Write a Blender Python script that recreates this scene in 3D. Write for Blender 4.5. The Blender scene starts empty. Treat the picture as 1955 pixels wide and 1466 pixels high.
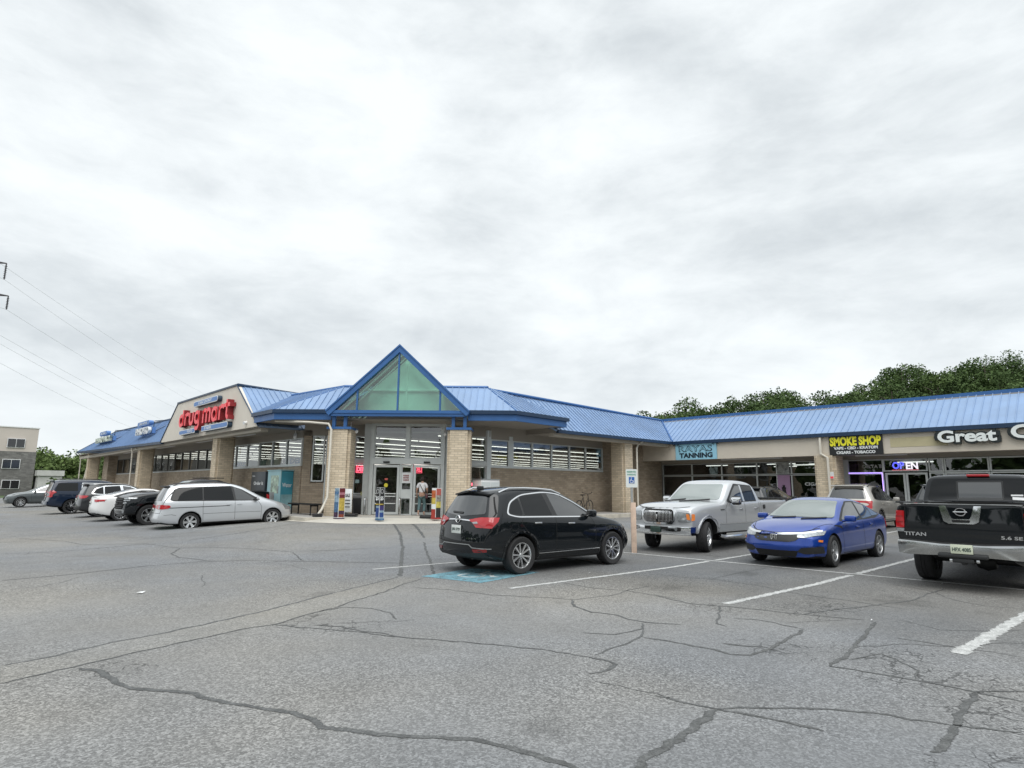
import bpy, bmesh, math, random
from math import sin, cos, pi, radians, sqrt, atan2
from mathutils import Vector, Matrix, geometry
from mathutils.bvhtree import BVHTree
random.seed(7)
SC = bpy.context.scene
COL = SC.collection

# ------------------------------------------------------------------ camera
# the two building directions (world X and Y) vanish at VP1 / VP2 of a 1955 x 1466 picture
PW, PH = 1955.0, 1466.0
CAM_H = 1.66
def _cam():
    a = Vector((-150 - PW / 2, 923 - PH / 2)); b = Vector((2230 - PW / 2, 945 - PH / 2))
    f = sqrt(-(a.x * b.x + a.y * b.y))
    Y = Vector((a.x, a.y, f)).normalized(); X = Vector((b.x, b.y, f)).normalized()
    Z = X.cross(Y)
    if Z.y > 0: Z = -Z
    R = Matrix((X, Y, Z))
    cx, cy, cz = R.col[0], -R.col[1], -R.col[2]
    m = Matrix(((cx[0], cy[0], cz[0], 0), (cx[1], cy[1], cz[1], 0), (cx[2], cy[2], cz[2], CAM_H), (0, 0, 0, 1)))
    return f, m
FPX, CAMM = _cam()
cd = bpy.data.cameras.new('camera'); cam = bpy.data.objects.new('camera', cd); COL.objects.link(cam)
cam.matrix_world = CAMM
cd.sensor_fit = 'HORIZONTAL'; cd.sensor_width = 36.0; cd.lens = 36.0 * FPX / PW
cd.clip_start = 0.05; cd.clip_end = 3000
SC.camera = cam

# ------------------------------------------------------------------ sky, sun, exposure
SUN_EL, SUN_AZ = radians(58), radians(215)
w = bpy.data.worlds.new('World'); SC.world = w; w.use_nodes = True
nt = w.node_tree; nt.nodes.clear()
def wn(t, **k):
    n = nt.nodes.new(t)
    for a, v in k.items(): setattr(n, a, v)
    return n
tc = wn('ShaderNodeTexCoord')
sep = wn('ShaderNodeSeparateXYZ'); nt.links.new(tc.outputs['Generated'], sep.inputs[0])
def wm(op, a, b=None, clamp=False):
    n = wn('ShaderNodeMath', operation=op); n.use_clamp = clamp
    for i, v in enumerate((a, b)):
        if v is None: continue
        if isinstance(v, (int, float)): n.inputs[i].default_value = v
        else: nt.links.new(v, n.inputs[i])
    return n.outputs[0]
zc = wm('MAXIMUM', sep.outputs[2], 0.0)
den = wm('ADD', zc, 0.42)
cmb = wn('ShaderNodeCombineXYZ')
nt.links.new(wm('DIVIDE', sep.outputs[0], den), cmb.inputs[0]); nt.links.new(wm('DIVIDE', sep.outputs[1], den), cmb.inputs[1])
def cloud(scale, detail, rough, off, dist=0.3):
    mp = wn('ShaderNodeMapping'); nt.links.new(cmb.outputs[0], mp.inputs[0]); mp.inputs['Location'].default_value = off
    mp.inputs['Rotation'].default_value = (0, 0, radians(46)); mp.inputs['Scale'].default_value = (1.15, 1.0, 1)
    n = wn('ShaderNodeTexNoise'); nt.links.new(mp.outputs[0], n.inputs['Vector'])
    n.inputs['Scale'].default_value = scale; n.inputs['Detail'].default_value = detail; n.inputs['Roughness'].default_value = rough
    n.inputs['Distortion'].default_value = dist
    return n.outputs['Fac']
SKY_OFF = (3.1, 1.7, 0.0)
def puff(scale, detail, rough, off, sq, dist=0.0):
    """cloud noise straight in sky directions, flattened towards the horizon"""
    mp = wn('ShaderNodeMapping'); nt.links.new(tc.outputs['Generated'], mp.inputs[0]); mp.inputs['Location'].default_value = off; mp.inputs['Scale'].default_value = (1, 1, sq)
    n = wn('ShaderNodeTexNoise'); nt.links.new(mp.outputs[0], n.inputs['Vector']); n.inputs['Scale'].default_value = scale; n.inputs['Detail'].default_value = detail; n.inputs['Roughness'].default_value = rough; n.inputs['Distortion'].default_value = dist
    return n.outputs['Fac']
c1 = puff(2.1, 9, 0.56, (3.3, 8.1, 1.2), 2.3, .25); c2 = puff(5.5, 9, 0.62, (1.3, 4.7, 2.9), 2.6, .3); c3 = cloud(1.0, 6, 0.5, SKY_OFF, .1)
cs = wm('ADD', wm('ADD', wm('MULTIPLY', c1, 0.55), wm('MULTIPLY', c2, 0.27)), wm('MULTIPLY', c3, 0.18))
ramp = wn('ShaderNodeValToRGB'); nt.links.new(cs, ramp.inputs[0])
el = ramp.color_ramp.elements
el[0].position = 0.40; el[0].color = (0.555, 0.594, 0.618, 1)
el[1].position = 0.585; el[1].color = (0.80, 0.838, 0.850, 1)
e = el.new(0.46); e.color = (0.638, 0.677, 0.698, 1)
e = el.new(0.515); e.color = (0.72, 0.758, 0.776, 1)
# towards the horizon the layer evens out to a pale band
hz_ = wm('SUBTRACT', 1.0, wm('MULTIPLY', zc, 5.5), clamp=True)
mixh = wn('ShaderNodeMix', data_type='RGBA'); nt.links.new(wm('MULTIPLY', hz_, 0.75), mixh.inputs[0])
nt.links.new(ramp.outputs[0], mixh.inputs[6]); mixh.inputs[7].default_value = (0.765, 0.806, 0.828, 1)
# an overcast sky is brighter overhead than low down
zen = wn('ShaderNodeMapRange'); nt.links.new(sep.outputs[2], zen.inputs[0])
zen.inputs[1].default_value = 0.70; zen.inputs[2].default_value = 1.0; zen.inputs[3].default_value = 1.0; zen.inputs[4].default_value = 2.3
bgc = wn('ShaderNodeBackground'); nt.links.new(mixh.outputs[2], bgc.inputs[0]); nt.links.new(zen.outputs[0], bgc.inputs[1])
sky = wn('ShaderNodeTexSky', sky_type='NISHITA'); sky.sun_disc = False; sky.sun_elevation = SUN_EL; sky.sun_rotation = SUN_AZ
bgs = wn('ShaderNodeBackground'); nt.links.new(sky.outputs[0], bgs.inputs[0]); bgs.inputs[1].default_value = 0.08
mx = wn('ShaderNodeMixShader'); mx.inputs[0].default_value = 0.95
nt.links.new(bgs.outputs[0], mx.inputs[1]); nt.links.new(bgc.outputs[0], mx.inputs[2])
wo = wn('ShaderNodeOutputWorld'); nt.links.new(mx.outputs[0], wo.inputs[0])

sl = bpy.data.lights.new('sun', 'SUN'); sl.energy = 1.6; sl.angle = radians(55); sl.color = (1.0, 0.975, 0.94)
so = bpy.data.objects.new('sun', sl); COL.objects.link(so)
sd = Vector((cos(SUN_EL) * sin(SUN_AZ), cos(SUN_EL) * cos(SUN_AZ), sin(SUN_EL)))
so.rotation_euler = sd.to_track_quat('Z', 'Y').to_euler(); so.location = (0, 0, 30)

SC.view_settings.view_transform = 'Standard'; SC.view_settings.look = 'None'
SC.view_settings.exposure = 0.36; SC.view_settings.gamma = 1.0
SC.render.engine = 'CYCLES'
SC.cycles.use_denoising = True
SC.cycles.max_bounces = 8; SC.cycles.transparent_max_bounces = 12; SC.cycles.diffuse_bounces = 3; SC.cycles.glossy_bounces = 3
SC.cycles.sample_clamp_indirect = 4.0; SC.cycles.caustics_reflective = False; SC.cycles.caustics_refractive = False

# ------------------------------------------------------------------ materials
def mat(name, col, rough=0.6, metal=0.0, var=0.0, vscale=3.0, bump=0.0, bscale=40.0, coat=0.0, spec=0.5, emit=None, estr=0.0, ior=1.5, dirt=0.0):
    m = bpy.data.materials.new(name); m.use_nodes = True
    t = m.node_tree; b = t.nodes['Principled BSDF']
    b.inputs['Roughness'].default_value = rough; b.inputs['Metallic'].default_value = metal
    b.inputs['Coat Weight'].default_value = coat; b.inputs['Coat Roughness'].default_value = 0.03
    b.inputs['Specular IOR Level'].default_value = spec; b.inputs['IOR'].default_value = ior
    b.inputs['Base Color'].default_value = (*col, 1)
    if emit:
        b.inputs['Emission Color'].default_value = (*emit, 1); b.inputs['Emission Strength'].default_value = estr
        m.cycles.emission_sampling = 'NONE'
    if var > 0 or bump > 0 or dirt > 0:
        g = t.nodes.new('ShaderNodeTexCoord')
    if var > 0:
        n = t.nodes.new('ShaderNodeTexNoise'); t.links.new(g.outputs['Object'], n.inputs['Vector'])
        n.inputs['Scale'].default_value = vscale; n.inputs['Detail'].default_value = 6; n.inputs['Roughness'].default_value = 0.65
        r = t.nodes.new('ShaderNodeMapRange'); t.links.new(n.outputs['Fac'], r.inputs[0])
        r.inputs[1].default_value = 0.3; r.inputs[2].default_value = 0.7
        r.inputs[3].default_value = 1 - var; r.inputs[4].default_value = 1 + var
        mm = t.nodes.new('ShaderNodeVectorMath'); mm.operation = 'SCALE'
        mm.inputs[0].default_value = col; t.links.new(r.outputs[0], mm.inputs['Scale'])
        t.links.new(mm.outputs[0], b.inputs['Base Color'])
        if coat == 0:
            r2 = t.nodes.new('ShaderNodeMapRange'); t.links.new(n.outputs['Fac'], r2.inputs[0])
            r2.inputs[1].default_value = 0.3; r2.inputs[2].default_value = 0.7
            r2.inputs[3].default_value = max(0, rough - .08); r2.inputs[4].default_value = min(1, rough + .08)
            t.links.new(r2.outputs[0], b.inputs['Roughness'])
    if bump > 0:
        n = t.nodes.new('ShaderNodeTexNoise'); t.links.new(g.outputs['Object'], n.inputs['Vector'])
        n.inputs['Scale'].default_value = bscale; n.inputs['Detail'].default_value = 3
        bp = t.nodes.new('ShaderNodeBump'); bp.inputs['Strength'].default_value = bump; bp.inputs['Distance'].default_value = 0.02
        t.links.new(n.outputs['Fac'], bp.inputs['Height']); t.links.new(bp.outputs[0], b.inputs['Normal'])
    return m
def glow(name, col, s):
    return mat(name, (0, 0, 0), 0.5, emit=col, estr=s)
def glass(name, tint=(0.8, 0.88, 0.86), ior=1.7, rough=0.01, base=0.06):
    m = bpy.data.materials.new(name); m.use_nodes = True; t = m.node_tree; t.nodes.clear()
    o = t.nodes.new('ShaderNodeOutputMaterial'); mx = t.nodes.new('ShaderNodeMixShader')
    tr = t.nodes.new('ShaderNodeBsdfTransparent'); tr.inputs[0].default_value = (*tint, 1)
    gl = t.nodes.new('ShaderNodeBsdfGlossy'); gl.inputs['Roughness'].default_value = rough
    fr = t.nodes.new('ShaderNodeFresnel'); fr.inputs[0].default_value = ior
    # panes are never quite flat: a slow wave bends what they mirror
    g = t.nodes.new('ShaderNodeTexCoord'); n = t.nodes.new('ShaderNodeTexNoise'); n.inputs['Scale'].default_value = 1.3; n.inputs['Detail'].default_value = 1
    t.links.new(g.outputs['Object'], n.inputs['Vector'])
    bp = t.nodes.new('ShaderNodeBump'); bp.inputs['Strength'].default_value = 0.25; bp.inputs['Distance'].default_value = 0.05
    t.links.new(n.outputs['Fac'], bp.inputs['Height']); t.links.new(bp.outputs[0], gl.inputs['Normal'])
    ad = t.nodes.new('ShaderNodeMath'); ad.operation = 'ADD'; ad.use_clamp = True; ad.inputs[1].default_value = base
    t.links.new(fr.outputs[0], ad.inputs[0]); t.links.new(ad.outputs[0], mx.inputs[0])
    t.links.new(tr.outputs[0], mx.inputs[1]); t.links.new(gl.outputs[0], mx.inputs[2]); t.links.new(mx.outputs[0], o.inputs[0])
    return m
def brick(name, c1, c2, mortar, bw=0.30, bh=0.10, var=0.16):
    m = bpy.data.materials.new(name); m.use_nodes = True; t = m.node_tree; b = t.nodes['Principled BSDF']
    uv = t.nodes.new('ShaderNodeUVMap'); br = t.nodes.new('ShaderNodeTexBrick')
    t.links.new(uv.outputs[0], br.inputs['Vector'])
    br.inputs['Color1'].default_value = (*c1, 1); br.inputs['Color2'].default_value = (*c2, 1); br.inputs['Mortar'].default_value = (*mortar, 1)
    br.inputs['Scale'].default_value = 1.0; br.inputs['Brick Width'].default_value = bw; br.inputs['Row Height'].default_value = bh
    br.inputs['Mortar Size'].default_value = 0.008; br.inputs['Bias'].default_value = -0.1
    n = t.nodes.new('ShaderNodeTexNoise'); t.links.new(uv.outputs[0], n.inputs['Vector']); n.inputs['Scale'].default_value = 1.1; n.inputs['Detail'].default_value = 8; n.inputs['Roughness'].default_value = 0.7
    r = t.nodes.new('ShaderNodeMapRange'); t.links.new(n.outputs['Fac'], r.inputs[0]); r.inputs[1].default_value = .3; r.inputs[2].default_value = .7; r.inputs[3].default_value = 1 - var; r.inputs[4].default_value = 1 + var
    # grime creeping up from the foot of the wall with an uneven edge
    sx = t.nodes.new('ShaderNodeSeparateXYZ'); t.links.new(uv.outputs[0], sx.inputs[0]); ad = t.nodes.new('ShaderNodeMath'); ad.operation = 'MULTIPLY_ADD'; t.links.new(n.outputs['Fac'], ad.inputs[0]); ad.inputs[1].default_value = -1.3; t.links.new(sx.outputs[1], ad.inputs[2])
    gr_ = t.nodes.new('ShaderNodeMapRange'); t.links.new(ad.outputs[0], gr_.inputs[0]); gr_.inputs[1].default_value = -.15; gr_.inputs[2].default_value = .5; gr_.inputs[3].default_value = .74; gr_.inputs[4].default_value = 1.0
    mg = t.nodes.new('ShaderNodeMath'); mg.operation = 'MULTIPLY'; t.links.new(r.outputs[0], mg.inputs[0]); t.links.new(gr_.outputs[0], mg.inputs[1])
    mm = t.nodes.new('ShaderNodeVectorMath'); mm.operation = 'SCALE'; t.links.new(br.outputs['Color'], mm.inputs[0]); t.links.new(mg.outputs[0], mm.inputs['Scale'])
    t.links.new(mm.outputs[0], b.inputs['Base Color']); b.inputs['Roughness'].default_value = 0.88
    bp = t.nodes.new('ShaderNodeBump'); bp.inputs['Strength'].default_value = 0.6; bp.inputs['Distance'].default_value = 0.01; bp.invert = True
    t.links.new(br.outputs['Fac'], bp.inputs['Height']); t.links.new(bp.outputs[0], b.inputs['Normal'])
    return m

# ------------------------------------------------------------------ object helpers
def link(o, parent=None, loc=None, rot=None):
    COL.objects.link(o)
    if parent is not None: o.parent = parent
    if loc is not None: o.location = loc
    if rot is not None: o.rotation_euler = rot
    return o
def thing(name, label, cat, loc=(0, 0, 0), rotz=0.0, group=None):
    o = bpy.data.objects.new(name, None); link(o, None, loc, (0, 0, rotz)); o.empty_display_size = 0.3
    o['label'] = label; o['category'] = cat
    if group: o['group'] = group
    return o
def tag(o, label, cat, group=None):
    o['label'] = label; o['category'] = cat
    if group: o['group'] = group
    return o
def kind(o, k):
    o['kind'] = k; return o
def world_of(p):
    return Matrix.Translation(p.location) @ p.rotation_euler.to_matrix().to_4x4() if p.parent is None else world_of(p.parent) @ p.matrix_parent_inverse @ Matrix.Translation(p.location) @ p.rotation_euler.to_matrix().to_4x4()

class B:
    """collects faces; build() links them as one mesh object"""
    def __init__(s): s.v = []; s.f = []; s.m = []; s.sm = []; s.vuv = {}
    def add(s, vs, fs, mi=0, smooth=False):
        o = len(s.v); s.v += [tuple(v) for v in vs]
        for f in fs: s.f.append(tuple(i + o for i in f)); s.m.append(mi); s.sm.append(smooth)
        return s
    def box(s, x0, x1, y0, y1, z0, z1, mi=0):
        if x0 > x1: x0, x1 = x1, x0
        if y0 > y1: y0, y1 = y1, y0
        return s.add([(x0, y0, z0), (x1, y0, z0), (x1, y1, z0), (x0, y1, z0), (x0, y0, z1), (x1, y0, z1), (x1, y1, z1), (x0, y1, z1)],
              [(3, 2, 1, 0), (4, 5, 6, 7), (0, 1, 5, 4), (1, 2, 6, 5), (2, 3, 7, 6), (3, 0, 4, 7)], mi)
    def cbox(s, c, sz, mi=0, rot=None, bev=0.0):
        """box by centre and size, optional rotation matrix, optional chamfer"""
        hx, hy, hz = sz[0] / 2, sz[1] / 2, sz[2] / 2
        bm = bmesh.new(); bmesh.ops.create_cube(bm, size=1.0)
        for v in bm.verts: v.co = Vector((v.co.x * sz[0], v.co.y * sz[1], v.co.z * sz[2]))
        if bev > 0: bmesh.ops.bevel(bm, geom=bm.edges[:], offset=bev, segments=2, affect='EDGES', profile=0.5)
        R = rot if rot is not None else Matrix.Identity(3)
        bm.verts.index_update()
        s.add([R @ v.co + Vector(c) for v in bm.verts], [[v.index for v in f.verts] for f in bm.faces], mi, bev > 0); bm.free()
        return s
    def prism(s, poly, z0, z1, mi=0):
        """poly in xy (ccw); z0/z1 numbers or functions of (x,y)"""
        n = len(poly); a = (lambda x, y: z0) if not callable(z0) else z0; b = (lambda x, y: z1) if not callable(z1) else z1
        vs = [(x, y, a(x, y)) for x, y in poly] + [(x, y, b(x, y)) for x, y in poly]
        return s.add(vs, [tuple(range(n - 1, -1, -1)), tuple(range(n, 2 * n))] + [(i, (i + 1) % n, n + (i + 1) % n, n + i) for i in range(n)], mi)
    def slab(s, pts, d, mi=0):
        """planar polygon of 3d points thickened by vector d"""
        n = len(pts); d = Vector(d); P = [Vector(p) for p in pts]
        return s.add(P + [p + d for p in P], [tuple(range(n)), tuple(range(2 * n - 1, n - 1, -1))] + [((i + 1) % n, i, n + i, n + (i + 1) % n) for i in range(n)], mi)
    def face(s, pts, mi=0): return s.add(pts, [tuple(range(len(pts)))], mi)
    def tube(s, pts, r, mi=0, n=8, cap=True):
        pts = [Vector(p) for p in pts]; rs = r if isinstance(r, (list, tuple)) else [r] * len(pts)
        rings = []; up = None
        for i, p in enumerate(pts):
            d = (pts[min(i + 1, len(pts) - 1)] - pts[max(i - 1, 0)]).normalized()
            if up is None: up = Vector((0, 0, 1)) if abs(d.z) < 0.9 else Vector((1, 0, 0))
            a = d.cross(up)
            if a.length < 1e-4: a = d.cross(Vector((0, 1, 0)))
            a.normalize(); b = a.cross(d).normalized(); up = b
            rings.append([p + (a * cos(2 * pi * k / n) + b * sin(2 * pi * k / n)) * rs[i] for k in range(n)])
        vs = [v for rg in rings for v in rg]; fs = []
        for i in range(len(pts) - 1):
            for k in range(n):
                fs.append((i * n + k, i * n + (k + 1) % n, (i + 1) * n + (k + 1) % n, (i + 1) * n + k))
        s.add(vs, fs, mi, True)
        if cap: s.add(rings[0], [tuple(range(n))], mi); s.add(rings[-1], [tuple(range(n - 1, -1, -1))], mi)
        return s
    def lathe(s, prof, c=(0, 0, 0), axis='z', n=24, mi=0, smooth=True):
        vs = []; m = len(prof)
        for k in range(n):
            a = 2 * pi * k / n
            for r, h in prof:
                if axis == 'z': p = (c[0] + r * cos(a), c[1] + r * sin(a), c[2] + h)
                else: p = (c[0] + r * cos(a), c[1] + h, c[2] + r * sin(a))
                vs.append(p)
        fs = []
        for k in range(n):
            for i in range(m - 1):
                f = (k * m + i, k * m + i + 1, ((k + 1) % n) * m + i + 1, ((k + 1) % n) * m + i)
                fs.append(f)
        return s.add(vs, fs, mi, smooth)
    def build(s, name, mats, parent=None, world=False, uv=True, loc=None, sharp=None):
        me = bpy.data.meshes.new(name); me.from_pydata([tuple(v) for v in s.v], [], s.f)
        if not isinstance(mats, (list, tuple)): mats = [mats]
        for m_ in mats: me.materials.append(m_)
        me.polygons.foreach_set('material_index', s.m); me.polygons.foreach_set('use_smooth', s.sm)
        if any(s.sm): me.set_sharp_from_angle(angle=radians(sharp or 40))
        if uv:
            l = me.uv_layers.new(name='UVMap').data
            for p in me.polygons:
                nrm = p.normal
                if abs(nrm.z) > 0.75:
                    for li in p.loop_indices:
                        co = me.vertices[me.loops[li].vertex_index].co; l[li].uv = (co.x, co.y)
                else:
                    tx, ty = -nrm.y, nrm.x; q = sqrt(tx * tx + ty * ty) or 1; tx /= q; ty /= q
                    for li in p.loop_indices:
                        co = me.vertices[me.loops[li].vertex_index].co; l[li].uv = (co.x * tx + co.y * ty, co.z)
        if s.vuv:
            l = me.uv_layers.new(name='UVMap').data if 'UVMap' not in me.uv_layers else me.uv_layers['UVMap'].data
            for i, lp in enumerate(me.loops): l[i].uv = s.vuv.get(lp.vertex_index, (0, 0))
        me.update()
        o = bpy.data.objects.new(name, me); link(o, parent)
        if loc is not None: o.location = loc
        if world and parent is not None: o.matrix_parent_inverse = world_of(parent).inverted()
        return o

def text_mesh(s, size=1.0, sx=1.0, extrude=0.01, bold=0.0, spacing=1.0, align='CENTER', shear=0.0, res=3):
    """text as vertices/faces in the XY plane (x right, y up), centred on its own width"""
    cu = bpy.data.curves.new('t', 'FONT'); cu.body = s; cu.size = size; cu.extrude = extrude; cu.offset = bold
    cu.space_character = spacing; cu.align_x = align; cu.align_y = 'CENTER'; cu.shear = shear; cu.resolution_u = res
    o = bpy.data.objects.new('t', cu); COL.objects.link(o)
    dg = bpy.context.evaluated_depsgraph_get(); me = bpy.data.meshes.new_from_object(o.evaluated_get(dg))
    vs = [Vector((v.co.x * sx, v.co.y, v.co.z)) for v in me.vertices]; fs = [tuple(p.vertices) for p in me.polygons]
    bpy.data.objects.remove(o); bpy.data.curves.remove(cu); bpy.data.meshes.remove(me)
    return vs, fs
def put_text(b, s, origin, right, up, size=1.0, sx=1.0, mi=0, fit=None, fith=None, **k):
    """adds lettering to B at origin; right/up are unit vectors; fit = wanted width, fith = wanted height"""
    vs, fs = text_mesh(s, size, sx, **k)
    if fit or fith:
        x0 = min(v.x for v in vs); x1 = max(v.x for v in vs); y0 = min(v.y for v in vs); y1 = max(v.y for v in vs)
        kx = fit / (x1 - x0) if fit else 1.0; ky = fith / (y1 - y0) if fith else 1.0
        for v in vs: v.x = (v.x - (x0 + x1) / 2) * kx; v.y = (v.y - (y0 + y1) / 2) * ky
    R = Vector(right).normalized(); U = Vector(up).normalized(); N = R.cross(U)
    b.add([Vector(origin) + R * v.x + U * v.y + N * v.z for v in vs], fs, mi)
def rnd(poly, r, n=4):
    """rounds the corners of a 2d polygon"""
    out = []; m = len(poly)
    rr = r if isinstance(r, (list, tuple)) else [r] * m
    for i in range(m):
        p = Vector(poly[i]); a = Vector(poly[i - 1]) - p; b = Vector(poly[(i + 1) % m]) - p
        q = min(rr[i], a.length * .45, b.length * .45)
        if q < 1e-4: out.append(tuple(p)); continue
        s = p + a.normalized() * q; e = p + b.normalized() * q
        for k in range(n + 1):
            t = k / n; out.append(tuple(s * (1 - t) ** 2 + p * 2 * t * (1 - t) + e * t * t))
    return out

# ------------------------------------------------------------------ ground height
def sstep(t): t = max(0.0, min(1.0, t)); return t * t * (3 - 2 * t)
def gz(x, y):
    dA = max(11.3 - x, 19.3 - y, (34.2 - x - y) / 1.41421, 0)
    a = .28 * sstep(1 - dA / 6.5)
    b = .27 * max(0, min(1, (x - 12) / 16.0)) * sstep((24 - y) / 4.0)
    return max(a, b)
CRACKS = [(0.05,[(0.74,7.64),(1.17,7.73),(1.69,7.97),(2.27,8.1),(2.98,8.36),(3.54,8.59),(4.24,8.95),(4.98,9.35),(5.81,9.74),(5.89,9.76),(6.79,10.22)]),(0.03,[(0.69,6.97),(0.99,7.09),(1.33,7.19),(1.59,7.29),(2.03,7.43),(2.51,7.57),(2.97,7.71),(3.33,7.7),(3.85,7.99),(4.53,8.27),(4.82,8.49),(5.04,8.59),(5.69,8.95),(6.36,9.42),(6.96,9.73)]),(0.065,[(1.27,7.08),(1.37,6.88),(1.41,6.5),(1.43,6.24),(1.53,6.02),(1.68,5.83),(1.8,5.62),(1.89,5.35),(2.01,5.09),(2.13,4.84),(2.21,4.68),(2.25,4.47),(2.23,4.27),(2.35,4.1),(2.39,4.02),(2.48,3.9),(2.68,3.64),(2.89,3.39),(2.95,3.25),(3.0,3.05),(3.05,2.85),(3.07,2.71),(3.07,2.57)]),(0.04,[(2.02,25.74),(3.85,26.56),(6.24,27.56)]),(0.03,[(1.59,19.72),(2.47,19.32),(3.51,19.72),(4.93,20.54)]),(0.035,[(2.41,24.8),(3.33,22.8),(3.48,21.35),(4.18,20.96),(4.93,20.54),(5.12,19.36),(5.28,18.54),(5.94,18.37),(6.57,17.47),(7.02,16.33),(7.18,15.78),(6.51,13.74)]),(0.04,[(5.28,18.54),(4.72,17.24),(4.6,16.26),(4.78,15.61),(4.93,14.92)]),(0.035,[(1.2,14.19),(2.31,14.39),(3.7,14.92),(4.83,15.0),(5.52,14.63),(6.48,13.67),(7.47,12.59),(7.55,12.54),(7.97,12.02)]),(0.025,[(7.18,15.78),(9.15,15.45)]),(0.03,[(6.08,20.71),(8.07,21.54),(11.07,23.46)]),(0.03,[(4.94,23.86),(5.4,22.55),(6.28,22.37)]),(0.03,[(3.33,7.7),(3.5,7.35),(3.7,7.04),(3.95,6.57),(3.96,6.5),(4.06,6.27),(4.3,5.88),(4.63,5.31),(4.93,4.75),(5.08,4.21)]),(0.05,[(5.08,4.21),(5.12,3.99),(5.06,3.87),(4.89,3.81),(4.64,3.83)]),(0.03,[(3.69,7.36),(3.89,7.05),(3.94,6.68),(4.04,6.53),(4.14,6.2)]),(0.025,[(4.1,8.11),(4.5,8.17),(4.75,7.83),(4.78,7.41),(4.62,6.98)]),(0.09,[(14.3,22.34),(11.51,17.34),(9.97,14.9),(8.2,12.29),(6.83,10.26)]),(0.1,[(14.72,21.6),(13.11,18.7),(11.9,16.59)]),(0.06,[(11.3,15.76),(9.89,13.66),(8.72,11.88),(7.47,10.06)]),(0.02,[(7.7,15.63),(9.9,15.1)]),(0.02,[(6.23,8.99),(6.54,8.47),(6.77,7.56),(7.27,6.8),(7.41,6.46),(8.26,6.29),(8.88,6.45),(9.56,6.46)]),(0.04,[(7.41,6.46),(7.05,6.08),(6.89,5.64),(7.01,5.31),(6.89,5.02),(6.9,4.79),(7.13,4.4)]),(0.03,[(6.83,4.77),(6.57,4.58),(6.35,4.57),(6.07,4.63),(5.84,4.95)]),(0.03,[(6.57,4.58),(6.24,4.36),(5.87,4.28),(5.52,4.26),(5.19,4.21)]),(0.05,[(6.2,4.33),(6.25,4.17),(6.26,3.88),(6.28,3.86),(6.3,3.53),(6.27,3.3),(6.38,3.15),(6.7,3.12),(7.21,3.16),(8.03,3.25)]),(0.03,[(8.03,3.25),(8.1,3.54),(8.17,3.86),(8.01,4.15)]),(0.02,[(8.58,7.71),(8.55,6.91),(8.76,6.47),(8.76,5.92),(8.71,5.36)]),(0.02,[(10.93,7.31),(10.91,6.73),(11.14,6.18),(11.08,5.41),(10.99,5.05),(10.72,4.58),(10.64,4.09),(10.64,3.54),(10.54,3.12),(10.52,2.75)]),(0.02,[(11.14,6.18),(12.2,6.26),(13.51,6.15)]),(0.03,[(8.72,5.84),(8.51,5.05),(8.74,4.57),(8.88,4.08),(8.95,3.66),(9.08,3.39),(9.21,2.92)]),(0.03,[(8.95,3.66),(9.68,3.48),(10.24,3.28),(10.91,3.1),(11.33,2.95),(12.27,2.94),(13.09,2.87)]),(0.05,[(9.19,2.81),(8.27,2.65),(7.69,2.57),(7.11,2.46),(6.56,2.45)]),(0.04,[(6.56,2.45),(6.64,2.21),(6.67,1.87),(6.69,1.7),(6.68,1.39),(6.67,1.0)]),(0.02,[(6.97,2.4),(7.46,2.25),(7.2,1.93),(7.04,1.82),(6.71,1.75)]),(0.03,[(6.68,1.39),(6.72,1.29),(7.01,1.04)]),(0.065,[(6.69,1.29),(6.23,1.3),(5.78,1.27),(5.45,1.23),(5.26,1.23),(4.96,1.24)]),(0.035,[(4.57,3.09),(4.62,2.77),(4.65,2.58),(4.81,2.49),(5.08,2.23),(5.37,1.92),(5.48,1.75),(5.54,1.52),(5.62,1.29),(5.83,0.9)]),(0.045,[(4.65,2.58),(4.74,2.37),(4.79,2.11),(4.83,1.86)]),(0.08,[(4.65,2.58),(4.42,2.55),(4.17,2.51),(3.92,2.48),(3.62,2.46),(3.48,2.44),(3.27,2.39)]),(0.02,[(8.4,2.41),(8.42,2.04),(8.4,1.71),(8.45,1.46),(8.41,1.21)]),(0.015,[(9.59,2.63),(9.3,2.14),(9.62,1.73),(10.06,1.41)]),(0.012,[(4.5,3.69),(4.58,3.31),(4.64,2.89)]),(0.05,[(6.64,3.6),(6.69,3.34),(6.83,3.16)]),(0.03,[(8.7,4.7),(7.52,4.12),(7.45,3.96)])]

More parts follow.
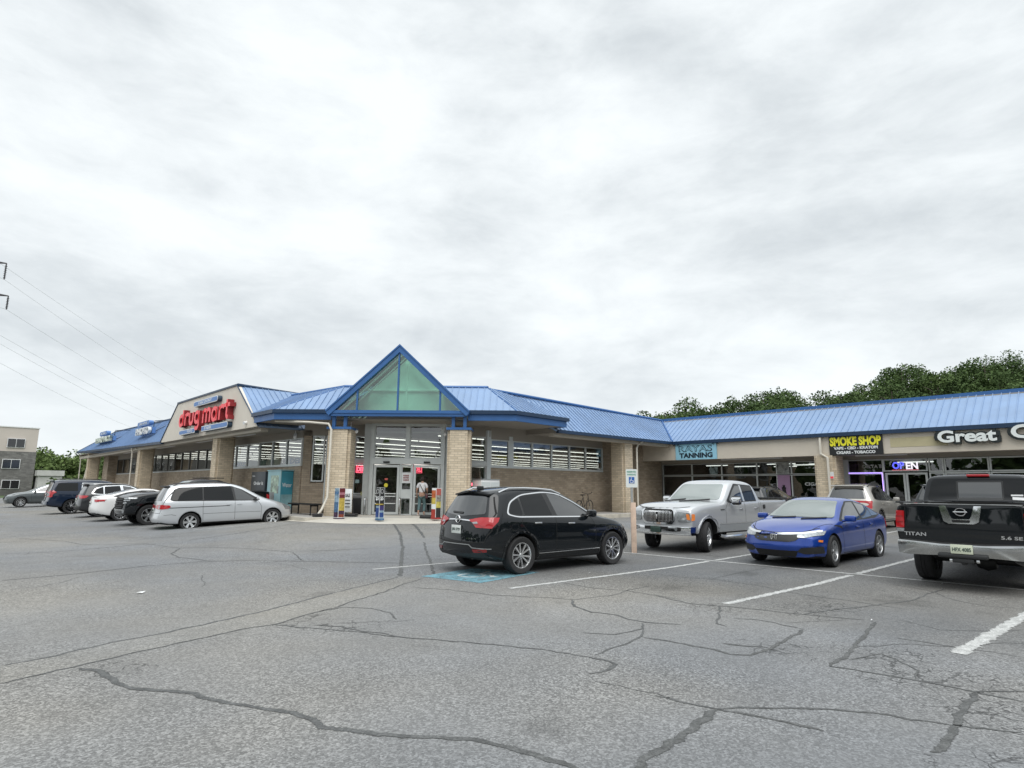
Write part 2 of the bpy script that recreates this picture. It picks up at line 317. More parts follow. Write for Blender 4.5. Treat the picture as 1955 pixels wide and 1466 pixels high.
# ------------------------------------------------------------------ shared materials
R2 = sqrt(2)
def asphalt(name, base, fine=0.55, craze=()):
    m = bpy.data.materials.new(name); m.use_nodes = True; t = m.node_tree; b = t.nodes['Principled BSDF']
    g = t.nodes.new('ShaderNodeTexCoord')
    def noise(s, d, ro=0.6, dist=0.0):
        n = t.nodes.new('ShaderNodeTexNoise'); t.links.new(g.outputs['Object'], n.inputs['Vector']); n.inputs['Scale'].default_value = s; n.inputs['Detail'].default_value = d; n.inputs['Roughness'].default_value = ro; n.inputs['Distortion'].default_value = dist
        return n.outputs['Fac']
    def mr(s, a, bb, c, d):
        r = t.nodes.new('ShaderNodeMapRange'); t.links.new(s, r.inputs[0])
        for i, v in enumerate((a, bb, c, d)):
            if isinstance(v, (int, float)): r.inputs[i + 1].default_value = v
            else: t.links.new(v, r.inputs[i + 1])
        return r.outputs[0]
    def mth(op, a, b_=None):
        n = t.nodes.new('ShaderNodeMath'); n.operation = op
        for i, v in enumerate((a, b_)):
            if v is None: continue
            if isinstance(v, (int, float)): n.inputs[i].default_value = v
            else: t.links.new(v, n.inputs[i])
        return n.outputs[0]
    mul = lambda a, b_: mth('MULTIPLY', a, b_)
    big = mr(noise(0.13, 5, 0.55), .34, .66, .83, 1.13)
    mid = mr(noise(1.1, 7, 0.72), .3, .7, .90, 1.09)
    # exposed stones: every cell of a fine mosaic has its own shade; coarser where the binder has worn off
    coarse = mr(noise(0.22, 4, .6), .40, .60, .45, 1.0)
    def stones(sc, lo, hi):
        v = t.nodes.new('ShaderNodeTexVoronoi'); t.links.new(g.outputs['Object'], v.inputs['Vector']); v.inputs['Scale'].default_value = sc
        c = t.nodes.new('ShaderNodeSeparateColor'); t.links.new(v.outputs['Color'], c.inputs[0]); return mth('SUBTRACT', mr(mth('POWER', c.outputs[0], 1.6), 0, 1, lo, hi), 1.0)
    st = mth('ADD', stones(62, 1 - fine, 1 + fine * 1.9), stones(140, 1 - fine * .6, 1 + fine * .8))
    grain = mth('ADD', 1.0, mul(st, coarse))
    oil = mr(noise(0.8, 4, 0.5), .66, .78, 1.0, 0.70)
    f = mul(mul(mul(big, mid), grain), oil)
    if craze:
        ms = None; pos = t.nodes.new('ShaderNodeNewGeometry')
        for (cx, cy, r) in craze:
            d = t.nodes.new('ShaderNodeVectorMath'); d.operation = 'DISTANCE'; t.links.new(pos.outputs['Position'], d.inputs[0]); d.inputs[1].default_value = (cx, cy, 0)
            q = mr(d.outputs['Value'], 0, r, 1.0, 0.0); ms = q if ms is None else mth('MAXIMUM', ms, q)
        wv = t.nodes.new('ShaderNodeTexNoise'); t.links.new(g.outputs['Object'], wv.inputs['Vector']); wv.inputs['Scale'].default_value = 3.5; wv.inputs['Detail'].default_value = 4
        wm_ = t.nodes.new('ShaderNodeVectorMath'); wm_.operation = 'SCALE'; t.links.new(wv.outputs['Color'], wm_.inputs[0]); wm_.inputs['Scale'].default_value = .35
        wa = t.nodes.new('ShaderNodeVectorMath'); wa.operation = 'ADD'; t.links.new(wm_.outputs[0], wa.inputs[0]); t.links.new(g.outputs['Object'], wa.inputs[1])
        v = t.nodes.new('ShaderNodeTexVoronoi'); v.feature = 'DISTANCE_TO_EDGE'; t.links.new(wa.outputs[0], v.inputs['Vector']); v.inputs['Scale'].default_value = 5.0
        lim = mr(mth('ADD', ms, mul(mth('SUBTRACT', noise(2.2, 5, .7), .5), 1.5)), .34, .92, 0.0, .05)
        ck = mr(mth('SUBTRACT', v.outputs['Distance'], lim), -.012, .006, .48, 1.0)
        f = mul(f, ck)
        # the bays were laid later than the drive aisle: a darker, bluer surface with a wandering edge
        sp3 = t.nodes.new('ShaderNodeSeparateXYZ'); t.links.new(pos.outputs['Position'], sp3.inputs[0])
        wob = mul(mth('SUBTRACT', noise(.35, 4, .6), .5), 3.0)
        bx = mr(mth('ADD', sp3.outputs[0], wob), 7.6, 9.8, 0.0, 1.0); by = mr(mth('ADD', sp3.outputs[1], wob), 10.2, 12.6, 1.0, 0.0)
        bay = mul(bx, by); f = mul(f, mr(bay, 0, 1, 1.0, .74))
        # drips and tyre rub where cars stand: blotches with their own uneven outline
        ss = None
        for (cx, cy, r) in ((9.6, 6.15, .9), (11.2, 3.0, .9), (10.4, 9.6, .8), (15.6, 9.0, 1.2), (16.0, 6.0, 1.0), (17.6, 2.9, 1.3), (9.4, 28.4, 1.0), (10.2, 32.4, 1.0), (4.8, 9.3, .5), (12.4, 6.2, .8), (3.4, 3.2, .35), (20.0, 5.6, 1.0), (9.2, .9, .8)):
            d = t.nodes.new('ShaderNodeVectorMath'); d.operation = 'DISTANCE'; t.links.new(pos.outputs['Position'], d.inputs[0]); d.inputs[1].default_value = (cx, cy, 0)
            q = mr(d.outputs['Value'], 0, r, 1.0, 0.0); ss = q if ss is None else mth('MAXIMUM', ss, q)
        f = mul(f, mr(mth('ADD', ss, mul(mth('SUBTRACT', noise(2.6, 6, .7), .5), 2.2)), .35, .85, 1.0, .74))
    mixc = t.nodes.new('ShaderNodeMix'); mixc.data_type = 'RGBA'; t.links.new(mr(noise(0.12, 3), .4, .6, 0, 1), mixc.inputs[0])
    mixc.inputs[6].default_value = (base[0] * .95, base[1] * .985, base[2] * 1.03, 1); mixc.inputs[7].default_value = (base[0] * 1.05, base[1] * 1.02, base[2] * .955, 1)
    mm = t.nodes.new('ShaderNodeVectorMath'); mm.operation = 'SCALE'; t.links.new(mixc.outputs[2], mm.inputs[0]); t.links.new(f, mm.inputs['Scale'])
    t.links.new(mm.outputs[0], b.inputs['Base Color']); b.inputs['Roughness'].default_value = 0.93; b.inputs['Specular IOR Level'].default_value = 0.25
    return m
CRAZE = [(7.4, 2.15, 1.1), (6.8, 1.8, .9), (6.1, 1.1, 1.0), (9.2, 3.7, 1.1), (8.5, 4.8, .9), (3.9, 7.1, .9), (3.7, 7.7, .8), (1.5, 6.8, .6), (6.9, 3.1, .9), (9.9, 3.5, 1.1), (7.0, 1.4, .9), (5.0, .9, .8)]
M_ASPH = asphalt('asphalt', (.200, .199, .196), .34, CRAZE)
M_PATCH = asphalt('trench_asphalt', (.213, .210, .202), .32)
def ragged(name, col, edge=.55, amp=.9, sc=28, holes=0.0, dark=.6):
    """material whose borders crumble: outside a noisy limit across the strip it is transparent"""
    m = bpy.data.materials.new(name); m.use_nodes = True; t = m.node_tree; b = t.nodes['Principled BSDF']; o = t.nodes['Material Output']
    b.inputs['Roughness'].default_value = .85; b.inputs['Specular IOR Level'].default_value = .2
    uv = t.nodes.new('ShaderNodeUVMap'); sx = t.nodes.new('ShaderNodeSeparateXYZ'); t.links.new(uv.outputs[0], sx.inputs[0]); g = t.nodes.new('ShaderNodeTexCoord')
    def noise(s, d, ro):
        n = t.nodes.new('ShaderNodeTexNoise'); t.links.new(g.outputs['Object'], n.inputs['Vector']); n.inputs['Scale'].default_value = s; n.inputs['Detail'].default_value = d; n.inputs['Roughness'].default_value = ro; return n.outputs['Fac']
    def mth(op, a, b_=None):
        n = t.nodes.new('ShaderNodeMath'); n.operation = op
        for i, v in enumerate((a, b_)):
            if v is None: continue
            if isinstance(v, (int, float)): n.inputs[i].default_value = v
            else: t.links.new(v, n.inputs[i])
        return n.outputs[0]
    n1 = noise(sc, 6, .75); n2 = noise(sc * .22, 5, .7)
    e_ = mth('ADD', mth('ABSOLUTE', sx.outputs[0]), mth('MULTIPLY', mth('SUBTRACT', n1, .5), amp))
    if holes: e_ = mth('ADD', e_, mth('MULTIPLY', mth('SUBTRACT', n2, .5), holes))
    r = t.nodes.new('ShaderNodeMapRange'); t.links.new(e_, r.inputs[0]); r.inputs[1].default_value = edge - .07; r.inputs[2].default_value = edge + .07; r.inputs[3].default_value = 1; r.inputs[4].default_value = 0
    t.links.new(r.outputs[0], b.inputs['Alpha'])
    c = t.nodes.new('ShaderNodeMapRange'); t.links.new(n2, c.inputs[0]); c.inputs[1].default_value = .3; c.inputs[2].default_value = .7; c.inputs[3].default_value = dark; c.inputs[4].default_value = 1.25
    n3 = t.nodes.new('ShaderNodeTexVoronoi'); t.links.new(g.outputs['Object'], n3.inputs['Vector']); n3.inputs['Scale'].default_value = 75; sc_ = t.nodes.new('ShaderNodeSeparateColor'); t.links.new(n3.outputs['Color'], sc_.inputs[0])
    gr_ = t.nodes.new('ShaderNodeMapRange'); t.links.new(sc_.outputs[0], gr_.inputs[0]); gr_.inputs[3].default_value = .80; gr_.inputs[4].default_value = 1.25
    mm = t.nodes.new('ShaderNodeVectorMath'); mm.operation = 'SCALE'; mm.inputs[0].default_value = col; t.links.new(mth('MULTIPLY', c.outputs[0], gr_.outputs[0]), mm.inputs['Scale']); t.links.new(mm.outputs[0], b.inputs['Base Color'])
    return m
M_SEAL = ragged('crack_sealant', (.108, .111, .11), .45, .95, 32, .5)
M_LINE = ragged('line_paint', (.44, .445, .435), .64, .7, 30, 2.0, .62)
def worn_paint(name, col, lo=.42, hi=.5, alt=None):
    m = bpy.data.materials.new(name); m.use_nodes = True; t = m.node_tree; b = t.nodes['Principled BSDF']; b.inputs['Roughness'].default_value = .85
    g = t.nodes.new('ShaderNodeTexCoord'); n = t.nodes.new('ShaderNodeTexNoise'); t.links.new(g.outputs['Object'], n.inputs['Vector']); n.inputs['Scale'].default_value = 5; n.inputs['Detail'].default_value = 12; n.inputs['Roughness'].default_value = .8
    r = t.nodes.new('ShaderNodeMapRange'); t.links.new(n.outputs['Fac'], r.inputs[0]); r.inputs[1].default_value = lo; r.inputs[2].default_value = hi
    t.links.new(r.outputs[0], b.inputs['Alpha']); b.inputs['Base Color'].default_value = (*col, 1)
    return m
M_HCB = worn_paint('blue_paint', (.15, .31, .37), .33, .54)
M_HCW = worn_paint('white_symbol_paint', (.55, .60, .60), .42, .56)
M_HCF = worn_paint('faded_blue_paint', (.26, .36, .30), .46, .66)
M_CONC = mat('concrete', (.50, .475, .42), .9, var=.13, vscale=1.2, bump=.3, bscale=60)
M_CURB = mat('curb_concrete', (.52, .485, .415), .9, var=.2, vscale=2.2, bump=.4, bscale=40)
M_WALK = mat('walk_concrete', (.36, .35, .33), .9, var=.16, vscale=1.1, bump=.3, bscale=50)
M_GRASS = mat('grass', (.06, .09, .035), .95, var=.3, vscale=.7, bump=.6, bscale=8)
M_BRICK = brick('tan_brick', (.40, .325, .24), (.28, .225, .165), (.26, .225, .185), .30, .10)
M_PIER = brick('pale_brick', (.66, .56, .42), (.50, .42, .305), (.38, .32, .25), .30, .10, .12)
M_STUC = mat('stucco', (.63, .57, .48), .92, var=.05, vscale=.8, bump=.25, bscale=70)
M_STUCL = mat('gable_stucco', (.69, .64, .56), .92, var=.05, vscale=.8, bump=.25, bscale=70)
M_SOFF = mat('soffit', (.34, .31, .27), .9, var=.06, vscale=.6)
M_BEAM = mat('beam_paint', (.50, .46, .39), .85, var=.07, vscale=1.5)
M_ROOF = mat('blue_metal_roof', (.195, .295, .465), .5, .0, var=.13, vscale=.7, spec=.6)
M_RIDGE = mat('blue_trim', (.036, .125, .33), .4, .1, var=.08, vscale=2)
M_GUT = mat('dark_blue_gutter', (.013, .038, .085), .4, .1, var=.1, vscale=2)
M_ALU = mat('aluminium', (.62, .65, .64), .42, .2, var=.05)
M_ALUD = mat('bronze_frame', (.12, .12, .11), .45, .4)
M_GLASS = glass('store_glass', base=.11)
M_GLASSD = glass('dark_glass', (.45, .5, .5), 1.8)
M_GREEN = glass('green_glass', (.56, .93, .79), 1.5, .02, .13)
M_GREENR = glass('green_skylight', (.80, .96, .89), 1.3, .1, .0)
M_INT = mat('interior_wall', (.34, .32, .30), .9, var=.08)
M_CEIL = mat('interior_ceiling', (.20, .19, .175), .95, var=.04)
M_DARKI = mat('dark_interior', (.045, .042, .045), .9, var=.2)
M_FLOOR = mat('store_floor', (.35, .34, .32), .35, var=.08)
M_TUBE = glow('fluorescent_tube', (1.0, .96, .88), 1.35)
M_TUBE2 = glow('dim_tube', (1.0, .97, .90), 1.6)
M_SHELF = mat('shelf_goods', (.22, .19, .17), .8, var=.9, vscale=5)
M_BLACK = mat('black_plastic', (.018, .018, .019), .5)
M_WHITE = mat('white_paint', (.78, .79, .79), .5)
M_DOWN = mat('downspout_paint', (.62, .585, .51), .6, var=.05)
M_WOOD = mat('post_wood', (.62, .47, .37), .85, var=.22, vscale=4, bump=.4, bscale=30)
M_GALV = mat('galvanised_steel', (.42, .43, .43), .45, .7, var=.1, vscale=8)
M_CHROME = mat('chrome', (.72, .73, .74), .12, 1.0)

# ------------------------------------------------------------------ ground
def axis_pts(lo, hi, step, far):
    a = [lo + i * step for i in range(int((hi - lo) / step) + 1)]
    d = step; q = lo
    while q > -far: d *= 1.5; q -= d; a.insert(0, q)
    d = step; q = a[-1]
    while q < far: d *= 1.5; q += d; a.append(q)
    return a
gxs = axis_pts(-8, 46, .5, 1600); gys = axis_pts(-14, 90, .5, 1600)
gb = B(); nx, ny = len(gxs), len(gys)
gb.v = [(x, y, gz(x, y) if x < 60 and y < 95 and x > -20 else (0.0 if x < 60 or y > 60 else .0)) for x in gxs for y in gys]
for i in range(nx - 1):
    for j in range(ny - 1):
        gb.f.append((i * ny + j, (i + 1) * ny + j, (i + 1) * ny + j + 1, i * ny + j + 1)); gb.m.append(0); gb.sm.append(True)
ground = kind(gb.build('ground', M_ASPH, uv=False), 'structure')

def ribbon(b, pts, wid, lift=.004, jag=0.0, taper=True, sub=.25, mi=0):
    """flat strip lying on the ground along pts; u runs -1..1 across it"""
    P = []
    for i in range(len(pts) - 1):
        a = Vector(pts[i]); c = Vector(pts[i + 1]); n = max(1, int((c - a).length / sub))
        for k in range(n): P.append(a.lerp(c, k / n))
    P.append(Vector(pts[-1])); L = []
    for i, p in enumerate(P):
        d = (P[min(i + 1, len(P) - 1)] - P[max(i - 1, 0)])
        if d.length < 1e-6: d = Vector((1, 0))
        d.normalize(); n = Vector((-d.y, d.x))
        w1 = wid / 2 * (1 + (random.uniform(-.3, .3) if jag > .01 else 0)); w2 = wid / 2 * (1 + (random.uniform(-.3, .3) if jag > .01 else 0))
        if taper and (i == 0 or i == len(P) - 1): w1 *= .2; w2 *= .2
        q = p + n * random.uniform(-jag, jag); a = q + n * w1; c = q - n * w2
        L.append(((a.x, a.y, gz(a.x, a.y) + lift), (q.x, q.y, gz(q.x, q.y) + lift), (c.x, c.y, gz(c.x, c.y) + lift)))
    o = len(b.v); vs = [v for pr in L for v in pr]
    b.add(vs, [f for i in range(len(L) - 1) for f in ((3 * i, 3 * i + 1, 3 * i + 4, 3 * i + 3), (3 * i + 1, 3 * i + 2, 3 * i + 5, 3 * i + 4))], mi)
    for i in range(len(vs)): b.vuv[o + i] = ((1, 0, -1)[i % 3], 0)
# trench of paler asphalt between the two long joints
tb = B(); T1 = CRACKS[0][1]; T2 = CRACKS[1][1]
def resamp(p, n):
    P = [Vector(q) for q in p]; Ls = [0]
    for i in range(1, len(P)): Ls.append(Ls[-1] + (P[i] - P[i - 1]).length)
    o = []
    for k in range(n):
        s = Ls[-1] * k / (n - 1); i = 1
        while i < len(Ls) - 1 and Ls[i] < s: i += 1
        o.append(P[i - 1].lerp(P[i], (s - Ls[i - 1]) / max(1e-6, Ls[i] - Ls[i - 1])))
    return o
ra, rb = resamp(T1, 30), resamp(T2, 30)
tb.add([v for a, c in zip(ra, rb) for v in ((a.x, a.y, gz(a.x, a.y) + .002), (c.x, c.y, gz(c.x, c.y) + .002))], [(2 * i, 2 * i + 1, 2 * i + 3, 2 * i + 2) for i in range(29)])
kind(tb.build('asphalt_trench_patch', M_PATCH, uv=False), 'structure')
cb = B()
for wd, pts in CRACKS: ribbon(cb, pts, wd * 1.9, .0034, jag=.018, sub=.10)
for k in range(34):      # stray hairline cracks all over the lot
    x, y = random.uniform(2, 24), random.uniform(0, 26); a = random.uniform(0, 2 * pi); p = [(x, y)]
    if (x - 7) ** 2 + (y - 9) ** 2 < 3: continue
    for q in range(random.randint(4, 12)):
        a += random.uniform(-.5, .5); l = random.uniform(.12, .35); x += cos(a) * l; y += sin(a) * l
        if x > 26 or y > 27 or (x > 10.5 and y > 20): break
        p.append((x, y))
    if len(p) > 2: ribbon(cb, p, random.uniform(.015, .035), .0030, jag=.006, sub=.1)
kind(cb.build('asphalt_crack_seams', M_SEAL, uv=False), 'structure')

def pline(p, wid=.11, name='parking_line', m=None):
    b = B(); ribbon(b, p, wid * 1.5, .005, jag=.002, taper=False, sub=.2); return kind(b.build(name, m or M_LINE, uv=False), 'structure')
pline([(7.42, 7.85), (13.6, 7.60)], .12); pline([(13.9, 7.59), (20.2, 7.36)], .12)
pline([(8.90, 4.73), (13.65, 4.53)], .13); pline([(13.95, 4.51), (20.2, 4.26)], .13)
pline([(8.09, 1.71), (13.75, 1.43)], .16); pline([(14.0, 1.42), (20.2, 1.2)], .14)
pline([(6.96, 11.46), (13.5, 11.1)], .11)
pline([(13.72, 10.9), (13.76, 7.6), (13.93, 1.9), (14.1, -6)], .10)
pline([(13.7, 20.2 - 5.2), (13.72, 11.0)], .10)
pline([(7.3, 24.35), (10.95, 24.1)], .11)
for k, yy in enumerate((27.7, 31.0, 33.9, 37.2, 41.2, 46.2, 49.2, 52.2)): pline([(6.3, yy), (11.0, yy)], .11)
for yy in (7.1, 10.2, 13.2, 4.1): pline([(25.0, yy), (30.6, yy)], .11)
# blue accessible bay markings
hb = B(); 
hcq = [(7.12, 9.99), (8.62, 10.28), (9.3, 8.95), (7.45, 8.62)]
hb.add([(x, y, gz(x, y) + .005) for x, y in hcq], [(3, 2, 1, 0)])
kind(hb.build('accessible_bay_marking', M_HCB, uv=False), 'structure')
ws = B()
def hsym(b, o, ux, uy, s, z):
    def q(u, v): p = Vector(o) + Vector(ux) * u * s + Vector(uy) * v * s; return (p.x, p.y)
    def st(pts, wd): 
        P = [q(*p) for p in pts]; ribbon(b, P, wd * s, z, taper=False, sub=.05)
    st([(.02, .78), (-.02, .35), (.32, .33), (.46, -.02), (.6, .03)], .13)
    st([(0, .56), (.28, .55)], .10)
    st([(-.14 + .33 * cos(a), .06 + .33 * sin(a)) for a in [radians(d) for d in range(115, 391, 15)]], .10)
    b.add([(q(.02 + .1 * cos(a), .92 + .1 * sin(a)) + (gz(*o) + z,)) for a in [i * pi / 5 for i in range(10)]], [tuple(range(10))])
hsym(ws, (7.95, 9.35), (.55, -.84), (.84, .5), .72, .007)
kind(ws.build('wheelchair_floor_symbol', M_HCW, uv=False), 'structure')
fb = B(); fb.add([(x, y, gz(x, y) + .005) for x, y in ((6.7, 27.3), (7.5, 27.2), (7.35, 25.2), (6.55, 25.5))], [(3, 2, 1, 0)])
kind(fb.build('accessible_bay_marking', M_HCF, uv=False), 'structure')

# pavement along the shops: concrete top with a kerb face, and the ramp to the doors
def E(S, t, z=0.0): return ((S + t * R2) / 2, (S - t * R2) / 2, z)
def E2(S, t): return E(S, t)[:2]
ZS = .45
sw = B()
walk = [(11.45, 78), (11.45, 24.1), (12.3, 23.75), (14.3, 21.95), (17.4, 19.9), (17.9, 19.45), (30.95, 19.45), (30.95, -9), (34, -9), (34, 22), (19.3, 22), (13, 28.3), (13, 78)]
def top(pts, z): return [(x, y, z) for x, y in pts]
def wz(x, y): return ZS if (x < 24) else ZS - .04
sw.add([(x, y, ZS) for x, y in walk], [tuple(range(len(walk)))])
side = [(30.95, -9), (30.95, 19.45), (17.9, 19.45)]
kind(sw.build('pavement', M_WALK, uv=False), 'structure')
kb = B()
def kerb(b, x0, x1, y0, y1):
    n = max(1, int(max(x1 - x0, y1 - y0) / 1.5)); 
    for k in range(n):
        if x1 - x0 > y1 - y0: a, c = x0 + (x1 - x0) * k / n, x0 + (x1 - x0) * (k + 1) / n; b.prism([(a + .006, y0), (c - .006, y0), (c - .006, y1), (a + .006, y1)], -.1, ZS + .002)
        else: a, c = y0 + (y1 - y0) * k / n, y0 + (y1 - y0) * (k + 1) / n; b.prism([(x0, a + .006), (x1, a + .006), (x1, c - .006), (x0, c - .006)], -.1, ZS + .002)
kerb(kb, 11.25, 11.45, 24.1, 78); kerb(kb, 17.9, 30.75, 19.25, 19.45); kerb(kb, 30.75, 30.95, -9, 19.45)
kb.prism([(11.25, 24.1), (11.45, 24.1), (12.3, 23.75), (12.25, 23.55), (11.3, 23.9)], -.1, ZS + .002)
kind(kb.build('kerb', M_CURB, uv=False), 'structure')
rp = B()   # ramp: quads between the low front edge and the high back edge
fr_ = [(11.05, 25.4), (11.25, 23.6), (11.9, 22.05), (13.0, 20.85), (14.3, 20.2), (15.6, 19.7), (17.0, 19.1), (17.9, 19.2)]
bk_ = [(11.3, 25.4), (11.5, 24.1), (12.3, 23.75), (13.2, 22.95), (14.3, 21.95), (15.7, 21.05), (17.4, 19.9), (17.9, 19.45)]
bz_ = [.30, .36, ZS, ZS, ZS, ZS, ZS, ZS]
vs = []
for k in range(8):
    for q in range(6):
        t = q / 5; x = fr_[k][0] * (1 - t) + bk_[k][0] * t; y = fr_[k][1] * (1 - t) + bk_[k][1] * t
        z0 = gz(*fr_[k]) + .01; z1 = bz_[k] + .004
        vs.append((x, y, max(gz(x, y) + .01, z0 + (z1 - z0) * (t ** .8))))
rp.add(vs, [(k * 6 + q, k * 6 + q + 1, (k + 1) * 6 + q + 1, (k + 1) * 6 + q) for k in range(7) for q in range(5)])
rp.add([E(37.4, -8.3, ZS + .006), E(36.2, -2.0, ZS + .006), E(39.6, -2.9, ZS + .006), E(39.9, -8.3, ZS + .006)], [(0, 1, 2, 3)])
kind(rp.build('entrance_ramp', M_CONC, uv=False), 'structure')
gr = B(); gr.box(-40, 150, 95, 400, .0, .05); kind(gr.build('verge', M_GRASS, uv=False), 'structure')

# ------------------------------------------------------------------ drug store
DS = thing('drug_store', 'long tan brick store with blue metal roof and a green glass gable over its doors', 'store building', (13.0, 28.3, 0))
def P_(b, name, m, **k): return b.build(name, m, DS, world=True, **k)
def wallseg(b, p0, p1, z0, z1, th=.3, mi=0):
    a = Vector(p0); c = Vector(p1); d = (c - a).normalized(); n = Vector((-d.y, d.x)) * th
    # thickness goes to the left of the direction of travel
    b.prism([(a.x, a.y), (c.x, c.y), (c.x + n.x, c.y + n.y), (a.x + n.x, a.y + n.y)], z0, z1, mi)
def window(root, p0, p1, z0, z1, fm=None, gm=None, name='window', fw=.06, dep=.1, inset=.0):
    """framed opening between two floor-plan points; frame is the part, glass its sub-part"""
    a = Vector(p0); c = Vector(p1); d = (c - a).normalized(); n = Vector((-d.y, d.x))
    b = B()
    def bar(u0, u1, q0, q1, o=-.02):
        A = a + d * u0 + n * (o + inset); C_ = a + d * u1 + n * (o + inset)
        b.prism([(A.x, A.y), (C_.x, C_.y), (C_.x + n.x * dep, C_.y + n.y * dep), (A.x + n.x * dep, A.y + n.y * dep)], q0, q1)
    L = (c - a).length
    bar(0, fw, z0, z1); bar(L - fw, L, z0, z1); bar(fw, L - fw, z0, z0 + fw); bar(fw, L - fw, z1 - fw, z1)
    f = b.build(name, fm or M_ALU, root, world=True)
    g = B(); A = a + d * (fw) + n * (.03 + inset); C_ = a + d * (L - fw) + n * (.03 + inset)
    g.add([(A.x, A.y, z0 + fw), (C_.x, C_.y, z0 + fw), (C_.x, C_.y, z1 - fw), (A.x, A.y, z1 - fw)], [(0, 1, 2, 3)])
    g.build('pane', gm or M_GLASS, f, world=True)
    return f
SILL, HEAD, SOF = 2.70, 4.0, 4.36
bw = B()
XW, YW = 13.0, 22.0
wallseg(bw, (XW, 28.3), (XW, 71.5), 0, SILL - .06)                # travels +Y: left is -X -> flip below
bw = B()
def lw(b, y0, y1, z0, z1, mi=0): b.box(XW, XW + .3, y0, y1, z0, z1, mi)
lw(bw, 28.3, 60.0, 0, SILL - .05); lw(bw, 55.83, 60.0, SILL - .05, SOF); lw(bw, 60, 67, 0, SILL - .05); lw(bw, 67, 69.5, 0, SOF + .3); bw.box(12.3, 13.3, 67.2, 69.3, 0, SOF + .3)
bw.box(XW + .3, 61.2, 69.2, 69.5, 0, 4.8)
bw.box(19.3, 34.0, YW, YW + .3, 0, SILL - .05); bw.box(28.02, 34.0, YW, YW + .3, SILL - .05, SOF)
def cw(b, t0, t1, z0, z1, S=41.3, th=.25, mi=0):
    p = [E2(S, t0), E2(S, t1), E2(S + th * R2, t1), E2(S + th * R2, t0)]; b.prism(p, z0, z1, mi)
cw(bw, -10.75, -9.66, 0, 1.87); cw(bw, -10.75, -10.35, 1.87, SOF)
P_(bw, 'brick_wall', M_BRICK)
sb = B()
sb.box(XW - .03, XW + .33, 28.3, 55.83, SILL - .05, SILL); sb.box(XW - .03, XW + .33, 60, 67, SILL - .05, SILL); sb.box(19.46, 28.02, YW - .03, YW + .33, SILL - .05, SILL)
P_(sb, 'window_sill', M_ALU)
hb = B()
lw(hb, 28.3, 55.83, HEAD, SOF); lw(hb, 60, 67, HEAD, SOF); hb.box(19.3, 28.02, YW, YW + .3, HEAD, 4.62)
cw(hb, -10.75, -9.1, HEAD + .1, 4.7); hb.prism([E2(41.3, -9.1), E2(41.3, -7.45), E2(41.7, -7.45), E2(41.7, -9.1)], 4.1, 4.75); cw(hb, -3.6, -1.8, 4.1, 4.75)
P_(hb, 'bulkhead', M_SOFF)
for i in range(16): window(DS, (XW, 28.3 + 1.72 * (i + 1)), (XW, 28.3 + 1.72 * i), SILL, HEAD, M_ALUD if 5 < i else M_ALU)
for i in range(3): window(DS, (XW, 62.3 + 2.33 * i), (XW, 60.0 + 2.33 * i), SILL, HEAD, M_ALUD, M_GLASSD)
xe = [19.46, 20.68, 20.92, 22.30, 23.74, 25.15, 26.51, 28.02]
for i in (0, 2, 3, 4, 5, 6): window(DS, (xe[i], YW), (xe[i + 1], YW), SILL, HEAD)
gl = B(); gl.box(20.68, 20.92, YW - .02, YW + .15, SILL, HEAD + .2); gl.box(19.22, 19.46, YW - .05, YW + .2, ZS, 4.4); P_(gl, 'mullion', M_ALU)
# chamfer glass, either side of the vestibule
def cwin(t0, t1, z0, z1, S=41.3, **k): return window(DS, E2(S, t0), E2(S, t1), z0, z1, **k)
cwin(-10.30, -9.72, 1.92, HEAD + .1); cwin(-9.66, -9.25, .9, HEAD + .1)
for t0, t1 in ((-9.2, -8.3), (-8.28, -7.45)):
    cwin(t0, t1, 2.98, 4.1); cwin(t0, t1, 1.35, 2.80, fm=M_ALU); cwin(t0, t1, ZS, 1.33, gm=M_GLASSD)
for t0, t1 in ((-3.6, -2.75), (-2.73, -1.85)):
    cwin(t0, t1, 2.9, 4.1); cwin(t0, t1, ZS, 2.72)
tr = B(); cw(tr, -9.2, -7.45, 2.80, 2.98, 41.2, .15); cw(tr, -3.6, -1.85, 2.72, 2.9, 41.2, .15); P_(tr, 'transom', M_ALU)
# vestibule
VS = 39.9; VT0, VT1 = -7.26, -3.83
vb = B()
def vpost(b, t0, t1, z0, z1, S0=VS, S1=VS + .3): b.prism([E2(S0, t0), E2(S0, t1), E2(S1, t1), E2(S1, t0)], z0, z1)
vpost(vb, VT0, VT0 + .16, ZS, 4.62); vpost(vb, VT1 - .16, VT1, ZS, 4.62); vpost(vb, VT0, VT1, 2.74, 3.0, VS - .02, VS + .35)
vpost(vb, VT0 + .16, VT1 - .16, 4.52, 4.66); vpost(vb, -5.62, -5.46, 3.0, 4.52); vpost(vb, -5.86, -5.80, ZS, 2.74); vpost(vb, -5.32, -5.26, ZS, 2.74)
vpost(vb, VT0 - .35, VT0, ZS, 4.62, VS + .25, VS + .5); vpost(vb, VT1, VT1 + .3, ZS, 4.62, VS + .25, VS + .5)
P_(vb, 'vestibule_frame', M_ALU)
window(DS, E2(VS + .1, VT0 + .16), E2(VS + .1, -5.62), 3.0, 4.52, fw=.04); window(DS, E2(VS + .1, -5.46), E2(VS + .1, VT1 - .16), 3.0, 4.52, fw=.04)
vt = B(); vt.prism([E2(VS, VT0 - .35), E2(VS, VT1 + .3), E2(41.3, VT1 + .3), E2(41.3, VT0 - .35)], 4.66, 4.72); P_(vt, 'vestibule_roof', M_SOFF)
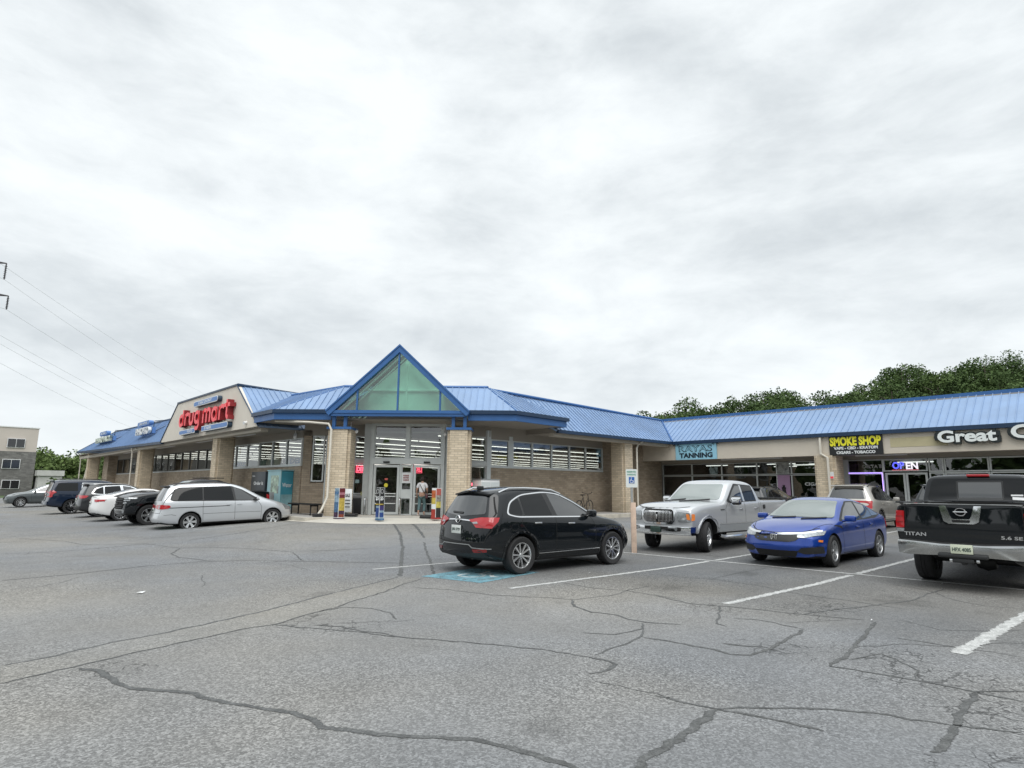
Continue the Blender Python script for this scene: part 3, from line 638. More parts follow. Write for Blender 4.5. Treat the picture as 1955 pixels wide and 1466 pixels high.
def door(t0, t1, S=VS + .08):
    f = window(DS, E2(S, t0), E2(S, t1), ZS + .02, 2.70, fw=.11, name='sliding_door', dep=.08)
    b = B()
    for z, m in ((1.28, .05), (1.40, .03), (.96, .05)): 
        a = Vector(E2(S - .12, t0 + .13)); c = Vector(E2(S - .12, t1 - .13)); b.tube([(a.x, a.y, z), (c.x, c.y, z)], .022)
        for q in (t0 + .15, t1 - .15):
            p0 = E(S - .12, q, z); p1 = E(S, q, z); b.tube([p0, p1], .015, n=5)
    b.build('push_bar', M_ALU, f, world=True)
    k = B(); k.prism([E2(S + .06, t0 + .11), E2(S + .06, t1 - .11), E2(S + .09, t1 - .11), E2(S + .09, t0 + .11)], ZS + .12, .93); k.build('kick_panel', M_BLACK, f, world=True)
    return f
door(-7.08, -5.88); door(-5.24, -4.02)
sd_ = window(DS, E2(VS + .08, -5.80), E2(VS + .08, -5.32), 1.55, 2.70, fw=.05, name='side_light'); 
sp_ = B(); sp_.prism([E2(VS + .06, -5.80), E2(VS + .06, -5.32), E2(VS + .2, -5.32), E2(VS + .2, -5.80)], 1.24, 1.55); P_(sp_, 'side_panel', M_ALU)
window(DS, E2(VS + .08, -5.80), E2(VS + .08, -5.32), ZS, 1.24, fw=.05, name='side_light', gm=M_GREEN)
op = B()
for t in (-6.48, -4.62): op.prism([E2(VS - .14, t - .14), E2(VS - .14, t + .14), E2(VS - .03, t + .14), E2(VS - .03, t - .14)], 2.78, 2.86)
P_(op, 'door_sensor', M_BLACK)
# interior: floor, ceiling, back walls, aisles of goods, rows of tubes
ins = B(); ins.face([(13.3, 28.4, ZS + .01), (19.5, 22.3, ZS + .01), (61, 22.3, ZS + .01), (61, 69, ZS + .01), (13.3, 69, ZS + .01)]); P_(ins, 'floor', M_FLOOR)
ins = B(); ins.slab([(13.3, 69, 4.3), (61, 69, 4.3), (61, 22.3, 4.3), (19.5, 22.3, 4.3), (13.3, 28.4, 4.3)], (0, 0, .05)); P_(ins, 'ceiling', M_CEIL)
ins = B(); ins.box(60.9, 61.2, 22.31, 69.1, ZS, 4.3); ins.box(34.3, 61, 22.0, 22.3, 0, 5.3); ins.box(13.31, 60.9, 68.9, 69.15, ZS, 4.3); P_(ins, 'interior_wall', M_INT)
for k in range(12):
    b = B(); y = 24.4 + 3.6 * k; x0 = max(13.8, 42.6 - y)
    for q in range(int((60 - x0) / 2.5)): b.box(x0 + q * 2.5, x0 + q * 2.5 + 2.38, y, y + .085, 4.19, 4.23)
    P_(b, 'ceiling_light', M_TUBE)
for k in range(7):
    b = B(); y = 30 + 5 * k; b.box(17.5, 31, y, y + .9, ZS + .02, 2.3); P_(b, 'shelf', M_SHELF)
b = B(); b.box(14.2, 15.0, 34, 41, ZS + .02, 2.9); b.box(21, 30, 25.5, 26.1, ZS, 2.75); P_(b, 'shelf', M_SHELF)
# piers
def pier(cx, cy, w, z1, diag=False, name='pier', step=.12):
    b = B()
    def sq(h, k):
        if diag: 
            q = [(-h, -k), (h, -k), (h, k), (-h, k)]; return [(cx + (u + v) / R2 * 1, cy + (-u + v) / R2) for u, v in q]
        return [(cx - h, cy - k), (cx + h, cy - k), (cx + h, cy + k), (cx - h, cy + k)]
    h = w / 2
    b.prism(sq(h, h - step), 0, z1); b.prism(sq(h - step, h), 0, z1 - .001)
    return P_(b, name, M_PIER)
PT = 4.15
pier(*E2(37.9, -8.18), 1.0, PT, True); pier(*E2(37.9, -2.98), 1.0, PT, True)
pier(11.75, 35.3, .95, 4.32); pier(11.75, 51.6, .95, 4.32); pier(11.75, 70.9, .95, 4.6)
pier(28.15, 20.75, .95, 4.3)
for t in (-8.18, -2.98):
    cp = B()
    q = lambda h, t=t: [E2(37.9 + a * R2, t + c) for a, c in ((-h, -h), (-h, h), (h, h), (h, -h))]
    cp.prism(q(.54), PT, PT + .1)
    for dt in (-.32, .18): cp.prism([E2(37.2, t + dt), E2(37.2, t + dt + .14), E2(37.4, t + dt + .14), E2(37.4, t + dt)], PT + .1, 4.72)
    P_(cp, 'pier_cap', M_RIDGE)
# gable beam and glass gable
GS = 36.9; G0, G1, GA = -8.62, -2.62, 7.78
bb = B()
bb.prism([E2(GS, G0 + .1), E2(GS, G1 - .1), E2(GS + .35, G1 - .1), E2(GS + .35, G0 + .1)], 4.70, 4.82)
bb.prism([E2(GS - .06, G0), E2(GS - .06, G1), E2(GS + .4, G1), E2(GS + .4, G0)], 4.82, 4.95)
P_(bb, 'gable_beam', M_RIDGE)
GT = (G0 + G1) / 2
def tri_bar(b, ta, za, tb_, zb, wd, S0, S1):
    d = Vector((tb_ - ta, zb - za)).normalized(); n = Vector((d.y, -d.x)) * wd
    if n.y > 0: n = -n
    pts = [(ta, za), (tb_, zb), (tb_ + n.x, zb + n.y), (ta + n.x, za + n.y)]
    b.add([E(S0, p[0], p[1]) for p in pts] + [E(S1, p[0], p[1]) for p in pts], [(0, 1, 2, 3), (7, 6, 5, 4), (0, 4, 5, 1), (1, 5, 6, 2), (2, 6, 7, 3), (3, 7, 4, 0)])
rb_ = B(); tri_bar(rb_, G0 - .1, 4.86, GT, GA, .20, GS - .12, GS + .4); tri_bar(rb_, G1 + .1, 4.86, GT, GA, .20, GS - .121, GS + .399)
tri_bar(rb_, G0 - .12, 4.93, GT, GA + .08, .06, GS - .17, GS + .5); tri_bar(rb_, G1 + .12, 4.93, GT, GA + .08, .06, GS - .171, GS + .499)
P_(rb_, 'gable_rafter', M_RIDGE)
def ztri(t): return 4.95 + (GA - .2 - 4.95) * (1 - abs(t - GT) / ((G1 - G0) / 2))
for t in (-7.40, GT - .02, -3.80):
    mb = B(); mb.prism([E2(GS - .02, t - .035), E2(GS - .02, t + .035), E2(GS + .12, t + .035), E2(GS + .12, t - .035)], 4.95, ztri(t) - .02)
    P_(mb, 'gable_mullion', M_RIDGE)
gg = B(); gg.add([E(GS + .06, G0 + .25, 4.95), E(GS + .06, G1 - .25, 4.95), E(GS + .06, GT, GA - .25)], [(0, 1, 2)]); P_(gg, 'gable_glass', M_GREEN)
# glazed roof of the porch behind the gable, rafters inside, a back gable wall
zt = GA - .12; S2 = 43.5
gp = B()
gp.slab([E(GS + .35, G0 - .05, 4.88), E(S2, G0 - .05, 4.88), E(S2, GT, zt), E(GS + .35, GT, zt)], (0, 0, .05))
gp.slab([E(GS + .35, GT, zt), E(S2, GT, zt), E(S2, G1 + .05, 4.88), E(GS + .35, G1 + .05, 4.88)], (0, 0, .05))
P_(gp, 'skylight_roof', M_GREENR)
ra_ = B()
for k in range(6):
    S = GS + 1.0 + k * 1.0
    tri_bar(ra_, G0 + .15, 4.86, GT, zt - .03, .05, S, S + .12); tri_bar(ra_, G1 - .15, 4.86, GT, zt - .03, .05, S, S + .12)
P_(ra_, 'rafter', M_WHITE)
M_PGREEN = mat('pale_green_wall', (.76, .82, .78), .8, var=.04)
bk = B(); bk.add([E(39.4, G0 + .1, 4.9), E(39.4, G1 - .1, 4.9), E(39.4, GT, zt - .06)], [(0, 1, 2)])
bk.prism([E2(39.3, -5.65), E2(39.3, -5.57), E2(39.4, -5.57), E2(39.4, -5.65)], 4.9, zt - .3)
bk.prism([E2(39.3, G0 + 1.2), E2(39.3, G1 - 1.2), E2(39.4, G1 - 1.2), E2(39.4, G0 + 1.2)], 6.05, 6.11)
P_(bk, 'back_gable_wall', M_PGREEN)

# roofs -------------------------------------------------------------
def roof_plane(b, e0, e1, r1, r0, pitch=.31, th=.10, rib=.028, hgt=.032, mi=0):
    """standing-seam slope: eave e0->e1, ridge r0->r1"""
    e0, e1, r0, r1 = map(Vector, (e0, e1, r0, r1)); n = (e1 - e0).cross(r0 - e0)
    if n.length < 1e-6: n = (e1 - e0).cross(r1 - e0)
    n.normalize()
    if n.z < 0: n = -n
    b.slab([e0, e1, r1, r0] if (r1 - r0).length > 1e-4 else [e0, e1, r1], -n * th, mi)
    L = (e1 - e0).length; k = max(1, round(L / pitch)); 
    along = (e1 - e0).normalized()
    up = (r0 - e0); up = (up - along * up.dot(along)).normalized()   # true fall line
    hgts = lambda p: None
    for i in range(k + 1):
        s = i / k; a = e0.lerp(e1, s)
        # ribs run up the fall line until they meet the hip, valley or ridge
        best = 0
        ext = max((r0 - e0).length, (r1 - e1).length) * 1.6
        # intersect a + up*u with the polygon
        us = []
        poly = [e0, e1, r1, r0]
        for j in range(4):
            p, q = poly[j], poly[(j + 1) % 4]
            if (q - p).length < 1e-5: continue
            px, py = (p - a).dot(along), (p - a).dot(up); qx, qy = (q - a).dot(along), (q - a).dot(up)
            if (px - 1e-4) * (qx + 1e-4) <= 0 or px * qx <= 0:
                if abs(px - qx) > 1e-6:
                    tt = (0 - px) / (qx - px); us.append((py + (qy - py) * tt, p.lerp(q, max(0, min(1, tt)))))
        if not us: continue
        u1, c = max(us, key=lambda w_: w_[0])
        if u1 < .1: continue
        h = along * (rib / 2)
        b.slab([a - h + n * .001, a + h + n * .001, c + h + n * .001, c - h + n * .001], n * hgt, mi)
    # ribs that start on the hip when the ridge is longer than the eave
    Lr0 = (r0 - e0).dot(along); Lr1 = (r1 - e0).dot(along)
    st = L / k
    for sgn, lim, base_e, base_r in ((-1, Lr0, e0, r0), (1, Lr1, e1, r1)):
        d0 = 0 if sgn < 0 else L
        x = d0 + sgn * st
        while (x > lim if sgn < 0 else x < lim):
            t = (x - d0) / (lim - d0); p = base_e.lerp(base_r, t); tr_ = (x - Lr0) / max(1e-6, (Lr1 - Lr0)); q = r0.lerp(r1, max(0, min(1, tr_)))
            h = along * (rib / 2)
            if (q - p).length > .15: b.slab([p - h + n * .001, p + h + n * .001, q + h + n * .001, q - h + n * .001], n * hgt, mi)
            x += sgn * st
EZ = 4.48
def ezl(y): return EZ + .45 * max(0, (y - 44.7) / 30.3)
# left slope beyond the gable
b = B(); roof_plane(b, (11.0, 44.6, ezl(44.7)), (11.0, 75.3, ezl(75.3)), (13.0, 69.6, 6.72), (13.0, 44.0, 6.5)); P_(b, 'roof', M_ROOF)
b = B(); roof_plane(b, (11.0, 75.3, ezl(75.3)), (20, 75.3, ezl(75.3)), (20, 69.6, 6.7), (13.0, 69.6, 6.72)); P_(b, 'roof', M_ROOF)
b = B(); b.tube([(13, 44.0, 6.52), (13, 69.6, 6.74)], .09, n=6); b.tube([(13, 69.6, 6.74), (11, 75.3, ezl(75.3))], .06, n=6); P_(b, 'ridge_cap', M_GUT)
# mid wing slope
MX0, MX1 = 19.2, 32.0
b = B(); roof_plane(b, (21.9, 19.9, EZ), (31.9, 19.9, EZ), (34.1, 21.95, 6.05), (18.95, 21.95, 6.30), .30); P_(b, 'roof', M_ROOF)
b = B(); b.box(19.0, 34.2, 21.93, 22.06, 5.9, 6.0)
b.tube([(18.9, 21.9, 6.37), (34.15, 21.97, 6.11)], .075, n=6); b.tube([(31.95, 19.86, EZ + .05), (34.15, 21.97, 6.11)], .05, n=6); P_(b, 'ridge_cap', M_RIDGE)
# canopy over the entrance, left and right of the glass gable
CZ = 5.0; RZ = 6.33
cL, cR = (10.75, 26.6, CZ), (18.35, 19.05, CZ); tL, tRr = (10.75, 29.0, CZ), (22.1, 19.3, CZ)
rL, rR = (13.85, 26.05, RZ), (18.65, 21.35, RZ)
gLe = E(37.35, G0 - .02, CZ); gRe = E(37.35, G1 + .02, CZ)
gLr = E(39.95, -6.95, RZ); gRr = E(39.95, -4.30, RZ)
b = B(); roof_plane(b, cL, gLe, gLr, rL, .30); roof_plane(b, tL, cL, rL, (13.2, 30.3, 6.25), .30)
P_(b, 'canopy_roof', M_ROOF)
b = B(); roof_plane(b, gRe, cR, rR, gRr, .30); roof_plane(b, cR, tRr, (20.6, 21.0, 5.95), rR, .30)
P_(b, 'canopy_roof', M_ROOF)
b = B(); b.tube([rR, gRr], .08, n=6); b.tube([cR, rR], .03, n=6); b.tube([rR, (18.9, 21.9, 6.37)], .07, n=6); P_(b, 'ridge_cap', M_RIDGE)
b = B(); b.tube([rL, gLr], .08, n=6); b.tube([rL, (13.2, 30.3, 6.28)], .07, n=6); b.tube([cL, rL], .03, n=6)
P_(b, 'ridge_cap', M_RIDGE)
def run(b, pts, z0, z1, th, mi=0):
    """band along a plan polyline (thickness to the inside)"""
    for i in range(len(pts) - 1):
        a, c = Vector(pts[i]), Vector(pts[i + 1]); d = (c - a).normalized(); n = Vector((-d.y, d.x)) * th
        b.prism([(a.x, a.y), (c.x, c.y), (c.x + n.x, c.y + n.y), (a.x + n.x, a.y + n.y)], z0, z1, mi)
b = B(); run(b, [tL[:2], cL[:2], gLe[:2]], CZ - .14, CZ + .02, .14); run(b, [gRe[:2], cR[:2], tRr[:2]], CZ - .141, CZ + .02, .14); b.box(21.97, 22.11, 19.44, 20.2, CZ - .14, CZ + .02)
b.box(10.76, 11.3, 28.86, 29.0, CZ - .14, CZ + .02)
P_(b, 'canopy_gutter', M_GUT)
b = B(); run(b, [(10.86, 28.9), (10.86, 26.65), E2(37.5, G0)], CZ - .42, CZ - .14, .1); b.box(10.96, 11.9, 28.8, 28.9, CZ - .42, CZ - .14); P_(b, 'canopy_fascia', M_RIDGE)
b = B(); run(b, [E2(37.5, G1), (18.4, 19.16), (22.0, 19.4)], CZ - .421, CZ - .14, .1); b.box(21.85, 22.0, 19.5, 20.5, CZ - .42, CZ - .14)
P_(b, 'canopy_fascia', M_RIDGE)
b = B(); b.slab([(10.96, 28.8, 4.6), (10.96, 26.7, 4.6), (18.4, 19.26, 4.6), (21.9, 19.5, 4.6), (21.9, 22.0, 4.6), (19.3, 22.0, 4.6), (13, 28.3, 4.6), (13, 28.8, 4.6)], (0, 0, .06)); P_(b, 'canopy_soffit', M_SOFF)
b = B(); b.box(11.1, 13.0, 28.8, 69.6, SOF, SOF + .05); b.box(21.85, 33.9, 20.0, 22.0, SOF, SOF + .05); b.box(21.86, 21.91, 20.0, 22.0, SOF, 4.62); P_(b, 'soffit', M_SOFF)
b = B(); b.box(11.2, 11.55, 28.9, 75, 4.22, 4.44); b.box(21.9, 31.95, 20.15, 20.5, 4.2, 4.42); b.box(11.2, 13, 74.7, 75, 4.3, 4.7); b.box(11.1, 13, 69.6, 75, 4.6, 4.65); P_(b, 'eaves_beam', M_BEAM)
b = B(); b.prism([(10.93, 44.6), (11.1, 44.6), (11.1, 75.3), (10.93, 75.3)], lambda x, y: ezl(y) - .15, lambda x, y: ezl(y) + .02); P_(b, 'gutter', M_GUT); b = B(); b.box(21.9, 31.95, 19.82, 19.98, EZ - .14, EZ + .02); P_(b, 'gutter', M_GUT)
# sign gable
gy0, gy1, ga0, ga1, gzt = 28.6, 44.75, 31.7, 41.6, 6.66
b = B(); b.add([(10.95, gy0, 4.42), (10.95, ga0, gzt), (10.95, ga1, gzt), (10.95, gy1, 4.42), (11.2, gy0, 4.42), (11.2, ga0, gzt), (11.2, ga1, gzt), (11.2, gy1, 4.42)],
               [(3, 2, 1, 0), (4, 5, 6, 7), (0, 1, 5, 4), (1, 2, 6, 5), (2, 3, 7, 6), (3, 0, 4, 7)]); P_(b, 'sign_gable', M_STUCL)
b = B(); b.tube([(10.93, gy0 - .05, 4.42), (10.93, ga0 - .02, gzt + .03), (10.93, ga1 + .02, gzt + .03), (10.93, gy1 + .03, 4.44)], .035, n=5); b.box(10.9, 11.25, ga0 - .1, ga1 + .1, gzt + .01, gzt + .10); b.tube([(10.95, ga0, gzt + .06), (14.3, ga0 + .1, gzt - .05)], .08, n=6); P_(b, 'gable_coping', M_GUT)
b = B(); roof_plane(b, (11.0, gy0, 4.46), (14.0, gy0, 4.46), (14.3, ga0, gzt - .03), (11.15, ga0, gzt), .30); roof_plane(b, (13.0, gy1, 4.48), (11.1, gy1, 4.48), (11.15, ga1, gzt), (14.3, ga1, gzt), .30)
b.slab([(11.2, ga0, gzt - .05), (14.3, ga0, gzt - .05), (14.3, ga1, gzt - .05), (11.2, ga1, gzt - .05)], (0, 0, .04)); P_(b, 'gable_roof', M_ROOF)
b = B(); b.prism([(14.4, 31), (22.2, 23.2), (61.2, 22.4), (61.2, 69.2), (13.3, 69.2), (13.3, 45)], 5.3, 5.4); P_(b, 'flat_roof', M_DARKI)
# strip lights under the eaves
for (x0, x1, y0, y1, z) in ((12.0, 12.12, 32, 34.4, 4.3), (12.0, 12.12, 38, 41, 4.3), (12.0, 12.12, 46, 50, 4.3), (12.0, 12.12, 55, 60, 4.3), (24.0, 27.4, 20.9, 21.02, 4.3), (29.4, 31.6, 20.9, 21.02, 4.3)):
    b = B(); b.box(x0 - .06, x1 + .06, y0, y1, z, z + .05); P_(b, 'strip_light', M_WHITE)
# downspouts
def spout(b, pts, r=.05):
    b.tube(pts, r, n=6)
b = B(); spout(b, [(11.1, 27.0, 4.55), (11.9, 25.4, 4.45), (12.38, 24.5, 4.35), (12.45, 24.38, 4.1), (12.45, 24.38, 1.25), (12.2, 24.32, .75), (12.02, 24.3, .52)], .05); P_(b, 'downspout', M_DOWN)
b = B(); b.cbox((12.0, 24.28, .52), (.3, .34, .14), bev=.03); P_(b, 'splash_boot', M_BLACK)
for y in (52.8, 73.5):
    b = B(); spout(b, [(11.02, y, 4.4), (11.1, y, 4.1), (11.15, y, .5)]); spout(b, [(11.05, y - .9, 4.35), (11.6, y - 1.1, 4.1), (11.15, y - 1.3, .5)]); P_(b, 'downspout', M_DOWN)
b = B(); spout(b, [(29.0, 19.9, 4.35), (29.0, 20.2, 4.2), (28.8, 20.2, 4.0), (28.8, 20.2, .5)]); P_(b, 'downspout', M_DOWN)
# cameras under the canopy
for (p, q) in ((E(38.6, -7.95, 4.3), E(38.2, -7.6, 4.1)), (E(39.5, -3.75, 4.3), E(39.0, -3.75, 4.05)), ((11.3, 30.2, 4.75), (10.8, 30.0, 4.65)), ((12.9, 28.9, 4.2), (12.7, 28.5, 4.0))):
    b = B(); p = Vector(p); q = Vector(q); b.tube([p, p + Vector((0, 0, .25))], .02, n=5); b.tube([p, q], .075, n=8); P_(b, 'security_camera', M_WHITE)

# ------------------------------------------------------------------ strip of shops on the right
SM = thing('shop_row', 'low row of shops with beige fascia and blue metal roof, right of the drug store', 'store building', (34.0, 6.0, 0))
def Q_(b, name, m, **k): return b.build(name, m, SM, world=True, **k)
FX = 32.0
b = B(); b.box(FX, FX + .3, -9, 22.0, 3.42, 4.44); Q_(b, 'fascia', M_STUC)
b = B(); b.box(FX - .012, FX, 8.6 - 2.3, 8.5, 4.0 - .3, 4.0 + .12); Q_(b, 'fascia_patch', mat('fascia_patch_paint', (.53, .475, .30), .92, var=.06))
b = B(); roof_plane(b, (31.9, -9, EZ), (31.9, 19.9, EZ), (34.15, 21.95, 6.05), (34.15, -9, 6.05), .30); Q_(b, 'roof', M_ROOF)
b = B(); b.box(34.1, 34.3, -9, 22.0, 5.95, 6.18); Q_(b, 'ridge_cap', M_RIDGE)
b = B(); b.box(31.82, 31.99, -9, 19.8, EZ - .16, EZ + .02); Q_(b, 'gutter', M_GUT)
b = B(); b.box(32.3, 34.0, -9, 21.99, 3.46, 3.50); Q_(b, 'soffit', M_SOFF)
b = B(); b.box(33.2, 33.35, 14.0, 17.5, 3.40, 3.45); Q_(b, 'strip_light', M_WHITE)
b = B(); b.box(33.2, 33.35, 8.2, 10.4, 3.40, 3.45); Q_(b, 'strip_light', M_WHITE)
def spier(cy):
    b = B(); b.box(32.0, 32.95, cy - .5, cy + .5, 0, 3.42); b.box(31.9, 33.05, cy - .38, cy + .38, 0, 3.419); return Q_(b, 'pier', M_PIER)
spier(11.4); spier(-4.5)
b = B(); b.tube([(31.9, 11.52, 4.3), (31.86, 11.52, 4.2), (31.86, 11.52, 3.5), (31.8, 11.2, 3.3), (31.8, 11.2, .45)], .06, n=6); Q_(b, 'downspout', M_DOWN)
b = B(); b.box(34.0, 34.25, -9, 22, 3.28, 6.0); b.box(34.0, 34.25, -9, 22, 0, ZS + .05); Q_(b, 'shop_wall', M_SOFF)
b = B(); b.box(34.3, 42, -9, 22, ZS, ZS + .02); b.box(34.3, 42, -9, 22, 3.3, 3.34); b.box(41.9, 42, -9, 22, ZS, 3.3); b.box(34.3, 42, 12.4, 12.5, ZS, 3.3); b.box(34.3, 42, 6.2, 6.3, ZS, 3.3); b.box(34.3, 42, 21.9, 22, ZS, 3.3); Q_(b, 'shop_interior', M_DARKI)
for (y0, y1, x) in ((18.6, 20.0, 36.0), (17.6, 19.2, 38.2), (14.4, 16.0, 35.8), (13.6, 15.2, 37.6), (15.8, 17.2, 39.5), (12.8, 14.0, 36.8), (8.0, 9.6, 37.0)):
    b = B(); b.box(x, x + .12, y0, y1, 3.2, 3.25); Q_(b, 'ceiling_light', M_TUBE2)
FS = .07
ys = [21.9, 19.85, 17.9, 15.79, 14.66, 13.87, 12.6]
for i in range(6):
    window(SM, (34.0, ys[i]), (34.0, ys[i + 1]), 2.58, 3.26, gm=M_GLASSD, fw=.035)
    window(SM, (34.0, ys[i]), (34.0, ys[i + 1]), ZS + .05, 2.55, gm=M_GLASSD, fw=.035)
y2 = [12.6, 11.22, 9.44]
for i in range(2):
    window(SM, (34.0, y2[i]), (34.0, y2[i + 1]), ZS + .05, 2.58, gm=M_GLASSD, fw=.045); window(SM, (34.0, y2[i]), (34.0, y2[i + 1]), 2.6, 3.26, gm=M_GLASSD, fw=.045)
window(SM, (34.0, 9.44), (34.0, 7.59), 2.66, 3.26, gm=M_GLASSD)
for y0, y1 in ((9.38, 8.53), (8.51, 7.62)): window(SM, (34.0, y0), (34.0, y1), ZS + .05, 2.60, gm=M_GLASSD, fw=.09, name='door')
for y0, y1 in ((7.55, 6.95), (6.93, 5.27), (5.25, 3.4), (3.38, 1.2), (1.18, -1.2), (-1.22, -3.8)):
    window(SM, (34.0, y0), (34.0, y1), 2.62, 3.26, gm=M_GLASSD); window(SM, (34.0, y0), (34.0, y1), ZS + .05, 2.60, gm=M_GLASSD)
b = B(); b.box(33.9, 34.05, 11.0, 11.45, ZS, 3.28); Q_(b, 'door_post', M_ALU)

# building far left: three storeys, stucco over grey stone
M_STONE = brick('grey_stone', (.21, .205, .195), (.13, .128, .122), (.12, .12, .12), .55, .16, .25)
M_LSTU = mat('warm_stucco', (.55, .50, .45), .9, var=.04, vscale=.3)
M_DWIN = mat('dark_window_glass', (.02, .022, .025), .08, spec=.8)
FB = thing('office_building', 'three storey building at the left edge, pale stucco above grey stone', 'office building', (11.9, 116.0, 0))
def F_(b, name, m): return b.build(name, m, FB, world=True)
b = B(); b.box(-14, 11.9, 116.2, 130, 6.45, 9.95); F_(b, 'upper_wall', M_LSTU)
b = B(); b.box(-14.05, 11.95, 116.15, 130, -.5, 6.45); F_(b, 'stone_wall', M_STONE)
b = B(); b.box(-14.1, 12.0, 116.1, 130.1, 9.95, 10.1); F_(b, 'parapet_cap', M_WHITE)
for zb, zt_ in ((7.0, 8.35), (3.9, 5.3), (1.0, 2.3)):
    for x in (-6.6, -2.8, 1.0, 4.8, 8.35 if zb != 3.9 else 8.1):
        f = B(); f.box(x + .0, x + 2.1, 116.02, 116.12, zb, zt_); fo = F_(f, 'window', M_WHITE)
        p = B(); p.box(x + .08, x + 1.0, 115.98, 116.01, zb + .08, zt_ - .08); p.box(x + 1.08, x + 2.02, 115.98, 116.01, zb + .08, zt_ - .08); p.build('pane', M_DWIN, fo, world=True)
for t in (B(),):
    t.box(12.3, 15.2, 114, 119, -.5, 2.9); t.box(12.1, 15.4, 113.8, 119.2, 2.95, 3.75)
    o = t.build('bin_enclosure', mat('pale_block', (.52, .52, .50), .9, var=.15, vscale=1)); tag(o, 'low pale block enclosure with a wide cap beside the grey stone building', 'enclosure')

# ------------------------------------------------------------------ vehicles
def paint(name, col, metal=.35, rough=.32):
    m = mat(name, col, rough, metal, coat=1.0)
    t = m.node_tree; b = t.nodes['Principled BSDF']; g = t.nodes.new('ShaderNodeTexCoord')
    # faint film of dust, thicker low down is left to the light; only the flake and gloss vary
    n = t.nodes.new('ShaderNodeTexNoise'); t.links.new(g.outputs['Object'], n.inputs['Vector']); n.inputs['Scale'].default_value = 2.2; n.inputs['Detail'].default_value = 7
    r = t.nodes.new('ShaderNodeMapRange'); t.links.new(n.outputs['Fac'], r.inputs[0]); r.inputs[1].default_value = .3; r.inputs[2].default_value = .75; r.inputs[3].default_value = .01; r.inputs[4].default_value = .06
    t.links.new(r.outputs[0], b.inputs['Coat Roughness'])
    n2 = t.nodes.new('ShaderNodeTexNoise'); t.links.new(g.outputs['Object'], n2.inputs['Vector']); n2.inputs['Scale'].default_value = 1.1; n2.inputs['Detail'].default_value = 1
    bp = t.nodes.new('ShaderNodeBump'); bp.inputs['Strength'].default_value = .12; bp.inputs['Distance'].default_value = .03
    t.links.new(n2.outputs['Fac'], bp.inputs['Height']); t.links.new(bp.outputs[0], b.inputs['Coat Normal'])
    return m
M_CBLK = paint('black_car_paint', (.005, .007, .009), .2)
M_CSIL = paint('silver_car_paint', (.56, .575, .59), .55, .34)
M_CSILV = paint('silver_van_paint', (.60, .62, .64), .5, .34)
M_CBLU = paint('blue_car_paint', (.008, .052, .32), .4, .3)
M_CNAVY = paint('navy_car_paint', (.012, .022, .045), .2)
M_CGREY = paint('grey_green_car_paint', (.10, .115, .12), .5)
M_CDGR = paint('dark_grey_car_paint', (.03, .033, .036), .4)
M_CWHT = paint('white_car_paint', (.76, .76, .75), .0, .35)
M_CCHA = paint('champagne_car_paint', (.52, .50, .46), .4)
M_CGLA = mat('car_glass', (.012, .014, .015), .03, spec=.9, ior=1.7, coat=.6)
M_CGLT = mat('tinted_car_glass', (.006, .007, .008), .04, spec=.4, ior=1.5)
M_CWND = mat('windshield_glass', (.13, .16, .148), .03, spec=1.0, ior=1.9, coat=.5)
M_TYRE = mat('tyre_rubber', (.022, .022, .023), .82, var=.25, vscale=12, bump=.3, bscale=60)
M_RIM = mat('alloy_rim', (.78, .79, .80), .2, .9)
M_RIMD = mat('dark_alloy', (.10, .10, .105), .4, .6)
M_TRIM = mat('black_trim', (.022, .023, .024), .55)
M_RED = mat('red_lens', (.36, .008, .014), .10, spec=.7, emit=(1.0, .03, .03), estr=.04, coat=.6)
M_REDD = mat('dark_red_lens', (.18, .008, .010), .15, spec=.7, coat=.6)
M_LENS = mat('clear_lens', (.34, .36, .37), .08, .5, coat=.8, var=.35, vscale=22)
M_AMB = mat('amber_lens', (.75, .22, .04), .2, coat=.5)
M_PLATE = mat('plate', (.66, .69, .66), .5)
M_INK = mat('plate_ink', (.03, .06, .05), .6)
M_UNDER = mat('underbody', (.012, .012, .012), .9)
M_CHR2 = mat('bright_chrome', (.80, .81, .82), .10, 1.0)

for m_ in (M_CBLK, M_CNAVY, M_CDGR):
    q_ = m_.node_tree.nodes['Principled BSDF']; q_.inputs['Specular IOR Level'].default_value = .05; q_.inputs['Metallic'].default_value = 0
M_CDGR.node_tree.nodes['Principled BSDF'].inputs['Metallic'].default_value = .2
def lerp1(tab, x):
    if x <= tab[0][0]: return tab[0][1]
    for i in range(1, len(tab)):
        if x <= tab[i][0]:
            a, b = tab[i - 1], tab[i]; return a[1] + (b[1] - a[1]) * (x - a[0]) / (b[0] - a[0])
    return tab[-1][1]

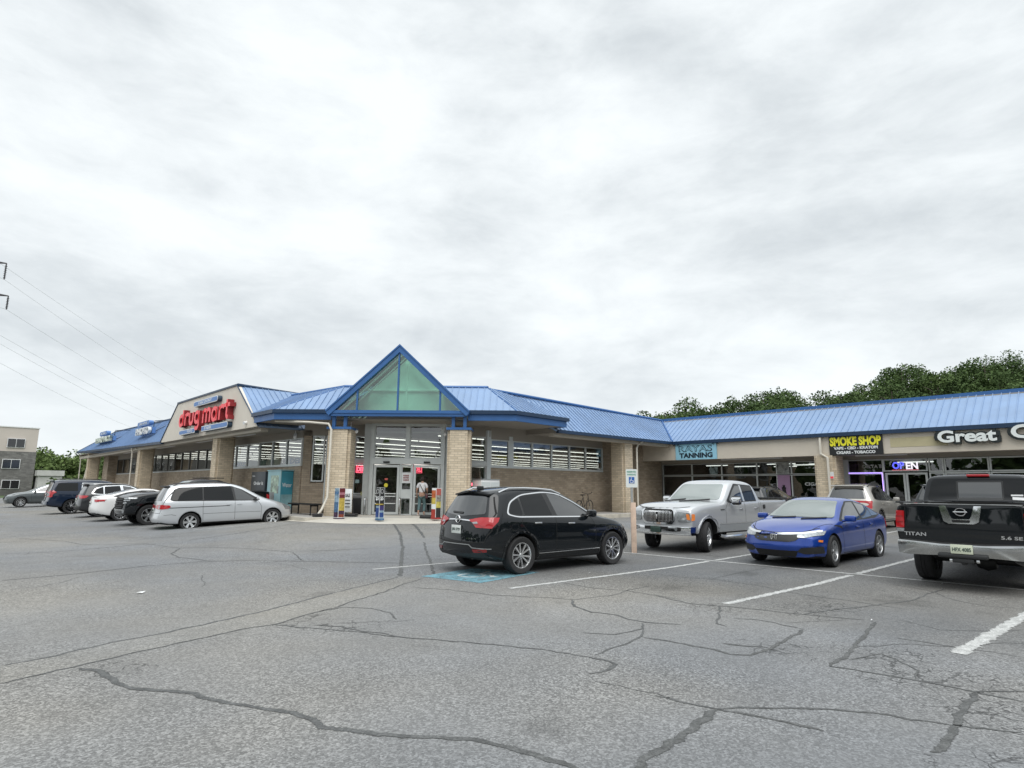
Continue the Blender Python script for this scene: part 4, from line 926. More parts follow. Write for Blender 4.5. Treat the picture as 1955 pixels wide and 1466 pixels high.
class Car:
    def __init__(s, name, label, cat, loc, yaw, paintm, P, group=None):
        s.P = P; s.paint = paintm
        s.root = thing(name, label, cat, (loc[0], loc[1], loc[2] if len(loc) > 2 else gz(loc[0], loc[1])), yaw, group)
        s.body()
    def body(s):
        P = s.P; W = P['W']; xs = P['xs']; xmin, xmax = xs[0], xs[-1]
        rows = []
        for x in xs:
            w = lerp1(P['w'], x); zb = lerp1(P['zb'], x); zs = lerp1(P['zs'], x); zt = max(lerp1(P['zt'], x), zs + .02)
            h = zt - zs; tum = P.get('tum', .42)
            wr = w - .04 - tum * max(0, h - .03) if h > .06 else w - .07
            wr = max(wr, w * .55)
            re = min(.07, h * .3 + .012)
            sec = [(w * .88, zb), (w * .965, zb + .07), (w * .995, zb + .25 * (zs - zb)), (w, zb + .58 * (zs - zb)), (w * .99, zs - .10), (w - .025, zs - .015), (w - .045, zs + .03 if h > .12 else zs + .3 * h), (wr, zt - re)]
            top = [(wr - .09, zt - .004), (wr * .45, zt + .012 * (1 if h > .2 else 1.6)), (0, zt + .016 * (1 if h > .2 else 1.8))]
            rows.append((x, sec, top, zb, w))
        # ring of points: bottom centre .. side .. top centre, both halves
        V = []; ring = None
        def fix(x, y, z, w):
            yy = abs(y) / W
            if x > P['fe']:
                lim = lerp1(P['xf'], z) - P.get('cf', .16) * yy ** 2.4 * 1.0; x = P['fe'] + (x - P['fe']) * (lim - P['fe']) / (xmax - P['fe'])
            if x < P['re']:
                lim = lerp1(P['xr'], z) + P.get('cr', .10) * yy ** 2.6; x = P['re'] + (x - P['re']) * (lim - P['re']) / (xmin - P['re'])
            return (x, y, z)
        for (x, sec, top, zb, w) in rows:
            half = [(w * .45, zb)] + sec + top[:2]
            loop = [(0, zb)] + half + [top[2]] + [(-a, b) for a, b in reversed(half)]
            V.append([fix(x, y, z, w) for y, z in loop])
        n = len(V[0]); N = len(V); hs = (n - 2) // 2
        b = B(); b.v = [p for r in V for p in r]
        for i in range(N - 1):
            for k in range(n):
                b.f.append((i * n + k, (i + 1) * n + k, (i + 1) * n + (k + 1) % n, i * n + (k + 1) % n)); b.m.append(0); b.sm.append(True)
        # end caps: grid of rows (levels 2..8 of the side) with five columns
        for i, flip in ((0, True), (N - 1, False)):
            r = V[i]; base = i * n
            def L(k): return base + k
            def Rr(k): return base + (n - k) % n
            x0, sec, top, zb, w = rows[i]
            prev = [L(2), L(1), L(0), Rr(1), Rr(2)]
            fr = [1, .5, 0, -.5, -1]
            for lev in range(3, 10):
                zz = r[lev][2]; ya = r[lev][1]
                if lev < 9:
                    cur = [L(lev)]
                    for f in fr[1:4]:
                        x, y, z = fix(rows[i][0], ya * f, zz, w); b.v.append((x, y, zz)); cur.append(len(b.v) - 1)
                    cur.append(Rr(lev))
                else:
                    cur = [L(9), L(10), L(11), Rr(10), Rr(9)]
                for q in range(4):
                    f4 = (prev[q], prev[q + 1], cur[q + 1], cur[q]); b.f.append(f4[::-1] if flip else f4); b.m.append(0); b.sm.append(True)
                prev = cur
        me = bpy.data.meshes.new('body'); me.from_pydata(b.v, [], b.f); me.materials.append(s.paint); me.materials.append(M_UNDER)
        bm = bmesh.new(); bm.from_mesh(me); bmesh.ops.recalc_face_normals(bm, faces=bm.faces)
        cl = bm.edges.layers.float.get('crease_edge') or bm.edges.layers.float.new('crease_edge')
        bm.to_mesh(me); bm.free()
        o = bpy.data.objects.new('body', me); COL.objects.link(o)
        md = o.modifiers.new('s', 'SUBSURF'); md.levels = P.get('sub', 2); md.render_levels = P.get('sub', 2)
        cuts = []
        for (ax, R_) in ((P['fx'], P['R'] + P.get('gap', .055)), (P['rx'], P['R'] + P.get('gap', .055))):
            c = B(); 
            for sy in (1, -1):
                y0, y1 = (W - .36) * sy, (W + .3) * sy
                n_ = 40; ring0 = [(ax + R_ * cos(2 * pi * k / n_), y0, P['R'] + R_ * sin(2 * pi * k / n_)) for k in range(n_)]
                ring1 = [(p[0], y1, p[2]) for p in ring0]
                c.add(ring0 + ring1, [tuple(range(n_)), tuple(range(2 * n_ - 1, n_ - 1, -1))] + [((k + 1) % n_, k, n_ + k, n_ + (k + 1) % n_) for k in range(n_)], 0)
            cuts.append(c)
        if P.get('bed'):
            x0, x1, z0 = P['bed']; c = B(); c.box(x0, x1, -W + .17, W - .17, z0, 2.2); cuts.append(c)
        tmp = []
        for c in cuts:
            m2 = bpy.data.meshes.new('c'); m2.from_pydata(c.v, [], c.f); 
            q = bmesh.new(); q.from_mesh(m2); bmesh.ops.recalc_face_normals(q, faces=q.faces); q.to_mesh(m2); q.free()
            co = bpy.data.objects.new('c', m2); COL.objects.link(co); tmp.append(co)
            md = o.modifiers.new('b', 'BOOLEAN'); md.operation = 'DIFFERENCE'; md.object = co; md.solver = 'EXACT'
        dg = bpy.context.evaluated_depsgraph_get(); dg.update()
        me2 = bpy.data.meshes.new_from_object(o.evaluated_get(dg))
        bpy.data.objects.remove(o)
        for co in tmp: bpy.data.objects.remove(co)
        me2.name = 'body'
        while len(me2.materials) < 2: me2.materials.append(M_UNDER)
        me2.materials[0] = s.paint; me2.materials[1] = M_UNDER
        for p in me2.polygons:
            c = p.center; mi = 0
            for ax in (P['fx'], P['rx']):
                d = sqrt((c.x - ax) ** 2 + (c.z - P['R']) ** 2)
                if d < P['R'] + P.get('gap', .055) + .004 and abs(c.y) < W - .02 and (abs(p.normal.y) > .9 and abs(abs(c.y) - (W - .36)) < .02 or abs(d - (P['R'] + P.get('gap', .055))) < .012 and abs(p.normal.y) < .2): mi = 1
            if p.normal.z < -.7 and c.z < lerp1(P['zb'], c.x) + .08: mi = 1
            if P.get('bed'):
                x0, x1, z0 = P['bed']
                if x0 - .01 < c.x < x1 + .01 and abs(c.y) < W - .165 and c.z > z0 - .01 and (abs(p.normal.z) > .95 and c.z < z0 + .02 or abs(p.normal.z) < .1 and c.z < 1.6 and (abs(abs(c.y) - (W - .17)) < .01 or abs(c.x - x0) < .01 or abs(c.x - x1) < .01)): mi = 1
            p.material_index = mi
        me2.polygons.foreach_set('use_smooth', [True] * len(me2.polygons)); me2.set_sharp_from_angle(angle=radians(38))
        s.bodyo = bpy.data.objects.new('body', me2); link(s.bodyo, s.root)
        s.bvh = BVHTree.FromPolygons([v.co.copy() for v in me2.vertices], [tuple(p.vertices) for p in me2.polygons])
    # projection ---------------------------------------------------
    def hit(s, axis, a, b_, sgn=1):
        if axis == 'y': o = Vector((a, 3 * sgn, b_)); d = Vector((0, -sgn, 0))
        elif axis == 'x': o = Vector((4.5 * sgn, a, b_)); d = Vector((-sgn, 0, 0))
        else: o = Vector((a, b_, 4)); d = Vector((0, 0, -1))
        h = s.bvh.ray_cast(o, d)
        if h[0] is None:
            q = s.bvh.find_nearest(o + d * (3 - s.P['W'] if axis == 'y' else 2.2))
            return (q[0], q[1]) if q[0] else (o, -d)
        n = h[1]
        if n.dot(d) > 0: n = -n
        return h[0], n
    def panel(s, name, poly, axis, m, sgn=1, off=.005, thick=0.0, step=.07, parent='root', both=False, obj=None, smooth=True):
        sg = [1, -1] if both else [sgn]; outs = []
        for g in sg:
            pl = [(p[0], p[1]) for p in poly]
            if axis == 'x' and both: pl = [(p[0] * g, p[1]) for p in poly]
            gg = g if axis == 'y' else sgn
            V2 = []; n = len(pl)
            for i in range(n):
                a, c = Vector(pl[i]), Vector(pl[(i + 1) % n]); k = max(1, int((c - a).length / step))
                V2 += [a.lerp(c, q / k) for q in range(k)]
            nb = len(V2); edges = [(i, (i + 1) % nb) for i in range(nb)]
            x0 = min(v.x for v in V2); x1 = max(v.x for v in V2); y0 = min(v.y for v in V2); y1 = max(v.y for v in V2)
            def inside(p):
                c = False; j = nb - 1
                for i in range(nb):
                    if (V2[i].y > p.y) != (V2[j].y > p.y) and p.x < (V2[j].x - V2[i].x) * (p.y - V2[i].y) / (V2[j].y - V2[i].y) + V2[i].x: c = not c
                    j = i
                return c
            if min(x1 - x0, y1 - y0) > step * 1.3:
                i = x0 + step * .5
                while i < x1:
                    j = y0 + step * .5
                    while j < y1:
                        p = Vector((i, j))
                        if inside(p) and min((p - q).length for q in V2[:nb]) > step * .45: V2.append(p)
                        j += step
                    i += step
            r = geometry.delaunay_2d_cdt(V2, edges, [list(range(nb))], 1, 1e-5)
            vs2, fs2 = r[0], r[2]
            hits = [s.hit(axis, v[0], v[1], gg) for v in vs2]
            vs = [h[0] + h[1] * (off + thick) for h in hits]; bb = B()
            flip = (axis == 'y' and gg > 0) or (axis == 'x' and gg < 0)
            fs = [tuple(f[::-1]) if flip else tuple(f) for f in fs2]
            bb.add(vs, fs, 0, smooth)
            # rim down into the body
            from collections import Counter
            ec = Counter(); eo = {}
            for f in fs:
                for q in range(len(f)): e_ = (f[q], f[(q + 1) % len(f)]); ec[tuple(sorted(e_))] += 1; eo[tuple(sorted(e_))] = e_
            bd = [eo[k] for k, c in ec.items() if c == 1]; idx = {}
            low = []
            for a, c in bd:
                for v in (a, c):
                    if v not in idx: idx[v] = len(vs) + len(low); low.append(hits[v][0] - hits[v][1] * .006)
            bb.v += [tuple(v) for v in low]
            for a, c in bd: bb.f.append((a, idx[a], idx[c], c)); bb.m.append(0); bb.sm.append(False)
            o = bb.build(name, m, s.root if parent == 'root' else parent, uv=False, sharp=50); outs.append(o)
        return outs
    def strip(s, name, pts, wid, axis, m, both=True, off=.004, thick=0.0, sgn=1, parent='root'):
        """narrow band following a 2d polyline"""
        L, R_ = [], []
        P = [Vector(p) for p in pts]
        for i, p in enumerate(P):
            d = (P[min(i + 1, len(P) - 1)] - P[max(i - 1, 0)]).normalized(); n = Vector((-d.y, d.x)) * wid / 2
            L.append(tuple(p + n)); R_.append(tuple(p - n))
        return s.panel(name, L + R_[::-1], axis, m, both=both, off=off, thick=thick, step=max(.05, wid), sgn=sgn, parent=parent, smooth=wid > .02)
    def seams(s, lines, axis='y', both=True, wid=.010, sgn=1):
        for g in ([1, -1] if both else [sgn]):
            bb = B()
            for pts in lines:
                P = []
                for i in range(len(pts) - 1):
                    a, c = Vector(pts[i]), Vector(pts[i + 1]); k = max(1, int((c - a).length / .07)); P += [a.lerp(c, q / k) for q in range(k)]
                P.append(Vector(pts[-1])); vs = []
                for i, p in enumerate(P):
                    d = (P[min(i + 1, len(P) - 1)] - P[max(i - 1, 0)]).normalized(); n = Vector((-d.y, d.x)) * wid / 2
                    for q in (p + n, p - n):
                        h = s.hit(axis, q[0], q[1], g); vs.append(h[0] + h[1] * .0025)
                bb.add(vs, [(2 * i, 2 * i + 1, 2 * i + 3, 2 * i + 2) for i in range(len(P) - 1)])
            bb.build('panel_gap', M_UNDER, s.bodyo, uv=False)
    def wheels(s, style, rimr, rm=None, steer=0.0, tw=.235, inset=.01):
        P = s.P; R_ = P['R']; W = P['W']; rm = rm or M_RIM
        tb = B(); h = tw / 2
        prof = [(rimr, -h * .86), (rimr + .01, -h * .93), (R_ * .80 + rimr * .2, -h), (R_ * .96, -h * .93), (R_ - .006, -h * .76), (R_, -h * .62), (R_, -h * .25), (R_ - .007, -h * .22), (R_ - .007, -h * .14), (R_, -h * .10), (R_, h * .10), (R_ - .007, h * .14), (R_ - .007, h * .22), (R_, h * .25), (R_, h * .62), (R_ - .006, h * .76), (R_ * .96, h * .93), (R_ * .80 + rimr * .2, h), (rimr + .01, h * .93), (rimr, h * .86), (rimr, -h * .86)]
        tb.lathe([(r, q) for r, q in prof], axis='y', n=40)
        rb = B(); rb.lathe([(rimr + .004, h * .90), (rimr - .012, h * .90), (rimr - .022, h * .74), (rimr - .03, -h * .7), (rimr + .004, -h * .88)], axis='y', n=40, mi=0)
        rb.lathe([(0, -h * .1), (rimr - .03, -h * .1)], axis='y', n=24, mi=1, smooth=False)
        rb.lathe([(0, h * .05), (rimr * .62, h * .05), (rimr * .62, -h * .05)], axis='y', n=24, mi=2, smooth=False)   # brake disc
        hub = rimr * .17; rb.lathe([(0, h * .72), (hub * .8, h * .72), (hub, h * .62), (hub, 0)], axis='y', n=20)
        def spoke(a, w0, w1, tw_=0.0, y0=.66, y1=.82, r0=None, r1=None, mi=0):
            r0 = r0 if r0 is not None else hub * .8; r1 = r1 if r1 is not None else rimr - .015
            d0 = Vector((cos(a), sin(a))); d1 = Vector((cos(a + tw_), sin(a + tw_))); n0 = Vector((-d0.y, d0.x)); n1 = Vector((-d1.y, d1.x))
            p = [d0 * r0 + n0 * w0, d0 * r0 - n0 * w0, d1 * r1 - n1 * w1, d1 * r1 + n1 * w1]
            vs = [(p[0].x, h * y0, p[0].y), (p[1].x, h * y0, p[1].y), (p[2].x, h * y1, p[2].y), (p[3].x, h * y1, p[3].y)]
            vs += [(v[0], v[1] - h * .35, v[2]) for v in vs]
            rb.add(vs, [(0, 1, 2, 3), (0, 4, 5, 1), (1, 5, 6, 2), (2, 6, 7, 3), (3, 7, 4, 0), (7, 6, 5, 4)], mi)
        if style == 'ten':
            for k in range(5):
                a = 2 * pi * k / 5 + .2
                spoke(a - .2, .013, .020, -.10); spoke(a + .2, .013, .017, .05)
        elif style == 'seven':
            for k in range(7): spoke(2 * pi * k / 7, .020, .034)
        elif style == 'six':
            for k in range(6): spoke(2 * pi * k / 6, .026, .046); 
        elif style == 'swirl':
            for k in range(5):
                a = 2 * pi * k / 5; spoke(a, .022, .012, .34); spoke(a + .18, .016, .035, .06, mi=0)
        elif style == 'web':
            for k in range(6):
                a = 2 * pi * k / 6; spoke(a - .12, .016, .016, -.2); spoke(a + .12, .016, .016, .2)
        else:
            for k in range(5): spoke(2 * pi * k / 5, .03, .04)
        tm = tb.build('tyre', M_TYRE, None, uv=False); rmm = rb.build('rim', [rm, M_UNDER, M_RIMD], None, uv=False)
        first = True
        for ax, front in ((P['fx'], True), (P['rx'], False)):
            for sy in (1, -1):
                w = bpy.data.objects.new('wheel', None); link(w, s.root, (ax, sy * (W - tw / 2 - inset), R_), (0, 0, (pi if sy < 0 else 0) + (steer if front else 0)))
                w.rotation_euler = (0, 0, (pi if sy < 0 else 0) + (steer if front else 0))
                if first: t_, r_ = tm, rmm; first = False
                else:
                    t_ = tm.copy(); r_ = rmm.copy(); COL.objects.link(t_); COL.objects.link(r_)
                t_.parent = w; r_.parent = w
                r_.rotation_euler = (0, random.uniform(0, 6), 0)
    def arch(s, m, wid=.05, thick=.012, ext=.0):
        P = s.P; R_ = P['R'] + P.get('gap', .055) - .002 + wid / 2
        for ax in (P['fx'], P['rx']):
            pts = []
            for k in range(0, 19):
                a = radians(-12 + 204 * k / 18); z = P['R'] + R_ * sin(a)
                if z > lerp1(P['zb'], ax) + .02: pts.append((ax + R_ * cos(a), z))
            s.strip('wheel_arch_trim', pts, wid, 'y', m, True, .002, thick)
    def mirror(s, x, z, m, cap=None, size=(.12, .22, .15), out=.10):
        for sy in (1, -1):
            h = s.hit('y', x, z, sy)[0]
            b = B(); b.cbox((h.x - .01, h.y + sy * (out + size[1] / 2 - .03), h.z + .05), size, bev=min(size) * .3)
            b.tube([(h.x, h.y - sy * .02, h.z - .01), (h.x, h.y + sy * (out + .04), h.z + .015)], .028, n=6)
            o = b.build('wing_mirror', m, s.root, uv=False)
            if cap:
                c = B(); c.cbox((h.x + .012, h.y + sy * (out + size[1] / 2 - .025), h.z + .065), (size[0] * .95, size[1] * 1.02, size[2] * .72), bev=min(size) * .28); c.build('mirror_cap', cap, o, uv=False)
    def handles(s, pts, m, L=.18):
        for (x, z) in pts:
            for sy in (1, -1):
                h = s.hit('y', x, z, sy)[0]; b = B(); b.cbox((h.x, h.y + sy * .018, h.z), (L, .022, .032), bev=.008); b.cbox((h.x - L * .36, h.y + sy * .004, h.z), (.03, .03, .028)); b.cbox((h.x + L * .36, h.y + sy * .004, h.z), (.03, .03, .028)); b.build('door_handle', m, s.root, uv=False)
    def letters(s, txt, pos, axis, h, m, w=None, sgn=1, name='badge', bold=.0, parent=None):
        """letters laid on the front/rear (axis x) of the body"""
        vs, fs = text_mesh(txt, 1.0, extrude=.004 / max(h, .01) * .5, bold=bold)
        x0 = min(v.x for v in vs); x1 = max(v.x for v in vs); y0 = min(v.y for v in vs); y1 = max(v.y for v in vs)
        k = h / (y1 - y0); kx = (w / (x1 - x0)) if w else k
        out = []
        for v in vs:
            a = (v.x - (x0 + x1) / 2) * kx; c = (v.y - (y0 + y1) / 2) * k
            yy = pos[0] - a if sgn < 0 else pos[0] + a
            yy = pos[0] + (a if sgn > 0 else -a)
            hp, nn = s.hit('x', yy, pos[1] + c, sgn); out.append(hp + nn * (.010 + (.004 if v.z > 0 else 0)))
        b = B(); b.add(out, fs); return b.build(name, m, parent or s.root, uv=False)
    def plate(s, y, z, sgn, txt, tilt=0.0, w=.31, h=.16, x=None, m=None):
        hp, nn = s.hit('x', y, z, sgn); x = x if x is not None else hp.x + sgn * .012
        b = B(); b.cbox((x, y, z), (.012, w, h), bev=.003); o = b.build('licence_plate', m or M_PLATE, s.root, uv=False)
        if txt:
            c = B(); put_text(c, txt, (x + sgn * .008, y, z - .005), (0, sgn, 0), (0, 0, 1), fit=w * .84, fith=h * .42, extrude=.002, bold=.02); c.build('plate_number', M_INK, o, uv=False)
        return o

def symx(poly): return poly   # readability
# ---- 1. black crossover seen from its right rear
P = dict(W=.925, xs=[-2.37, -2.28, -2.12, -1.85, -1.45, -1.05, -.6, -.2, .12, .42, .75, 1.0, 1.25, 1.6, 1.95, 2.15, 2.26, 2.32],
     w=[(-2.37, .78), (-2.2, .88), (-1.9, .915), (-1.4, .925), (1.3, .92), (1.8, .90), (2.1, .83), (2.32, .70)],
     zb=[(-2.37, .36), (-2.1, .26), (-1.8, .22), (1.8, .22), (2.32, .28)],
     zs=[(-2.37, 1.12), (-1.9, 1.12), (-1.0, 1.07), (0, 1.03), (.8, 1.0), (1.3, .96), (1.9, .84), (2.2, .70), (2.32, .62)],
     zt=[(-2.37, 1.60), (-2.1, 1.63), (-1.6, 1.675), (-1.0, 1.70), (-.5, 1.695), (-.15, 1.65), (.2, 1.53), (.6, 1.30), (.95, 1.10), (1.3, 1.05), (1.8, .98), (2.1, .88), (2.32, .72)],
     xf=[(.2, 2.2), (.5, 2.33), (.8, 2.28), (1.0, 2.1)], xr=[(.2, -2.18), (.38, -2.34), (.62, -2.38), (.84, -2.34), (1.02, -2.30), (1.15, -2.22), (1.55, -1.98), (1.7, -1.93)],
     fe=1.6, re=-1.3, fx=1.37, rx=-1.37, R=.365, gap=.06, cr=.17, cf=.3)
def locate(near_r, near_f, W, side, wb, P):
    """car origin and yaw from the ground points under its near-side wheels (side: -1 right, +1 left)"""
    r, f = Vector(near_r), Vector(near_f); d = (f - r).normalized(); yaw = atan2(d.y, d.x); mid = (r + f) / 2; n = Vector((-d.y, d.x))
    c = mid - n * side * (W - .02); return (c.x, c.y), yaw
loc, yaw = locate((8.80, 8.95), (11.53, 8.80), .925, -1, 2.74, P)
c = Car('black_crossover', 'glossy black crossover seen from behind, parked on the blue accessible bay', 'car', loc, yaw, M_CBLK, P)
c.wheels('ten', .245, tw=.24)
# glass: side windows
side = rnd([(-1.74, 1.16), (-1.60, 1.40), (-1.26, 1.55), (-.55, 1.615), (-.12, 1.575), (.30, 1.40), (.80, 1.115), (.55, 1.07), (-1.48, 1.10)], [.08, .1, .2, .2, .15, .1, .02, .02, .12])
def inset_poly(poly, d):
    cx = sum(p[0] for p in poly) / len(poly); cz = sum(p[1] for p in poly) / len(poly)
    return [(p[0] + (cx - p[0]) * d / max(.25, abs(p[0] - cx)) if abs(p[0] - cx) > .25 else p[0], p[1] + (cz - p[1]) * d / .22) for p in poly]
c.panel('window_chrome', [(x * 1.0, z) for x, z in side], 'y', M_CHR2, both=True, off=.003)
si = rnd([(-1.70, 1.175), (-1.575, 1.385), (-1.25, 1.53), (-.55, 1.59), (-.13, 1.55), (.285, 1.375), (.74, 1.125), (.53, 1.095), (-1.48, 1.125)], [.08, .1, .2, .2, .15, .1, .02, .02, .12])
c.panel('window_seal', si, 'y', M_TRIM, both=True, off=.0055)
c.panel('quarter_window', rnd([(-1.67, 1.18), (-1.56, 1.37), (-1.34, 1.48), (-1.32, 1.14)], .05), 'y', M_CGLT, both=True, off=.0075)
c.panel('rear_door_window', rnd([(-1.27, 1.145), (-1.28, 1.51), (-.62, 1.565), (-.50, 1.125)], .03), 'y', M_CGLT, both=True, off=.0075)
c.panel('front_door_window', rnd([(-.36, 1.115), (-.48, 1.565), (-.14, 1.53), (.26, 1.355), (.60, 1.14), (.45, 1.105)], .03), 'y', M_CGLA, both=True, off=.0075)
c.panel('windscreen', rnd([(-.72, 1.12), (-.60, 1.58), (.60, 1.58), (.72, 1.12)], .06), 'x', M_CWND, sgn=1)
c.panel('rear_window', rnd([(-.67, 1.17), (-.53, 1.50), (0, 1.52), (.53, 1.50), (.67, 1.17), (0, 1.11)], .06), 'x', M_CGLA, sgn=-1)
b = B()   # roof spoiler
z_a = c.hit('z', -1.72, 0)[0].z + .006; z_s = c.hit('z', -1.72, .58)[0].z + .004
b.add([(-1.66, -.58, z_s), (-1.66, .58, z_s), (-1.98, .57, z_s - .055), (-2.05, 0, z_a - .035), (-1.98, -.57, z_s - .055), (-1.70, -.60, z_s - .10), (-1.70, .60, z_s - .10), (-1.98, .56, z_s - .085), (-2.05, 0, z_a - .07), (-1.98, -.56, z_s - .085)],
      [(0, 1, 2, 3, 4), (9, 8, 7, 6, 5), (1, 6, 7, 2), (2, 7, 8, 3), (3, 8, 9, 4), (4, 9, 5, 0)]); b.build('roof_spoiler', M_CBLK, c.root, uv=False)
for sy in (1, -1):
    b = B(); zt = lambda x: c.hit('z', x, sy * .60)[0].z
    b.tube([(-1.75, sy * .60, zt(-1.75))] + [(x, sy * .60, zt(x) + .045) for x in (-1.5, -1.1, -.7, -.3)] + [(-.02, sy * .60, zt(-.02) + .005)], .02, n=6); b.build('roof_rail', M_CHR2, c.root, uv=False)
b = B(); b.cbox((-1.75, 0, c.hit('z', -1.75, 0)[0].z + .03), (.16, .05, .07), bev=.015); b.build('aerial_fin', M_TRIM, c.root, uv=False)
for sy in (1, -1):   # tail lamps wrap from hatch to flank
    pl = [(sy * .34, 1.05), (sy * .60, 1.085), (sy * .82, 1.10), (sy * .84, .94), (sy * .72, .93), (sy * .58, .985), (sy * .40, 1.015)]
    o = c.panel('tail_lamp', pl, 'x', M_RED, sgn=-1, thick=.02)[0]
    c.panel('lamp_insert', [(sy * .44, 1.0), (sy * .56, 1.02), (sy * .60, .985), (sy * .50, .975)], 'x', M_LENS, sgn=-1, thick=.024, parent=o)
    c.panel('tail_lamp', [(-2.26, 1.10), (-1.92, 1.10), (-1.96, 1.03), (-2.10, .90), (-2.26, .91)], 'y', M_RED, sgn=sy, thick=.014)
    c.panel('rear_reflector', rnd([(sy * .50, .50), (sy * .80, .52), (sy * .80, .46), (sy * .54, .44)], .02), 'x', M_REDD, sgn=-1, thick=.006)
c.strip('chrome_bar', [(-.40, 1.035), (0, 1.05), (.40, 1.035)], .022, 'x', M_CHR2, both=False, thick=.012, sgn=-1)
b = B(); hp = c.hit('x', 0, 1.05, -1)[0]; b.lathe([(.075, 0), (.075, .012), (.058, .016), (.052, .004)], (hp.x - .02, 0, 0), 'y', 20) if False else None
ring = [(hp.x - .028, .07 * cos(a), 1.055 + .07 * sin(a)) for a in [i * 2 * pi / 20 for i in range(21)]]; b = B(); b.tube(ring, .010, n=6, cap=False)
for k in (-1, 0, 1): b.cbox((hp.x - .03, k * .03, 1.055 - k * .012), (.012, .024, .055), rot=Matrix.Rotation(radians(25), 3, 'X'))
b.build('emblem', M_CHR2, c.root, uv=False)
c.plate(0, .86, -1, 'JRK 5729')
c.panel('hatch_recess', rnd([(-.40, .95), (.40, .95), (.48, .74), (-.48, .74)], .05), 'x', M_CBLK, sgn=-1, off=.001)
c.seams([[(-.62, 1.5), (-.80, 1.18), (-.84, .86), (-.76, .64), (0, .60), (.76, .64), (.84, .86), (.80, 1.18), (.62, 1.5)]], 'x', False, .014, -1)
c.panel('lower_bumper', rnd([(-.70, .50), (-.80, .36), (.80, .36), (.70, .50), (.5, .42), (-.5, .42)], .04), 'x', M_TRIM, sgn=-1, off=.002, thick=.01)
c.strip('bumper_trim', [(-.84, .52), (-.5, .53), (-.42, .585), (.42, .585), (.5, .53), (.84, .52)], .014, 'x', M_GALV, both=False, sgn=-1, thick=.006)
c.letters('ENVISION', (-.48, .70), 'x', .026, M_CHR2, w=.24, sgn=-1)
b = B(); b.cbox((-2.2, .2, 1.145), (.02, .40, .05), bev=.01) if False else None
c.strip('wiper', [(-.05, 1.175), (.30, 1.185)], .03, 'x', M_TRIM, both=False, sgn=-1, thick=.02)
c.arch(M_TRIM, .055, .010)
c.strip('sill_cladding', [(-.93, .31), (.93, .31)], .12, 'y', M_TRIM, True, .002, .012)
c.strip('sill_chrome', [(-.92, .385), (.90, .40)], .014, 'y', M_CHR2, True, .003, .012)
c.seams([[(-.42, 1.10), (-.42, .6), (-.45, .40)], [(.68, 1.06), (.80, .85), (.78, .50), (.70, .40)], [(-1.33, 1.12), (-1.38, .98), (-1.12, .72), (-.97, .42)], [(-1.82, 1.2), (-2.0, .8)]])
c.seams([[(-.66, 1.06), (.66, 1.06)]], 'x', False, .012, 1)
c.handles([(-.95, .985), (.02, .955)], M_CHR2, .2)
c.mirror(.60, 1.10, M_CBLK, None, (.13, .22, .15), .06)
c.seams([[(-1.62, .98), (-1.50, 1.0), (-1.46, .90), (-1.56, .84), (-1.66, .90), (-1.62, .98)]], 'y', False, .008, -1)
for sy in (1, -1): c.panel('headlamp', [(sy * .42, .80), (sy * .76, .88), (sy * .80, .80), (sy * .50, .72)], 'x', M_LENS, sgn=1, thick=.012)
BLACKX = c

# ---- generic finishing helpers
def std_side(c, quarter, rear, front, seal=None, qg=M_CGLT, rg=M_CGLT, fg=M_CGLA):
    if seal: c.panel('window_seal', seal, 'y', M_TRIM, both=True, off=.004)
    if quarter: c.panel('quarter_window', rnd(quarter, .04), 'y', qg, both=True, off=.007)
    if rear: c.panel('rear_door_window', rnd(rear, .03), 'y', rg, both=True, off=.007)
    if front: c.panel('front_door_window', rnd(front, .03), 'y', fg, both=True, off=.007)

# ---- 2. silver pickup, nose towards the camera
P = dict(W=.985, xs=[-2.95, -2.90, -2.6, -2.1, -1.6, -1.2, -1.06, -1.0, -.8, -.4, .0, .35, .62, .85, 1.1, 1.4, 1.8, 2.2, 2.5, 2.68, 2.76],
     w=[(-2.95, .95), (-2.7, .975), (2.2, .975), (2.5, .965), (2.76, .93)],
     zb=[(-2.95, .55), (-2.4, .48), (-1.8, .42), (1.9, .42), (2.4, .42), (2.76, .46)],
     zs=[(-2.95, 1.30), (-1.1, 1.30), (-1.0, 1.28), (.9, 1.24), (1.4, 1.22), (2.2, 1.16), (2.6, 1.09), (2.76, 1.02)],
     zt=[(-2.95, 1.36), (-1.2, 1.36), (-1.06, 1.42), (-.985, 1.84), (-.4, 1.90), (.1, 1.90), (.35, 1.86), (.62, 1.66), (.85, 1.46), (1.1, 1.29), (1.4, 1.29), (2.2, 1.25), (2.55, 1.20), (2.76, 1.11)],
     xf=[(.3, 2.72), (.7, 2.76), (1.0, 2.76), (1.2, 2.70)], xr=[(.3, -2.95), (1.4, -2.95)],
     fe=2.0, re=-2.6, fx=1.86, rx=-1.66, R=.39, gap=.09, tum=.22, bed=(-2.85, -1.15, .85), cf=.13, cr=.03)
c = Car('silver_pickup', 'silver crew cab pickup with chrome slatted grille facing out beside the timber post', 'pickup truck', (17.2, 9.42, .07), pi + radians(-1.5), M_CSIL, P)
c.wheels('seven', .255, steer=radians(19), tw=.28, inset=.03)
c.panel('windscreen', rnd([(-.80, 1.34), (-.66, 1.78), (.66, 1.78), (.80, 1.34)], .08), 'x', M_CWND, sgn=1)
c.panel('window_seal', rnd([(-.90, 1.30), (-.82, 1.76), (.16, 1.80), (.42, 1.62), (.80, 1.32), (.75, 1.27)], .05), 'y', M_TRIM, both=True, off=.003)
std_side(c, None, [(-.85, 1.33), (-.78, 1.72), (-.18, 1.745), (-.20, 1.31)], [(-.10, 1.31), (-.08, 1.745), (.13, 1.74), (.38, 1.58), (.66, 1.34), (.60, 1.29)])
